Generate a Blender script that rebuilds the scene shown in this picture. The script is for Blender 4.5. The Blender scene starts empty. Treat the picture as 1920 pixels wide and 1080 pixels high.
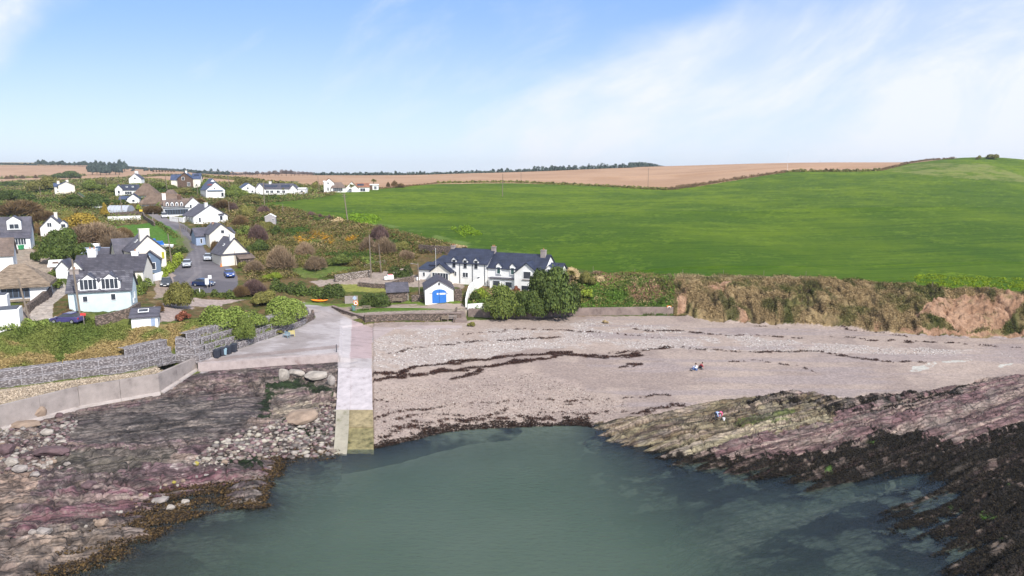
import bpy, bmesh, math, random
import numpy as np
from math import radians as R, sin, cos, tan, pi
from mathutils import Vector, Matrix
from mathutils.geometry import delaunay_2d_cdt
C = bpy.context.scene.collection
sc = bpy.context.scene
# ---------------------------------------------------------------- camera
CAMZ = 30.0; PIT = R(9.32); F = 1280.0
cam = bpy.data.objects.new('camera', bpy.data.cameras.new('camera')); C.objects.link(cam)
cam.location = (0, 0, CAMZ); cam.rotation_euler = (R(90) - PIT, 0, 0)
cam.data.sensor_width = 36; cam.data.lens = 36 * F / 1920
cam.data.clip_start = 0.5; cam.data.clip_end = 30000
sc.camera = cam
sc.view_settings.view_transform = 'Standard'; sc.view_settings.look = 'None'
sc.view_settings.gamma = 1; sc.view_settings.exposure = 0.50
sc.cycles.max_bounces = 6; sc.cycles.transparent_max_bounces = 12
# ---------------------------------------------------------------- sun and sky
SUN = Vector((0.50, -0.70, 0.80)).normalized()
sl = bpy.data.lights.new('sun', 'SUN'); sl.energy = 4.2; sl.angle = R(0.5); sl.color = (1, .955, .89)
so = bpy.data.objects.new('sun', sl); C.objects.link(so); so.location = (60, -60, 90)
so.rotation_euler = SUN.to_track_quat('Z', 'Y').to_euler()
W = bpy.data.worlds.new('World'); sc.world = W; W.use_nodes = True
nt = W.node_tree; nt.nodes.clear(); N = nt.nodes; L = nt.links
def wn(t, **k):
    n = N.new(t)
    for a, b in k.items(): setattr(n, a, b)
    return n
sky = wn('ShaderNodeTexSky', sky_type='NISHITA', sun_disc=False)
sky.sun_elevation = math.asin(SUN.z); sky.sun_rotation = math.atan2(SUN.x, SUN.y)
sky.altitude = 30; sky.air_density = 1.0; sky.dust_density = 0.4; sky.ozone_density = 2.0
tc = wn('ShaderNodeTexCoord'); sep = wn('ShaderNodeSeparateXYZ'); L.new(tc.outputs['Generated'], sep.inputs[0])
def mth(op, a, b=None, c=None, clamp=False):
    n = wn('ShaderNodeMath', operation=op); n.use_clamp = clamp
    for i, v in enumerate((a, b, c)):
        if v is None: continue
        if isinstance(v, (int, float)): n.inputs[i].default_value = v
        else: L.new(v, n.inputs[i])
    return n.outputs[0]
X_, Y_, Z_ = sep.outputs
ux = mth('DIVIDE', X_, mth('MAXIMUM', Y_, 0.05)); uz = mth('DIVIDE', Z_, mth('MAXIMUM', Y_, 0.05))
def cmb(x, y, z=0.0):
    n = wn('ShaderNodeCombineXYZ')
    for i, v in enumerate((x, y, z)):
        if isinstance(v, (int, float)): n.inputs[i].default_value = v
        else: L.new(v, n.inputs[i])
    return n.outputs[0]
def noi(vec, sc_, det, rough=.55, dist=0.0, off=0.0):
    n = wn('ShaderNodeTexNoise'); n.inputs['Scale'].default_value = sc_; n.inputs['Detail'].default_value = det
    n.inputs['Roughness'].default_value = rough; n.inputs['Distortion'].default_value = dist
    L.new(vec, n.inputs['Vector']); return n.outputs['Fac']
def band(v, lo, hi):
    n = wn('ShaderNodeMapRange', interpolation_type='SMOOTHSTEP'); L.new(v, n.inputs[0])
    n.inputs[1].default_value = lo; n.inputs[2].default_value = hi; return n.outputs[0]
# wisps of high cloud, streaked up to the right
rot = cmb(mth('ADD', mth('MULTIPLY', ux, 0.92), mth('MULTIPLY', uz, 0.38)), mth('ADD', mth('MULTIPLY', ux, -0.9), mth('MULTIPLY', uz, 2.1)), 3.7)
n1 = noi(rot, 2.6, 9, .62, .35); n2 = noi(cmb(ux, mth('MULTIPLY', uz, 1.6), 1.3), 1.7, 6, .55, .2)
# bank on the right: density grows to the right of a slanting edge, gap low down
edge = mth('ADD', mth('SUBTRACT', ux, -0.13), mth('MULTIPLY', mth('MULTIPLY', uz, uz), -8.0))
right = band(mth('ADD', edge, mth('MULTIPLY', mth('SUBTRACT', n2, .5), .9)), -0.10, 0.20)
left = band(mth('ADD', mth('SUBTRACT', mth('MULTIPLY', uz, 1.07), mth('ADD', ux, 0.865)), mth('MULTIPLY', mth('SUBTRACT', n2, .5), .4)), -0.03, .12)
wisp = mth('MULTIPLY', band(n1, 0.50, .76), .50)
dens = mth('ADD', mth('MULTIPLY', mth('MAXIMUM', right, left), mth('ADD', mth('MULTIPLY', band(n1, .34, .62), .66), .42)), wisp, clamp=True)
low = band(uz, 0.22, -0.01)
dens = mth('MAXIMUM', dens, mth('MULTIPLY', low, .25))
mixn = wn('ShaderNodeMixRGB', blend_type='MIX'); L.new(mth('MULTIPLY', dens, .93), mixn.inputs[0])
tint = wn('ShaderNodeMixRGB', blend_type='MULTIPLY'); tint.inputs[0].default_value = 1
L.new(sky.outputs[0], tint.inputs[1]); tint.inputs[2].default_value = (1.16, 1.22, 1.62, 1)
veil = wn('ShaderNodeMixRGB'); veil.inputs[0].default_value = .62; L.new(tint.outputs[0], veil.inputs[1])
vg = wn('ShaderNodeMixRGB'); L.new(band(uz, .30, .0), vg.inputs[0]); vg.inputs[1].default_value = (2.5, 4.6, 8.4, 1); vg.inputs[2].default_value = (6.0, 7.3, 8.6, 1); L.new(vg.outputs[0], veil.inputs[2])
L.new(veil.outputs[0], mixn.inputs[1]); mixn.inputs[2].default_value = (8.0, 8.3, 8.9, 1)
bg = wn('ShaderNodeBackground'); bg.inputs['Strength'].default_value = 0.085
L.new(mixn.outputs[0], bg.inputs[0]); wo = wn('ShaderNodeOutputWorld'); L.new(bg.outputs[0], wo.inputs[0])
# ---------------------------------------------------------------- helpers
rng = np.random.default_rng(7); random.seed(11)
SP, CP = sin(PIT), cos(PIT)
def ray(px, py):
    a = (px - 960) / F; b = (540 - py) / F
    return a, CP + b * SP, -SP + b * CP
def at_z(px, py, z):
    a, y, w = ray(px, py); t = (z - CAMZ) / w
    return a * t, y * t, z
def at_y(px, py, Y):
    a, y, w = ray(px, py); t = Y / y
    return a * t, Y, CAMZ + w * t
def proj(x, y, z):
    z = z - CAMZ; d = y * CP - z * SP; u = y * SP + z * CP
    return 960 + F * x / d, 540 - F * u / d
def srgb(c):
    c = np.asarray(c, float) / 255.0
    return np.where(c <= .04045, c / 12.92, ((c + .055) / 1.055) ** 2.4)
KA = 0.62
def pc(*c): return srgb(c) * KA                       # colour as seen in daylight -> albedo
def lin(*c): v = srgb(c) * KA; return (float(v[0]), float(v[1]), float(v[2]), 1)
def _h(ix, iy, s):
    h = (ix.astype(np.int64) * 374761393 + iy.astype(np.int64) * 668265263 + s * 1442695041) & 0xffffffff
    h = ((h ^ (h >> 13)) * 1274126177) & 0xffffffff
    return ((h ^ (h >> 16)) & 0xffff) / 65535.0
def vn(x, y, s=0):
    ix = np.floor(x); iy = np.floor(y); fx = x - ix; fy = y - iy
    fx = fx * fx * (3 - 2 * fx); fy = fy * fy * (3 - 2 * fy)
    a = _h(ix, iy, s); b = _h(ix + 1, iy, s); c = _h(ix, iy + 1, s); d = _h(ix + 1, iy + 1, s)
    return (a * (1 - fx) + b * fx) * (1 - fy) + (c * (1 - fx) + d * fx) * fy
def fbm(x, y, o=4, s=0, g=.5):
    r = 0; a = 1; t = 0
    for k in range(o):
        r = r + a * vn(x, y, s + k * 17); t += a; a *= g; x = x * 2.03 + 5.1; y = y * 2.03 - 3.7
    return r / t
def sst(v, a, b):
    t = np.clip((v - a) / (b - a), 0, 1); return t * t * (3 - 2 * t)
def inpoly(px, py, poly):
    r = np.zeros(px.shape, bool); n = len(poly)
    for i in range(n):
        x0, y0 = poly[i]; x1, y1 = poly[(i + 1) % n]
        if y0 == y1: continue
        c = ((y0 > py) != (y1 > py)) & (px < (x1 - x0) * (py - y0) / (y1 - y0) + x0)
        r ^= c
    return r
def dpoly(px, py, pts):
    d = np.full(px.shape, 1e9)
    for (x0, y0), (x1, y1) in zip(pts[:-1], pts[1:]):
        dx, dy = x1 - x0, y1 - y0; t = np.clip(((px - x0) * dx + (py - y0) * dy) / (dx * dx + dy * dy), 0, 1)
        d = np.minimum(d, np.hypot(px - x0 - t * dx, py - y0 - t * dy))
    return d
# ---------------------------------------------------------------- objects
def tag(o, label=None, cat=None, group=None, kind=None):
    if label: o['label'] = label
    if cat: o['category'] = cat
    if group: o['group'] = group
    if kind: o['kind'] = kind
    return o
def empty(name, loc, rz=0, label=None, cat=None, group=None):
    o = bpy.data.objects.new(name, None); C.objects.link(o); o.location = loc; o.rotation_euler = (0, 0, rz)
    o.empty_display_size = .1
    return tag(o, label, cat, group)
def link_mesh(name, me, mat, parent=None):
    o = bpy.data.objects.new(name, me); C.objects.link(o)
    if mat is not None:
        for m in (mat if isinstance(mat, list) else [mat]): me.materials.append(m)
    if parent is not None: o.parent = parent
    return o
def np_mesh(name, co, faces, mat, col=None, smooth=True, parent=None, extra=None):
    me = bpy.data.meshes.new(name); co = np.asarray(co, np.float32); faces = np.asarray(faces, np.int32)
    n, k = faces.shape
    me.vertices.add(len(co)); me.vertices.foreach_set('co', co.ravel())
    me.loops.add(n * k); me.loops.foreach_set('vertex_index', faces.ravel())
    me.polygons.add(n); me.polygons.foreach_set('loop_start', np.arange(n, dtype=np.int32) * k)
    me.polygons.foreach_set('use_smooth', np.full(n, smooth))
    me.update(calc_edges=True)
    if col is not None:
        at = me.color_attributes.new('Col', 'FLOAT_COLOR', 'POINT')
        c4 = np.ones((len(co), 4), np.float32); c4[:, :3] = col; at.data.foreach_set('color', c4.ravel())
    if extra:
        for nm, v in extra.items():
            at = me.attributes.new(nm, 'FLOAT', 'POINT'); at.data.foreach_set('value', np.asarray(v, np.float32))
    return link_mesh(name, me, mat, parent)
class MB:
    """collects boxes, prisms and tubes, then links them as ONE mesh object"""
    def __init__(s): s.v = []; s.f = []
    def add(s, vs, fs):
        k = len(s.v); s.v += [tuple(v) for v in vs]; s.f += [tuple(i + k for i in f) for f in fs]; return s
    def box(s, c, d, rz=0.0, tilt=0.0):
        x, y, z = d[0] / 2, d[1] / 2, d[2] / 2
        m = Matrix.Rotation(rz, 3, 'Z') @ Matrix.Rotation(tilt, 3, 'X')
        vs = [m @ Vector(p) + Vector(c) for p in ((-x, -y, -z), (x, -y, -z), (x, y, -z), (-x, y, -z), (-x, -y, z), (x, -y, z), (x, y, z), (-x, y, z))]
        return s.add(vs, [(3, 2, 1, 0), (4, 5, 6, 7), (0, 1, 5, 4), (1, 2, 6, 5), (2, 3, 7, 6), (3, 0, 4, 7)])
    def prism(s, pts, off):
        """closed polygon pts (3D) swept along off"""
        n = len(pts); o = Vector(off); vs = [Vector(p) for p in pts] + [Vector(p) + o for p in pts]
        fs = [tuple(range(n))[::-1], tuple(range(n, 2 * n))] + [(i, (i + 1) % n, n + (i + 1) % n, n + i) for i in range(n)]
        return s.add(vs, fs)
    def tube(s, a, b, r0, r1=None, n=6):
        r1 = r0 if r1 is None else r1; a = Vector(a); b = Vector(b); q = (b - a).to_track_quat('Z', 'Y'); vs = []
        for p, r in ((a, r0), (b, r1)):
            for i in range(n):
                t = 2 * pi * i / n; vs.append(p + q @ Vector((r * cos(t), r * sin(t), 0)))
        return s.add(vs, [tuple(range(n))[::-1], tuple(range(n, 2 * n))] + [(i, (i + 1) % n, n + (i + 1) % n, n + i) for i in range(n)])
    def build(s, name, mat, parent=None, bevel=0, smooth=False):
        me = bpy.data.meshes.new(name); me.from_pydata(s.v, [], s.f)
        bm = bmesh.new(); bm.from_mesh(me); bmesh.ops.recalc_face_normals(bm, faces=bm.faces)
        if bevel: bmesh.ops.bevel(bm, geom=bm.edges[:], offset=bevel, segments=1, affect='EDGES')
        if smooth:
            for f in bm.faces: f.smooth = True
        bm.to_mesh(me); bm.free()
        return link_mesh(name, me, mat, parent)
# ---------------------------------------------------------------- materials
def new_mat(name):
    m = bpy.data.materials.new(name); m.use_nodes = True; t = m.node_tree; b = t.nodes['Principled BSDF']
    return m, t, b
def nd(t, typ, **k):
    n = t.nodes.new(typ)
    for a, b in k.items(): setattr(n, a, b)
    return n
def mat_paint(name, col, rough=.75, var=.15, scale=1.5, bump=0.0, metallic=0.0, dirt=None, spec=.3, zs=1.0):
    """plain colour broken by procedural noise; dirt = second colour mixed in patches"""
    m, t, b = new_mat(name); col = tuple(col)[:3]
    tcn = nd(t, 'ShaderNodeTexCoord'); mp = nd(t, 'ShaderNodeMapping'); mp.inputs['Scale'].default_value = (1, 1, zs)
    t.links.new(tcn.outputs['Object'], mp.inputs[0])
    n = nd(t, 'ShaderNodeTexNoise'); n.inputs['Scale'].default_value = scale; n.inputs['Detail'].default_value = 6; n.inputs['Roughness'].default_value = .65
    t.links.new(mp.outputs[0], n.inputs['Vector'])
    r = nd(t, 'ShaderNodeValToRGB'); t.links.new(n.outputs['Fac'], r.inputs[0])
    a = [c * (1 - var) for c in col]; z = [min(1, c * (1 + var)) for c in col]
    r.color_ramp.elements[0].position = .3; r.color_ramp.elements[0].color = (*(dirt[:3] if dirt else a), 1)
    r.color_ramp.elements[1].position = .62; r.color_ramp.elements[1].color = (*z, 1)
    if dirt: e = r.color_ramp.elements.new(.42); e.color = (*a, 1)
    t.links.new(r.outputs[0], b.inputs['Base Color'])
    b.inputs['Roughness'].default_value = rough; b.inputs['Metallic'].default_value = metallic; b.inputs['Specular IOR Level'].default_value = spec
    if bump:
        bn = nd(t, 'ShaderNodeBump'); bn.inputs['Strength'].default_value = .6; bn.inputs['Distance'].default_value = bump
        n2 = nd(t, 'ShaderNodeTexNoise'); n2.inputs['Scale'].default_value = scale * 4; n2.inputs['Detail'].default_value = 4
        t.links.new(tcn.outputs['Object'], n2.inputs['Vector']); t.links.new(n2.outputs['Fac'], bn.inputs['Height']); t.links.new(bn.outputs[0], b.inputs['Normal'])
    return m
def mat_ground(name, scale=1.2, var=.3, bump=.15, bscale=2.5, rough=.95, spec=.15, pebble=0.0, cracks=0.0):
    """vertex land-cover colour x procedural fine detail"""
    m, t, b = new_mat(name); l = t.links
    at = nd(t, 'ShaderNodeVertexColor', layer_name='Col'); g = nd(t, 'ShaderNodeNewGeometry')
    n = nd(t, 'ShaderNodeTexNoise'); n.inputs['Scale'].default_value = scale; n.inputs['Detail'].default_value = 7; n.inputs['Roughness'].default_value = .7
    l.new(g.outputs['Position'], n.inputs['Vector'])
    mr = nd(t, 'ShaderNodeMapRange'); l.new(n.outputs['Fac'], mr.inputs[0]); mr.inputs[1].default_value = .3; mr.inputs[2].default_value = .7
    mr.inputs[3].default_value = 1 - var; mr.inputs[4].default_value = 1 + var
    out = mr.outputs[0]; h = n.outputs['Fac']
    if pebble:
        v = nd(t, 'ShaderNodeTexVoronoi'); v.inputs['Scale'].default_value = 5.0; l.new(g.outputs['Position'], v.inputs['Vector'])
        sp = nd(t, 'ShaderNodeSeparateColor'); l.new(v.outputs['Color'], sp.inputs[0])
        m2 = nd(t, 'ShaderNodeMapRange'); l.new(sp.outputs[0], m2.inputs[0]); m2.inputs[3].default_value = 1 - pebble; m2.inputs[4].default_value = 1 + pebble
        mm = nd(t, 'ShaderNodeMath', operation='MULTIPLY'); l.new(out, mm.inputs[0]); l.new(m2.outputs[0], mm.inputs[1]); out = mm.outputs[0]
    if cracks:
        hts = []
        for ang, scl, st_ in ((19, .8, 9.0), (25, 2.2, 7.0), (-35, .30, 2.0)):
            mp = nd(t, 'ShaderNodeMapping'); mp.inputs['Rotation'].default_value = (0, 0, R(-ang)); l.new(g.outputs['Position'], mp.inputs[0]); mp2 = nd(t, 'ShaderNodeMapping'); mp2.inputs['Scale'].default_value = (1 / st_, 1, .3); l.new(mp.outputs[0], mp2.inputs[0])
            nw = nd(t, 'ShaderNodeTexNoise'); nw.inputs['Scale'].default_value = 1.2; nw.inputs['Detail'].default_value = 4; l.new(mp2.outputs[0], nw.inputs['Vector'])
            ad = nd(t, 'ShaderNodeMixRGB', blend_type='ADD'); ad.inputs[0].default_value = .5; l.new(mp2.outputs[0], ad.inputs[1]); l.new(nw.outputs['Color'], ad.inputs[2])
            vo = nd(t, 'ShaderNodeTexVoronoi', feature='DISTANCE_TO_EDGE'); vo.inputs['Scale'].default_value = scl; l.new(ad.outputs[0], vo.inputs['Vector'])
            q = nd(t, 'ShaderNodeMapRange'); l.new(vo.outputs['Distance'], q.inputs[0]); q.inputs[2].default_value = .09; q.inputs[3].default_value = 1 - cracks; q.inputs[4].default_value = 1; hts.append(q.outputs[0])
            mm = nd(t, 'ShaderNodeMath', operation='MULTIPLY'); l.new(out, mm.inputs[0]); l.new(q.outputs[0], mm.inputs[1]); out = mm.outputs[0]
    mx = nd(t, 'ShaderNodeVectorMath', operation='SCALE'); l.new(at.outputs[0], mx.inputs[0]); l.new(out, mx.inputs['Scale'])
    l.new(mx.outputs[0], b.inputs['Base Color']); b.inputs['Roughness'].default_value = rough; b.inputs['Specular IOR Level'].default_value = spec
    if bump:
        n2 = nd(t, 'ShaderNodeTexNoise'); n2.inputs['Scale'].default_value = bscale; n2.inputs['Detail'].default_value = 6; n2.inputs['Roughness'].default_value = .65
        l.new(g.outputs['Position'], n2.inputs['Vector'])
        bn = nd(t, 'ShaderNodeBump'); bn.inputs['Strength'].default_value = 1; bn.inputs['Distance'].default_value = bump
        hh = n2.outputs['Fac']
        if cracks:
            for q in hts: mm = nd(t, 'ShaderNodeMath', operation='ADD'); l.new(hh, mm.inputs[0]); l.new(q, mm.inputs[1]); hh = mm.outputs[0]
        l.new(hh, bn.inputs['Height']); l.new(bn.outputs[0], b.inputs['Normal'])
    return m
# ================================================================ TERRAIN
# control points: (px, py, z) or (px, py, 'Y', distance) ; world position is where the view ray reaches that height / distance
Zp = [ # sea bed
 (960,1080,-4),(700,1080,-3.5),(1200,1080,-3.2),(960,950,-3),(750,950,-2.4),(1150,950,-1.6),(900,860,-1.1),(720,885,-.9),(1060,835,-.8),
 (560,940,-1.2),(600,890,-.55),(560,880,-.5),(420,1075,-1.2),(560,1040,-2),(330,1010,-.45),(400,960,-.35),(1130,870,-1.0),(1240,900,-.5),(1330,960,-.5),(1180,1020,-2.2),
 (1420,1080,-.7),(1280,1000,-1.5),(1400,940,-.6),(1480,1030,-.6),(1560,1060,-.6),(1700,1070,-.45),(1450,915,-.45),(1560,932,-.45),(1330,1045,-1.3),(1450,983,-1.1),(1560,948,-1.0),(1640,922,-.8),(1600,1010,-.45),(1330,905,-.5),
 # waterline
 (640,855,-.15),(700,848,-.15),(780,821,0),(860,806,0),(960,801,0),(1060,798,0),(1130,798,0),
 # left rocks
 (130,1078,0),(247,993,.25),(273,953,.25),(360,917,.35),(333,937,-.1),(480,900,.5),(517,884,.1),(493,874,.6),(467,862,.3),(517,853,.1),(580,850,.05),
 (500,932,.5),(430,943,.45),(360,957,.35),(480,913,-.5),(400,925,-.45),(520,950,-.6),(440,965,-.5),(0,1000,1.0),(0,1085,.5),(60,1050,.5),(120,1000,.7),(200,950,.8),(0,900,1.6),(80,860,1.7),(200,900,1.1),(320,880,1.0),(420,890,.75),
 (130,800,2.2),(300,850,1.5),(300,790,2.3),(400,760,2.5),(480,740,2.6),(440,810,1.8),(450,850,1.0),(600,720,2.6),(610,780,1.3),(560,800,1.1),(500,790,1.6),
 (620,830,.4),(560,830,.5),(560,700,2.9),(495,760,1.6),(400,720,3.0),(-200,900,2),(-200,1080,1),
 # foot of the concrete wall
 (-200,880,2.6),(0,806,2.5),(150,765,2.5),(300,738,2.6),(370,692,3.3),
 # foot of apron edge and the apron
 (420,698,3.1),(520,692,3.1),(632,684,3.1),
 (376,684,4.25),(440,676,4.25),(520,669,4.25),(632,660,4.2),
 (372,672,4.4),(480,640,4.5),(555,618,4.7),(590,598,4.9),(575,572,5.2),(640,590,4.9),(660,600,4.5),(700,640,3.8),
 # slipway line (both sides)
 (632,690,3.2),(632,760,1.9),(700,690,3.3),(700,760,1.9),(628,830,.35),(700,835,.2),
 # beach
 (1120,803,-.1),(1200,780,.9),(1350,760,1.0),(1500,735,1.4),(1700,725,1.6),(1900,700,1.9),(2100,690,2),
 (800,750,1.2),(960,740,1.3),(1100,730,1.4),(1250,710,1.7),(740,700,2.4),(900,690,2.5),(1100,680,2.6),(1300,690,2.4),(1500,690,2.4),(1700,690,2.4),(1900,670,2.6),
 (720,650,3.3),(900,640,3.4),(1100,640,3.3),(1300,640,3.2),(1500,645,3.1),(1700,655,3.0),
 (690,612,3.9),(760,603,4.0),(860,603,3.9),(920,599,3.8),(1000,600,3.8),(1060,594,3.7),(1200,592,3.6),(1262,592,3.6),(1350,603,3.5),(1420,606,3.5),(1500,610,3.5),(1600,617,3.4),(1700,627,3.3),(1800,630,3.2),(1920,633,3.1),(2150,645,3),
 # right rocks
 (1150,822,.2),(1250,845,.15),(1300,870,.2),(1400,898,.05),(1530,922,.1),(1640,902,.1),(1300,810,.8),(1400,850,.7),(1500,800,1.0),(1600,780,1.3),(1600,850,.8),(1750,760,1.5),(1900,740,1.7),(1900,820,1.2),(1750,850,.8),
 (1695,906,-.5),(1745,897,-.25),(1900,880,.7),(2100,850,1.2),(1540,985,-.35),(1700,950,.25),(1850,930,.6),(1650,990,-.1),(1800,985,.05),(1780,960,-.05),(1880,1010,.5),(1920,1080,.6),(1830,1030,.15),(2150,1080,1.0),(2100,950,.8),
]
# walls: (foot px,py,z) then top by height at foot distance + setback
def above(px, py, z, h, back):
    x, y, _ = at_z(px, py, z); f = (y + back) / y; return (x * f, y + back, z + h)
TW = []      # extra world points
CONW = [(-200,880,2.6),(0,806,2.5),(150,765,2.5),(300,738,2.6),(370,692,3.3)]      # concrete wall
CONH = [2.5, 2.5, 2.45, 2.4, 1.5]
def dens(line, hs, step=2.5):
    w = [np.array(list(at_z(*p)) + [h]) for p, h in zip(line, hs)]; out = []
    for a, b in zip(w[:-1], w[1:]):
        n = max(1, int(np.linalg.norm(b[:2] - a[:2]) / step))
        for i in range(n): out.append(a + (b - a) * i / n)
    return out + [w[-1]]
for q in dens(CONW, CONH): TW.append((q[0], q[1], q[2])); f_ = (q[1] + .8) / q[1]; TW.append((q[0] * f_, q[1] + .8, q[2] + q[3]))
GABF = [(-200,790,5.15),(0,728,5.1),(120,712,5.05),(250,696,5.0),(330,676,4.85),(374,678,4.4),(430,660,4.45),(500,636,4.6),(562,613,4.8),(588,598,4.9)]
GABH = [2.0,2.1,2.1,2.3,2.9,3.6,3.5,3.3,2.9,1.4]
for q in dens(GABF, GABH): TW.append((q[0], q[1], q[2])); f_ = (q[1] + 2.6) / q[1]; TW.append((q[0] * f_, q[1] + 2.6, q[2] + q[3] - .1))
APE = [(372, 697, 3.2), (420, 694, 3.1), (520, 686, 3.05), (634, 679, 3.05)]
SEAW = [(1262,591,3.6),(1200,591,3.6),(1062,593,3.7),(1000,598,3.8),(920,596,3.8),(878,594,3.85)]        # right sea wall foot
for q in dens(SEAW, [1.45] * 9): TW.append(tuple(q[:3])); f_ = (q[1] + .7) / q[1]; TW.append((q[0] * f_, q[1] + .7, q[2] + q[3]))
TRKW = [(865,600,3.9),(760,601,4.0),(684,604,4.3)]
for q in dens(TRKW, [1.15] * 9): TW.append(tuple(q[:3])); f_ = (q[1] + 1.4) / q[1]; TW.append((q[0] * f_, q[1] + 1.4, q[2] + q[3]))
for px, py, z in [(1265,592,3.6),(1350,603,3.5),(1420,606,3.5),(1500,610,3.5),(1600,617,3.4),(1700,627,3.3),(1800,630,3.2),(1920,633,3.1),(2150,645,3)]:
    TW.append(above(px, py, z, 2.4, 1.6))
Zp += [ # land just behind
 (640,575,5.4),(700,573,5.3),(800,572,5.3),(860,574,5.3),(700,560,5.6),(640,556,6.0),(750,566,5.4),(600,562,5.8),(660,530,7.6),(620,528,7.8),(700,528,7.7),(755,520,8.0),(700,515,8.3),
 (860,562,6.0),(900,556,6.4),(1000,560,6.6),(1060,575,5.4),(790,530,7.4),(835,530,7.3),(913,537,7.1),(1014,545,6.9),(1100,560,6.6),(1180,560,6.6),(1250,565,6.3),
]
YP = [ # cliff top
 (1265,517,139),(1340,517,138),(1420,518,137),(1500,518,134),(1600,524,131),(1680,532,127),(1760,538,124),(1840,543,122),(1920,546,120),(2150,555,116),
 # field side
 (500,385,290),(540,394,268),(580,402,250),(615,410,238),(650,418,225),(720,430,200),(790,450,182),(860,462,174),(960,478,165),(1060,497,155),(1150,510,147),(1210,516,142),
 (960,400,262),(1200,430,203),(1500,430,212),(1900,430,200),(1900,400,235),(1500,370,300),(1300,480,158),(1600,480,160),(1900,500,142),(1200,480,162),(1000,440,200),(800,390,275),(1700,340,365),(1300,380,290),(1700,380,270),(1100,370,330),(2150,400,235),(2150,500,142),
 (620,362,330),(700,352,390),(820,342,430),(960,340,450),(1100,346,430),(1250,352,400),(1350,340,420),(1480,320,450),(1650,318,470),(1780,294,500),(1850,290,500),(1920,296,500),(2150,310,480),
 (1480,316,520),(1650,312,560),(1780,302,620),(1920,312,640),(2150,330,600),
 # brown field skyline
 (700,325,960),(800,324,940),(960,319,900),(1100,314,850),(1250,307,800),(1400,302,760),(1600,299,720),(1720,299,700),(600,345,500),(1000,335,560),(1250,335,520),(560,326,1000),(440,327,900),
 (440,345,460),(500,338,560),(700,338,560),
 # far left hills
 (-200,300,1500),(0,301,1500),(100,301,1450),(200,307,1300),(300,315,1200),(400,323,1050),(0,333,950),(100,330,950),(60,338,800),(150,335,800),(60,347,600),(200,340,620),(280,330,750),(300,337,560),(-200,340,900),
 # village slope
 (0,360,430),(60,372,330),(125,362,330),(120,385,260),(60,400,230),(0,395,240),(0,430,185),(60,440,180),(100,432,195),(-200,400,230),(-200,460,150),
 (253,347,340),(240,368,285),(240,380,262),(180,385,260),(290,378,270),(320,394,240),(345,352,330),(400,368,292),(400,345,340),(460,362,340),(520,365,345),(570,358,350),(440,380,285),(300,408,222),(280,402,228),
 (330,425,197),(350,450,178),(365,480,158),(370,500,148),(350,520,140),(400,525,138),(430,515,142),(470,500,150),(350,540,133),(420,540,132),(400,410,218),(385,425,205),(420,462,172),(450,495,152),(450,430,205),(420,400,235),
 (240,430,190),(300,435,185),(240,412,212),(180,420,205),(150,450,180),(200,480,155),(130,480,152),(270,500,140),(300,470,160),(320,500,145),(300,545,124),(250,520,133),
 (20,462,155),(50,470,150),(60,500,135),(100,500,132),(20,560,108),(80,558,108),(110,540,115),(95,520,122),(50,600,95),(0,615,92),(-200,620,95),(-200,540,115),
 (190,585,98),(130,580,100),(240,590,98),(285,605,97),(330,590,105),(380,570,118),(430,575,118),(300,570,112),(480,590,118),(530,560,128),(560,570,126),(470,555,128),(350,610,100),(100,612,91),(150,605,95),
 (30,650,89),(200,640,93),(320,630,97),(120,670,87),(-200,680,90),
 # scrub mound
 (520,480,170),(560,440,200),(600,430,210),(650,450,195),(700,470,175),(740,450,185),(600,480,165),(650,500,155),(560,520,145),(520,520,142),(480,470,170),(490,520,143),(500,420,225),(470,400,250),(540,410,235),(740,490,165),(780,475,172),(800,500,160),(720,500,160),(690,445,188),
]
pts = []
for p in Zp: pts.append(at_z(*p))
for px, py, Y in YP: pts.append(at_y(px, py, Y))
pts += TW
pts += [(-.95*38, 38, .3), (0, 38, -4), (.95*38, 38, .5), (-.5*38, 38, -1.5), (.5*38, 38, -2), (-.95*3000, 3000, 20), (.95*3000, 3000, 20), (0, 3000, 15), (-.95*9000, 9000, -40), (.95*9000, 9000, -40), (0, 9000, -40)]
for a, z in ((-.95, 30), (-.6, 28), (-.3, 24), (0, 22), (.3, 22), (.6, 22), (.95, 22)): pts.append((a * 1900, 1900, z))
for a in (-.95, .95):
    for Y, z in ((60, 1.5), (80, 2.2 if a < 0 else 1.8), (300, 18), (700, 26 if a > 0 else 30)): pts.append((a * Y, Y, z))
pts = np.array(pts)
# columns: constant a = X/Y ; rows: constant Y
PXC = np.concatenate([np.arange(-900, -190, 22.0), np.arange(-190, -12, 6.0), np.arange(-12, 1932, 1.8), np.arange(1932, 2120, 6.0), np.arange(2120, 2900, 22.0)])
AC = (PXC - 960) / F
AC = AC * 1.012
YR = np.concatenate([np.arange(40, 48, .3), np.arange(48, 75, .12), np.arange(75, 113, .22), np.arange(113, 146, .17), np.arange(146, 250, .7), np.arange(250, 520, 2.6), np.arange(520, 1700, 13), np.arange(1700, 3300, 200)])
NA, NY = len(AC), len(YR)
Q = np.stack([pts[:, 0] / pts[:, 1], np.log(pts[:, 1])], 1)
res = delaunay_2d_cdt([Vector((float(a), float(b))) for a, b in Q], [], [], 0, 1e-6)
QV = np.array([[v.x, v.y] for v in res[0]]); orig = res[3]; QZ = np.array([np.mean([pts[k, 2] for k in o]) if o else 0 for o in orig])
ZG = np.full((NY, NA), np.nan); LY = np.log(YR)
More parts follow.
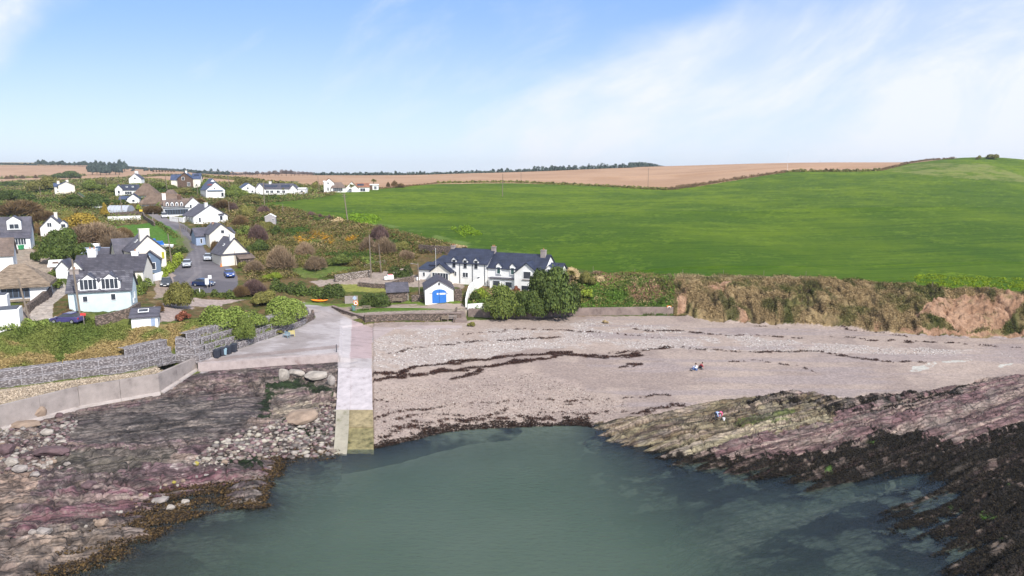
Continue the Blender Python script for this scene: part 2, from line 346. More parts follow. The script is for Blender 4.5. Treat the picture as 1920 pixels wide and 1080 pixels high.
for tri in res[2]:
    p = QV[list(tri)]; z = QZ[list(tri)]
    j0, j1 = np.searchsorted(AC, [p[:, 0].min() - 1e-9, p[:, 0].max() + 1e-9]); i0, i1 = np.searchsorted(LY, [p[:, 1].min() - 1e-9, p[:, 1].max() + 1e-9])
    if j1 <= j0 or i1 <= i0: continue
    A, B = np.meshgrid(AC[j0:j1], LY[i0:i1])
    d = (p[1, 1] - p[2, 1]) * (p[0, 0] - p[2, 0]) + (p[2, 0] - p[1, 0]) * (p[0, 1] - p[2, 1])
    if abs(d) < 1e-12: continue
    w0 = ((p[1, 1] - p[2, 1]) * (A - p[2, 0]) + (p[2, 0] - p[1, 0]) * (B - p[2, 1])) / d
    w1 = ((p[2, 1] - p[0, 1]) * (A - p[2, 0]) + (p[0, 0] - p[2, 0]) * (B - p[2, 1])) / d
    w2 = 1 - w0 - w1; m = (w0 >= -1e-6) & (w1 >= -1e-6) & (w2 >= -1e-6)
    sub = ZG[i0:i1, j0:j1]; sub[m] = (w0 * z[0] + w1 * z[1] + w2 * z[2])[m]
nanm = np.isnan(ZG)
if nanm.any():
    for i in range(NY):
        r = ZG[i]; b = np.isnan(r)
        if b.all(): ZG[i] = ZG[i - 1] if i else 0
        elif b.any(): r[b] = np.interp(AC[b], AC[~b], r[~b])
def blur(Z, ri, rj, it=2):
    for _ in range(it):
        for ax, r in ((0, ri), (1, rj)):
            if r < 1: continue
            pad = [(0, 0), (0, 0)]; pad[ax] = (r + 1, r)
            c = np.cumsum(np.pad(Z, pad, mode='edge'), axis=ax); n = Z.shape[ax]; k = 2 * r + 1
            Z = (np.take(c, range(k, k + n), ax) - np.take(c, range(0, n), ax)) / k
    return Z
AG, YG = np.meshgrid(AC, YR); XG = AG * YG
GPX, GPY = proj(XG, YG, ZG)
# hinterland is smoothed strongly, the coast lightly
hint = np.zeros(ZG.shape)
HP = [(-400, 250), (2400, 250), (2400, 540), (1920, 533), (1700, 520), (1500, 508), (1265, 506), (1120, 500), (960, 470), (860, 455), (780, 470), (700, 500), (600, 505), (480, 490), (380, 470), (300, 470), (250, 500), (100, 500), (-400, 560)]
hint[inpoly(GPX, GPY, HP)] = 1; hint[(YG > 250)] = 1
hint = blur(hint, 6, 10)
ZB = blur(ZG, 14, 24, 3); ZS = blur(ZG, 2, 3, 2); ZB2 = blur(ZG, 8, 14, 2)
farw = sst(YG, 300, 380)
ZB = ZB * (1 - farw) + blur(ZG, 6, 22, 3) * farw
hardz = np.zeros(ZG.shape)
hardz[inpoly(GPX, GPY, [(-400, 900), (-400, 640), (200, 650), (340, 610), (600, 560), (880, 560), (1270, 570), (1400, 590), (2300, 620), (2300, 660), (1270, 610), (700, 660), (620, 720), (370, 720), (300, 760), (0, 830)])] = 1
hardz = blur(hardz, 3, 5)
ZM = ZS * hardz + ZB2 * (1 - hardz)
ZG = ZB * hint + ZM * (1 - hint)
Z0 = ZG.copy()
GPX, GPY = proj(XG, YG, ZG)
# noise-shifted picture-plane position: natural borders between land covers
NX = GPX + (fbm(XG * .35, YG * .35, 4, 3) - .5) * 26 * 90 / np.maximum(YG, 60)
NYp = GPY + (fbm(XG * .35 + 40, YG * .35, 4, 4) - .5) * 14 * 90 / np.maximum(YG, 60)
P = lambda poly, n=True: inpoly(NX, NYp, poly) if n else inpoly(GPX, GPY, poly)
# ---------------- regions
REG = np.zeros(ZG.shape, np.int8)    # 0 hillside
names = ['hillside', 'grass_field', 'ploughed_field', 'cliff', 'beach', 'rocky_shore', 'sea_bed', 'grass_bank', 'garden_ground']
seaward = P([(-400, 2000), (-400, 900), (0, 806), (150, 765), (300, 738), (372, 688), (632, 662), (640, 640), (640, 612), (700, 605), (860, 603), (1062, 593), (1262, 592), (1350, 603), (1500, 610), (1600, 617), (1700, 627), (1800, 630), (1920, 633), (2300, 650), (2300, 2000)], False) & (YG < 145)
REG[seaward] = 4
RL = [(-400, 2000), (-400, 880), (0, 800), (150, 765), (300, 738), (372, 688), (632, 662), (640, 850), (640, 900), (560, 980), (600, 1300)]
rl = P(RL, False) & seaward; REG[rl] = 5
RR = [(1115, 795), (1200, 780), (1290, 762), (1400, 742), (1500, 735), (1580, 748), (1640, 738), (1720, 738), (1800, 722), (1870, 706), (1960, 700), (2400, 640), (2400, 2000), (1200, 2000), (1250, 1000), (1200, 900), (1100, 830)]
rr = P(RR) & seaward; REG[rr] = 5
cliffm = P([(1262, 592), (1350, 603), (1500, 610), (1600, 617), (1700, 627), (1800, 630), (1920, 633), (2300, 650), (2300, 560), (1920, 548), (1760, 540), (1680, 534), (1600, 526), (1500, 519), (1340, 518), (1262, 515), (1200, 522), (1120, 560), (1200, 575)], False) & (YG < 150) & ~seaward
REG[cliffm] = 3
GF = [(640, 422), (560, 402), (470, 384), (520, 374), (600, 362), (690, 354), (820, 345), (960, 343), (1100, 348), (1250, 355), (1290, 352), (1380, 338), (1480, 322), (1640, 318), (1700, 306), (1780, 290), (2400, 280), (2400, 565), (1920, 547), (1760, 539), (1600, 525), (1500, 518), (1400, 518), (1265, 517), (1140, 511), (1060, 500), (960, 480), (900, 470), (850, 458), (780, 440), (700, 424)]
gf = inpoly(GPX + (NX - GPX) * .35, GPY + (NYp - GPY) * .35, GF) & (YG > 110) & ~seaward & ~cliffm & (YG < 500); REG[gf] = 1
plough = ((YG > 395) & (GPX > 570)) | ((YG > 420) & (GPX > 440)) | (YG > 455)
plough &= ~gf
REG[plough] = 2
REG[P([(-400, 900), (-400, 590), (0, 600), (90, 595), (180, 590), (300, 600), (370, 600), (450, 600), (600, 590), (600, 620), (372, 690), (300, 735), (0, 806)], False) & ~seaward & (YG < 125)] = 7
REG[(ZG < -.02) & seaward & (YG < 120) & ~rl & ~rr] = 6
# made surfaces cut into the sheet: apron, road, track
APR = [(374, 690), (376, 674), (430, 657), (500, 634), (562, 611), (592, 594), (578, 578), (560, 566), (600, 569), (632, 580), (662, 600), (697, 612), (740, 614), (772, 610), (866, 610), (866, 616), (780, 617), (740, 617), (697, 640), (697, 690), (632, 690), (632, 662)]
ROAD = [(272, 399), (300, 416), (322, 429), (338, 446), (348, 466), (350, 480), (335, 500), (320, 512), (312, 532), (330, 549), (445, 549), (446, 520), (438, 505), (420, 492), (396, 482), (385, 470), (376, 450), (366, 435), (345, 421), (315, 410), (292, 400), (283, 398)]
TRACK = [(560, 566), (640, 575), (700, 572), (780, 570), (866, 569), (874, 577), (850, 580), (780, 577), (690, 577), (645, 583), (600, 574)]
REG[inpoly(GPX, GPY, TRACK) & (YG < 150)] = 11
REG[inpoly(GPX, GPY, ROAD) & (YG < 260)] = 10
REG[inpoly(GPX, GPY, APR) & (YG < 140)] = 9
names += ['apron', 'road', 'track']
# ---------------- relief
def strata(X, Y, ang, seed, wob=1.6):
    c, s_ = cos(ang), sin(ang); u = X * c + Y * s_; v = -X * s_ + Y * c
    v = v + (fbm(u * .07, v * .12, 3, seed) - .5) * wob * 5 + (fbm(u * .5, v * .6, 3, seed + 5) - .5) * wob
    return u, v
XN, YN = XG, YG
ROCK = (REG == 5) | ((REG == 6)) 
rk = np.zeros(ZG.shape); rcol = np.zeros(ZG.shape + (3,)); 
idx = np.where(ROCK | (seaward & (YG < 90)))
x, y = XG[idx], YG[idx]; px_, py_ = GPX[idx], GPY[idx]
isL = px_ < 900
uL, vL = strata(x, y, R(16), 20, 1.0); uR, vR = strata(x, y, R(28), 50, .22)
u = np.where(isL, uL, uR); v = np.where(isL, vL, vR)
def saw(v, p, sh=.75):
    f = v / p - np.floor(v / p); return np.where(f < sh, f / sh, (1 - f) / (1 - sh))
hR = (saw(v, 2.1, .8) - .5) * .75 * (.4 + 1.2 * fbm(u * .08, v * .4, 3, 161)) + (saw(v + 3, .8, .8) - .5) * .30 + (fbm(u * .12, v * .5, 4, 162, .6) - .5) * .7 + (fbm(u * .8, v * 2.4, 4, 163, .6) - .5) * .35
h = (saw(v, 2.6) - .5) * .8 * fbm(u * .15, v * .5, 3, 61) * 1.6 + (saw(v + 4, .85) - .5) * .34 * sst(fbm(u * .2, v * .3, 2, 66), .35, .6) + (fbm(u * .22, v * .7, 5, 62, .6) - .5) * .95 + (fbm(x * 1.6, y * 1.6, 4, 63, .6) - .5) * .42
crk = np.abs(fbm(u * .45 + 9, v * .22, 3, 64) - .5); h = np.where(isL, h, hR); h -= .28 * (1 - sst(crk, .0, .035))
# large smooth slabs in the upper left shore
slab = inpoly(px_, py_, [(110, 800), (180, 765), (330, 742), (420, 735), (500, 745), (490, 775), (430, 815), (240, 838), (120, 830)])
slabf = np.where(slab, .35, 1.0)
rk[idx] = h * slabf
rkm = blur(((REG == 5)).astype(float), 2, 4) 
deep = sst(ZG, -1.6, -.3)
deep = sst(ZG, -.3, .4); ZG = ZG + rk * rkm * (.22 + .78 * deep)
# pale water channel cutting back into the right hand reef, and the low weedy ground either side of it
CHL = [(1200, 1090), (1330, 1045), (1450, 985), (1560, 948), (1640, 922), (1720, 903)]
_cg = dpoly(NX, NYp, CHL) / (44 - 38 * sst(GPX, 1200, 1720)); lowr = inpoly(NX, NYp, [(1260, 890), (1400, 915), (1560, 935), (1660, 915), (1720, 900), (1800, 940), (1760, 990), (1700, 1100), (1100, 1100)]) & seaward
lowr = blur(lowr.astype(float), 14, 40); ZG = ZG * (1 - lowr * .3) - .05 * lowr; ZG = np.where((REG >= 5) & (REG <= 6) & (_cg < 1.3), np.minimum(ZG, -.75 + .7 * sst(_cg, .7, 1.3)), ZG)
# weed humps in shallows on the right
sand = REG == 4
ZG = ZG + sand * (fbm(XG * .25, YG * .8, 4, 81) - .5) * .22 * sst(YG, 50, 90)
ZG = ZG + sand * (fbm(XG * 2, YG * 2, 3, 82) - .5) * .05
tuss = np.isin(REG, [0, 7])
flatm = np.zeros(ZG.shape)
# flat places: roads, tracks, gardens, house plots
FLAT = [[(560, 560), (660, 566), (870, 570), (872, 582), (680, 585), (600, 600), (560, 618), (376, 684), (372, 672), (555, 612)],
        [(262, 398), (300, 402), (350, 430), (372, 470), (440, 505), (460, 545), (300, 560), (310, 510), (340, 470), (330, 440)],
        [(560, 520), (700, 500), (790, 520), (1050, 545), (1050, 560), (560, 555)], [(270, 560), (460, 560), (420, 590), (240, 600)]]
for f in FLAT: flatm[inpoly(GPX, GPY, f)] = 1
flatm = blur(flatm, 3, 5)
nr = (1 - flatm) * sst(YG, 500, 150)
ZG = ZG + tuss * nr * ((fbm(XG * .45, YG * .45, 4, 91) - .5) * .9 + (fbm(XG * 2.2, YG * 2.2, 3, 92) - .5) * .3)
cl = cliffm * 1.0; cl = blur(cl, 2, 3)
gul = fbm(XG * .22, YG * .12, 4, 95, .55); rid = np.abs(gul - .5)
ZG = ZG + cl * sst(GPY, 516, 545) * ((gul - .5) * 2.4 - .5 * (1 - sst(rid, 0, .05)) + (fbm(XG * .7, YG * .9, 4, 96, .62) - .5) * 1.9 + .2)
ZG = ZG + gf * ((fbm(XG * .02, YG * .02, 3, 97) - .5) * 1.0 + (fbm(XG * .9, YG * .9, 3, 98) - .5) * .08) * sst(YG, 120, 170)
ZG[:, :] = np.where(seaward & (GPX > 640) & (GPX < 700) & (GPY < 850), Z0 - .25, ZG)
# keep the ground clear of the faces of the walls
def carve(line, hs, prof, tiers=False, front=3.0):
    q = [np.array(list(at_z(*p)) + [h]) for p, h in zip(line, hs)]; xs = [p[0] for p in q]; ys = [p[1] for p in q]
    jj = np.where((YR > min(ys) - 4) & (YR < max(ys) + 6))[0]; sl_ = slice(jj[0], jj[-1] + 1); X, Y = XG[sl_], YG[sl_]; best = np.full(X.shape, 99.); fz = np.zeros(X.shape); fh = np.zeros(X.shape); sd = np.zeros(X.shape)
    for a, b in zip(q[:-1], q[1:]):
        d = b[:2] - a[:2]; L2 = (d ** 2).sum(); t = ((X - a[0]) * d[0] + (Y - a[1]) * d[1]) / L2; tc_ = np.clip(t, 0, 1); ex, ey = X - a[0] - tc_ * d[0], Y - a[1] - tc_ * d[1]; dist = np.hypot(ex, ey)
        sg_ = np.sign(ey if True else ex); m = dist < best; best = np.where(m, dist, best); fz = np.where(m, a[2] + (b[2] - a[2]) * tc_, fz); fh = np.where(m, a[3] + (b[3] - a[3]) * tc_, fh); sd = np.where(m, sg_, sd)
    Z = ZG[sl_]
    lim = fz + .04; m = ((sd <= 0) & (best < front)) | (best < .3); Z[m] = np.minimum(Z[m], lim[m] + np.maximum(0, best[m] - front * .4) * .18)
    if tiers:
        m = (sd > 0) & (best < 2.9) & (best >= .3); nt_ = np.floor(fh / .95 + .5); lv = np.minimum(nt_, np.floor(best / .72) + 1); Z[m] = np.minimum(Z[m], (fz + lv * .89 - .15)[m])
    else:
        m = (sd > 0) & (best < prof) & (best >= .3); Z[m] = np.minimum(Z[m], (fz + fh)[m])
carve(CONW, CONH, .5); carve(GABF, GABH, 0, True, 1.6); carve(SEAW, [1.4] * 9, .5); carve(TRKW, [1.1] * 9, .7); carve(APE, [1.0] * 9, .9, front=5)
GPX, GPY = proj(XG, YG, ZG)
# ---------------- lookups
def ground(X, Y):
    X = np.asarray(X, float); Y = np.asarray(Y, float); a = X / Y
    i = np.clip(np.searchsorted(YR, Y) - 1, 0, NY - 2); j = np.clip(np.searchsorted(AC, a) - 1, 0, NA - 2)
    fy = np.clip((Y - YR[i]) / (YR[i + 1] - YR[i]), 0, 1); fa = np.clip((a - AC[j]) / (AC[j + 1] - AC[j]), 0, 1)
    return (ZG[i, j] * (1 - fa) + ZG[i, j + 1] * fa) * (1 - fy) + (ZG[i + 1, j] * (1 - fa) + ZG[i + 1, j + 1] * fa) * fy
def G(px, py):
    """the ground point that shows at a pixel of the 1920 x 1080 photograph"""
    k = (px - 960) / F; aa = k * (CP * YR - (-SP) * 0) / YR   # first guess: a = k * depth / Y
    for _ in range(3):
        z = ground(aa * YR, YR); aa = k * (YR * CP - (z - CAMZ) * SP) / YR
    z = ground(aa * YR, YR); pyy = proj(aa * YR, YR, z)[1]
    m = np.where(pyy <= py)[0]; i = m[0] if len(m) else NY - 30
    if i == 0: f = 0; i = 1
    else: f = (pyy[i - 1] - py) / max(1e-6, pyy[i - 1] - pyy[i]); f = min(1, max(0, f))
    Y = YR[i - 1] + f * (YR[i] - YR[i - 1]); z = float(z[i - 1] + f * (z[i] - z[i - 1]))
    return Vector((k * (Y * CP - (z - CAMZ) * SP), Y, z))
def Hs(x, y): return float(ground(x, y))
def mpp(p): return (p[1] * CP - (p[2] - CAMZ) * SP) / F      # metres per photo pixel at a point
# ---------------- land-cover colours
COL = np.zeros(ZG.shape + (3,))
n_big = fbm(XG * .03, YG * .03, 4, 101); n_mid = fbm(XG * .15, YG * .15, 5, 102, .6); n_fine = fbm(XG * .9, YG * .9, 4, 103, .6); n_ff = vn(XG * 4, YG * 4, 104)
def mixc(a, b, t): t = np.clip(t, 0, 1)[..., None]; return a * (1 - t) + b * t
def put(m, c): COL[m] = c[m] if c.ndim == 3 else c
def tone(m, c, t): COL[m] = mixc(COL, np.asarray(c) if np.ndim(c) == 1 else c, t)[m]
# hillside: rough grass, bramble browns
c = mixc(pc(92, 104, 48), pc(120, 100, 68), sst(n_mid, .4, .62)); c = mixc(c, pc(70, 92, 40), sst(n_fine, .5, .7) * .6)
c = mixc(c, pc(158, 138, 95), sst(fbm(XG * .3, YG * .3, 4, 110), .6, .75) * .7); put(REG == 0, c)
# green field
c = mixc(pc(76, 104, 4), pc(114, 136, 18), sst(n_big, .35, .7) * .7 + sst(YG, 150, 430) * .35)
st = fbm(XG * .035 + YG * .008, YG * .9 - XG * .10, 4, 112, .6); c = mixc(c, pc(52, 84, 6), sst(st, .5, .75) * .55)
st2 = fbm(XG * .12, YG * 2.2 - XG * .2, 3, 113, .6); c = mixc(c, pc(56, 92, 8), sst(st2, .52, .75) * .45)
c = mixc(c, pc(126, 150, 40), sst(n_fine * n_mid, .3, .42) * .45)
tl = (YG + XG * .16 + fbm(XG * .01, YG * .01, 2, 114) * 30); tl = np.abs(tl / 14 - np.floor(tl / 14) - .5) * 14; c = mixc(c, pc(44, 74, 6), ((np.abs(tl - 1) < .45)) * .42 * sst(n_mid, .35, .55))
c = mixc(c, pc(48, 88, 4), (1 - sst(YG, 125, 200)) * .45)
put(gf, c)
tone(gf, pc(150, 150, 90), P([(1640, 318), (1740, 306), (1850, 308), (1900, 325), (1960, 345), (1860, 338), (1740, 330)]) * .6 * sst(n_mid, .35, .6))
flw = (dpoly(GPX, GPY, [(1730, 522), (1830, 530), (1960, 540)]) < 16 + 8 * (n_mid - .5)) * sst(n_fine, .46, .58)
tone(gf, pc(120, 146, 24), flw * .6)
tone(gf, pc(120, 160, 30), (dpoly(GPX, GPY, [(660, 408), (700, 412)]) < 10) * sst(n_fine, .4, .6) * .8)
tone(gf, pc(112, 132, 62), (GPY > 420) * (GPX < 1000) * (dpoly(GPX, GPY, [(700, 424), (780, 440), (850, 458), (960, 480), (1140, 511)]) < 9) * sst(n_mid, .4, .6))
# ploughed land
c = mixc(pc(204, 166, 134), pc(192, 154, 122), sst(n_big, .4, .65)); c = mixc(c, pc(176, 138, 108), sst(fbm(XG * .02, YG * .25, 3, 120), .5, .75) * .5)
put(REG == 2, c)
leftfar = (REG == 2) & (GPX < 560)
tone(leftfar, pc(96, 112, 60), P([(-400, 345), (0, 340), (120, 345), (230, 340), (330, 342), (560, 340), (560, 400), (-400, 400)]) * .8)
tone(leftfar, pc(120, 128, 80), (YG > 1250) * .6)
# cliff
c = mixc(pc(160, 138, 102), pc(112, 108, 66), sst(n_mid, .45, .62)); c = mixc(c, pc(190, 165, 122), sst(n_fine, .5, .75) * .6)
c = mixc(c, pc(75, 82, 42), sst(fbm(XG * .4, YG * .2, 3, 121), .58, .72) * .8)
c = mixc(c, pc(66, 55, 45), (1 - sst(rid, .0, .045)) * .75 * sst(GPY, 522, 540))
earth = P([(1720, 590), (1760, 560), (1810, 552), (1900, 554), (1930, 560), (1900, 600), (1850, 618), (1800, 622), (1770, 600)]) | P([(1330, 535), (1375, 528), (1360, 550), (1335, 560)]) | P([(1355, 590), (1380, 578), (1402, 606), (1350, 603)]) | P([(1268, 560), (1292, 545), (1290, 575), (1268, 590)]) | P([(1640, 606), (1700, 612), (1800, 622), (1940, 626), (1940, 634), (1640, 620)])
c = mixc(c, mixc(pc(205, 165, 138), pc(178, 138, 112), sst(n_fine, .4, .6)), earth * sst(n_mid + (n_fine - .5) * .4, .36, .5) * .9)
c = mixc(c, pc(150, 140, 108), (GPY < 524) * .4)
low_ = P([(1060, 580), (1120, 555), (1200, 550), (1262, 565), (1262, 592), (1060, 592)], False)
put(cliffm, c); tone(cliffm, pc(70, 105, 40), low_ * .6)
garden = P([(1060, 590), (1060, 540), (1120, 515), (1210, 522), (1262, 560), (1262, 592)]) & ~seaward & ~gf
tone(garden, mixc(pc(88, 118, 48), pc(172, 130, 110), sst(n_mid, .5, .62)), np.ones(ZG.shape) * .85)
# beach
c = mixc(pc(184, 166, 155), pc(166, 149, 141), sst(n_mid, .4, .65))
peb = P([(700, 625), (760, 612), (1000, 618), (1100, 598), (1240, 612), (1500, 640), (1900, 660), (1900, 672), (1500, 660), (1240, 655), (1000, 655), (820, 685), (700, 695)])
peb = peb * sst(n_mid + (n_fine - .5) * .3, .33, .5)
c = mixc(c, pc(200, 188, 182), peb * (.3 + .4 * n_ff)); c = mixc(c, pc(222, 214, 208), peb * sst(vn(XG * 5, YG * 5, 131), .7, .85) * .6)
peb2 = P([(700, 700), (1000, 690), (1180, 760), (1130, 800), (960, 800), (700, 840)])
c = mixc(c, mixc(pc(180, 160, 150), pc(214, 196, 186), vn(XG * 5, YG * 5, 132)), peb2 * .25 * sst(n_mid + (n_fine - .5) * .5, .3, .6))
c = mixc(c, pc(128, 108, 100), peb2 * sst(vn(XG * 6, YG * 6, 133), .78, .9) * .6)
sandL = fbm(XG * .05, YG * .5, 3, 134); c = mixc(c, pc(168, 154, 152), sst(sandL, .5, .66) * (GPX > 1100) * .7)
put(REG == 4, c)
WRK = np.zeros(ZG.shape)
def wrack(pts_, w, dens, seed, col=(62, 42, 38)):
    g = [G(*p) for p in pts_]; pl = [(p.x, p.y) for p in g]
    x0, x1 = min(p[0] for p in pl) - 3, max(p[0] for p in pl) + 3; y0, y1 = min(p[1] for p in pl) - 4, max(p[1] for p in pl) + 4
    jj = np.where((YR > y0) & (YR < y1))[0]; s_ = slice(jj[0], jj[-1] + 1)
    m = (XG[s_] > x0) & (XG[s_] < x1); wx = XG[s_] + (fbm(XG[s_] * .3, YG[s_] * .3, 3, seed) - .5) * 3; wy = YG[s_] + (fbm(XG[s_] * .25, YG[s_] * .4, 3, seed + 1) - .5) * 3.4
    d = np.full(m.shape, 99.); d[m] = dpoly(wx[m], wy[m], pl)
    w = w * .72; nn = fbm(XG[s_] * 1.1, YG[s_] * 3.2, 5, seed + 2, .68)
    t = (1 - sst(d, w * .4, w)) * sst(nn, .62 - dens * .35, .72 - dens * .35)
    t = t * (REG[s_] == 4)
    WRK[s_] = np.maximum(WRK[s_], t); COL[s_] = mixc(COL[s_], pc(*col), t * .93); ZG[s_] += t * .07
WR = [([(700, 702), (780, 688), (860, 680), (960, 668), (1060, 661)], 1.15, .9), ([(700, 716), (760, 706), (830, 698), (900, 690), (1000, 672), (1060, 668), (1130, 672), (1200, 664)], 1.1, .8), ([(850, 708), (880, 700), (900, 697)], .9, .9),
      ([(720, 662), (780, 655), (860, 641), (960, 636), (1040, 632)], .6, .45), ([(860, 628), (960, 620), (1100, 622), (1240, 632)], .5, .35), ([(1180, 616), (1300, 624), (1420, 632), (1500, 632)], .6, .35), ([(1240, 620), (1320, 626)], .5, .5),
      ([(1150, 662), (1260, 650), (1330, 660), (1430, 662), (1500, 656), (1620, 672), (1740, 682)], .9, .5), ([(1170, 686), (1200, 682)], .7, .9), ([(1360, 678), (1420, 676), (1500, 688), (1540, 700)], .4, .3), ([(1560, 632), (1700, 640), (1850, 650), (1920, 655)], .7, .35),
      ([(700, 782), (760, 770), (850, 757), (960, 752), (1060, 752)], .5, .4), ([(1060, 752), (1150, 745), (1250, 740)], .4, .35), ([(720, 790), (800, 775), (900, 785), (960, 770)], .8, .28), ([(740, 800), (840, 790), (960, 785), (1060, 776), (1180, 768)], .7, .42), ([(700, 830), (760, 808), (850, 795), (960, 790), (1100, 785)], .8, .5),
      ([(1180, 780), (1260, 762), (1340, 755)], .9, .5), ([(700, 760), (720, 755)], .8, .5), ([(1560, 610), (1700, 632)], .5, .3), ([(1420, 612), (1500, 615)], .4, .3)]
for k, (p_, w_, d_) in enumerate(WR): wrack(p_, w_, d_, 200 + k * 7)
shore = (REG == 4) & (ZG < .20 + (n_fine - .5) * .5) & (YG < 110) & (GPX > 640) & (GPX < 1500)
tone(shore, pc(50, 38, 33), sst(.13 + (n_fine - .5) * .5 - ZG, 0, .12) * .95)
tone((REG == 4) & (GPX > 1330) & (GPX < 1340 + 40), pc(150, 120, 105), (dpoly(GPX, GPY, [(1260, 680), (1290, 690)]) < 14) * .5)
# pale ledges on the sand at the right
tone(REG == 4, pc(206, 204, 196), ((dpoly(NX, NYp, [(1712, 692), (1745, 684)]) < 4) | (dpoly(NX, NYp, [(1768, 680), (1820, 672)]) < 3) | (dpoly(NX, NYp, [(1880, 685), (1900, 682)]) < 2)) * sst(n_fine, .40, .5) * .85)
# rocks
c = np.zeros((len(x), 3)); bandL = _h(np.floor(v / 1.3), np.floor(v * 0), 5); nf = fbm(u * .5, v * 1.6, 4, 140, .6); nb = fbm(x * .12, y * .12, 4, 141); ng = fbm(x * 1.2, y * 1.2, 4, 142, .65)
mm = lambda a, b, t: a * (1 - np.clip(t, 0, 1))[:, None] + b * np.clip(t, 0, 1)[:, None]
purple, dark, tan_, pale, weed = pc(142, 116, 120), pc(92, 84, 84), pc(172, 150, 138), pc(212, 200, 192), pc(38, 32, 28)
cL = mm(np.tile(purple, (len(x), 1)), tan_, sst(bandL + (nf - .5) * .8, .4, .7)); cL = mm(cL, dark, sst(nb + (nf - .5) * .5, .5, .66) * .75)
cL = mm(cL, pale, sst(ng, .62, .75) * .6)
def pp(poly): return inpoly(px_ + (nf - .5) * 40, py_ + (ng - .5) * 24, poly)
cL = mm(cL, pc(100, 94, 92), pp([(90, 820), (140, 780), (320, 745), (500, 745), (490, 775), (400, 815), (230, 838)]) * (.6 + .3 * nf))
cL = mm(cL, pc(124, 96, 98), pp([(120, 780), (330, 742), (500, 740), (420, 715), (330, 735)]) * .6)
cL = mm(cL, pc(104, 100, 90), pp([(90, 880), (110, 850), (300, 838), (330, 850), (300, 870), (180, 890)]) * .85)
cL = mm(cL, pc(146, 98, 108), pp([(0, 1000), (60, 960), (100, 925), (250, 900), (500, 880), (520, 892), (300, 950), (120, 985), (20, 1010)]) * .75)
cL = mm(cL, pc(196, 168, 150), pp([(-100, 1010), (-100, 880), (60, 880), (80, 900), (40, 950), (0, 1000)]) * .85)
cL = mm(cL, pc(196, 172, 150), pp([(60, 1080), (0, 1040), (120, 990), (245, 985), (200, 1020), (150, 1060)]) * .5)
cL = mm(cL, pc(205, 190, 165), pp([(510, 780), (520, 760), (560, 755), (610, 760), (590, 790)]) * .7)
cL = mm(cL, pc(205, 196, 188), pp([(400, 830), (440, 815), (520, 790), (620, 770), (632, 830), (600, 845), (480, 850)]) * .35)
algae = (pp([(485, 760), (500, 730), (515, 700), (530, 705), (520, 740), (510, 770), (512, 790), (490, 785)]) | pp([(515, 715), (560, 705), (632, 730), (632, 742), (560, 728), (520, 735)]) | pp([(400, 865), (440, 855), (490, 858), (500, 875), (430, 870)]) | pp([(520, 800), (540, 790), (640, 800), (640, 810), (560, 815)])) * sst(nf, .35, .5)
cL = mm(cL, pc(40, 62, 26), algae * .9)
z_ = ZG[idx]
cL = mm(cL, pc(104, 84, 58), sst(.22 - z_ + (ng - .5) * .5, 0, .15) * .8); cL = mm(cL, weed, sst(.05 - z_ + (nf - .5) * .3, 0, .15) * .85)
crk2 = 1 - sst(crk, .0, .03); cL = mm(cL, pc(62, 54, 54), crk2 * .55)
cR = mm(np.tile(pc(146, 116, 116), (len(x), 1)), pc(182, 160, 150), sst(bandL + (nf - .5), .4, .7)); cR = mm(cR, pc(112, 78, 84), sst(nf, .55, .7) * .6)
dR = dpoly(px_, py_, [(1130, 822), (1300, 800), (1420, 770), (1560, 745)]); upper = inpoly(px_ + (nf - .5) * 30, py_ + (ng - .5) * 16, [(1110, 790), (1400, 740), (1600, 740), (1560, 790), (1350, 830), (1260, 860), (1200, 850), (1100, 830)])
cR = mm(cR, mm(np.tile(pc(168, 156, 122), (len(x), 1)), pc(128, 112, 84), sst(nf, .42, .6)), upper * .9)
cR = mm(cR, pc(205, 192, 160), inpoly(px_, py_ + (nf - .5) * 14, [(1270, 840), (1400, 800), (1540, 775), (1560, 785), (1400, 820), (1290, 855)]) * .75)
cR = mm(cR, pc(90, 110, 40), inpoly(px_ + (ng - .5) * 50, py_ + (nf - .5) * 16, [(1370, 790), (1450, 770), (1500, 770), (1480, 788), (1390, 800)]) * .75)
wR = inpoly(px_ + (nf - .5) * 60, py_ + (ng - .5) * 40, [(1380, 770), (1420, 745), (1480, 738), (1560, 752), (1620, 742), (1740, 738), (1850, 712), (1840, 728), (1700, 768), (1560, 780), (1500, 765), (1430, 762)]) * sst(ng, .40, .52)
wR2 = inpoly(px_ + (nf - .5) * 80, py_ + (ng - .5) * 40, [(1250, 850), (1400, 858), (1560, 846), (1640, 808), (1700, 812), (1800, 836), (1960, 780), (1960, 2000), (1300, 2000), (1400, 930), (1300, 900)])
cR = mm(cR, pc(122, 108, 94), wR2 * .75)
cR = mm(cR, pc(30, 26, 22), np.maximum(wR, wR2 * sst(nf * .55 + ng * .45, .34, .44)) * .97)
cR = mm(cR, pc(96, 150, 30), wR2 * sst(vn(x * .5, y * .5, 150), .86, .92) * sst(ng, .5, .6) * .8)
cR = mm(cR, pc(40, 32, 26), sst(.12 - z_ + (ng - .5) * .3, 0, .15) * .85); cR = mm(cR, pc(70, 54, 54), crk2 * .5 * (1 - upper * .4))
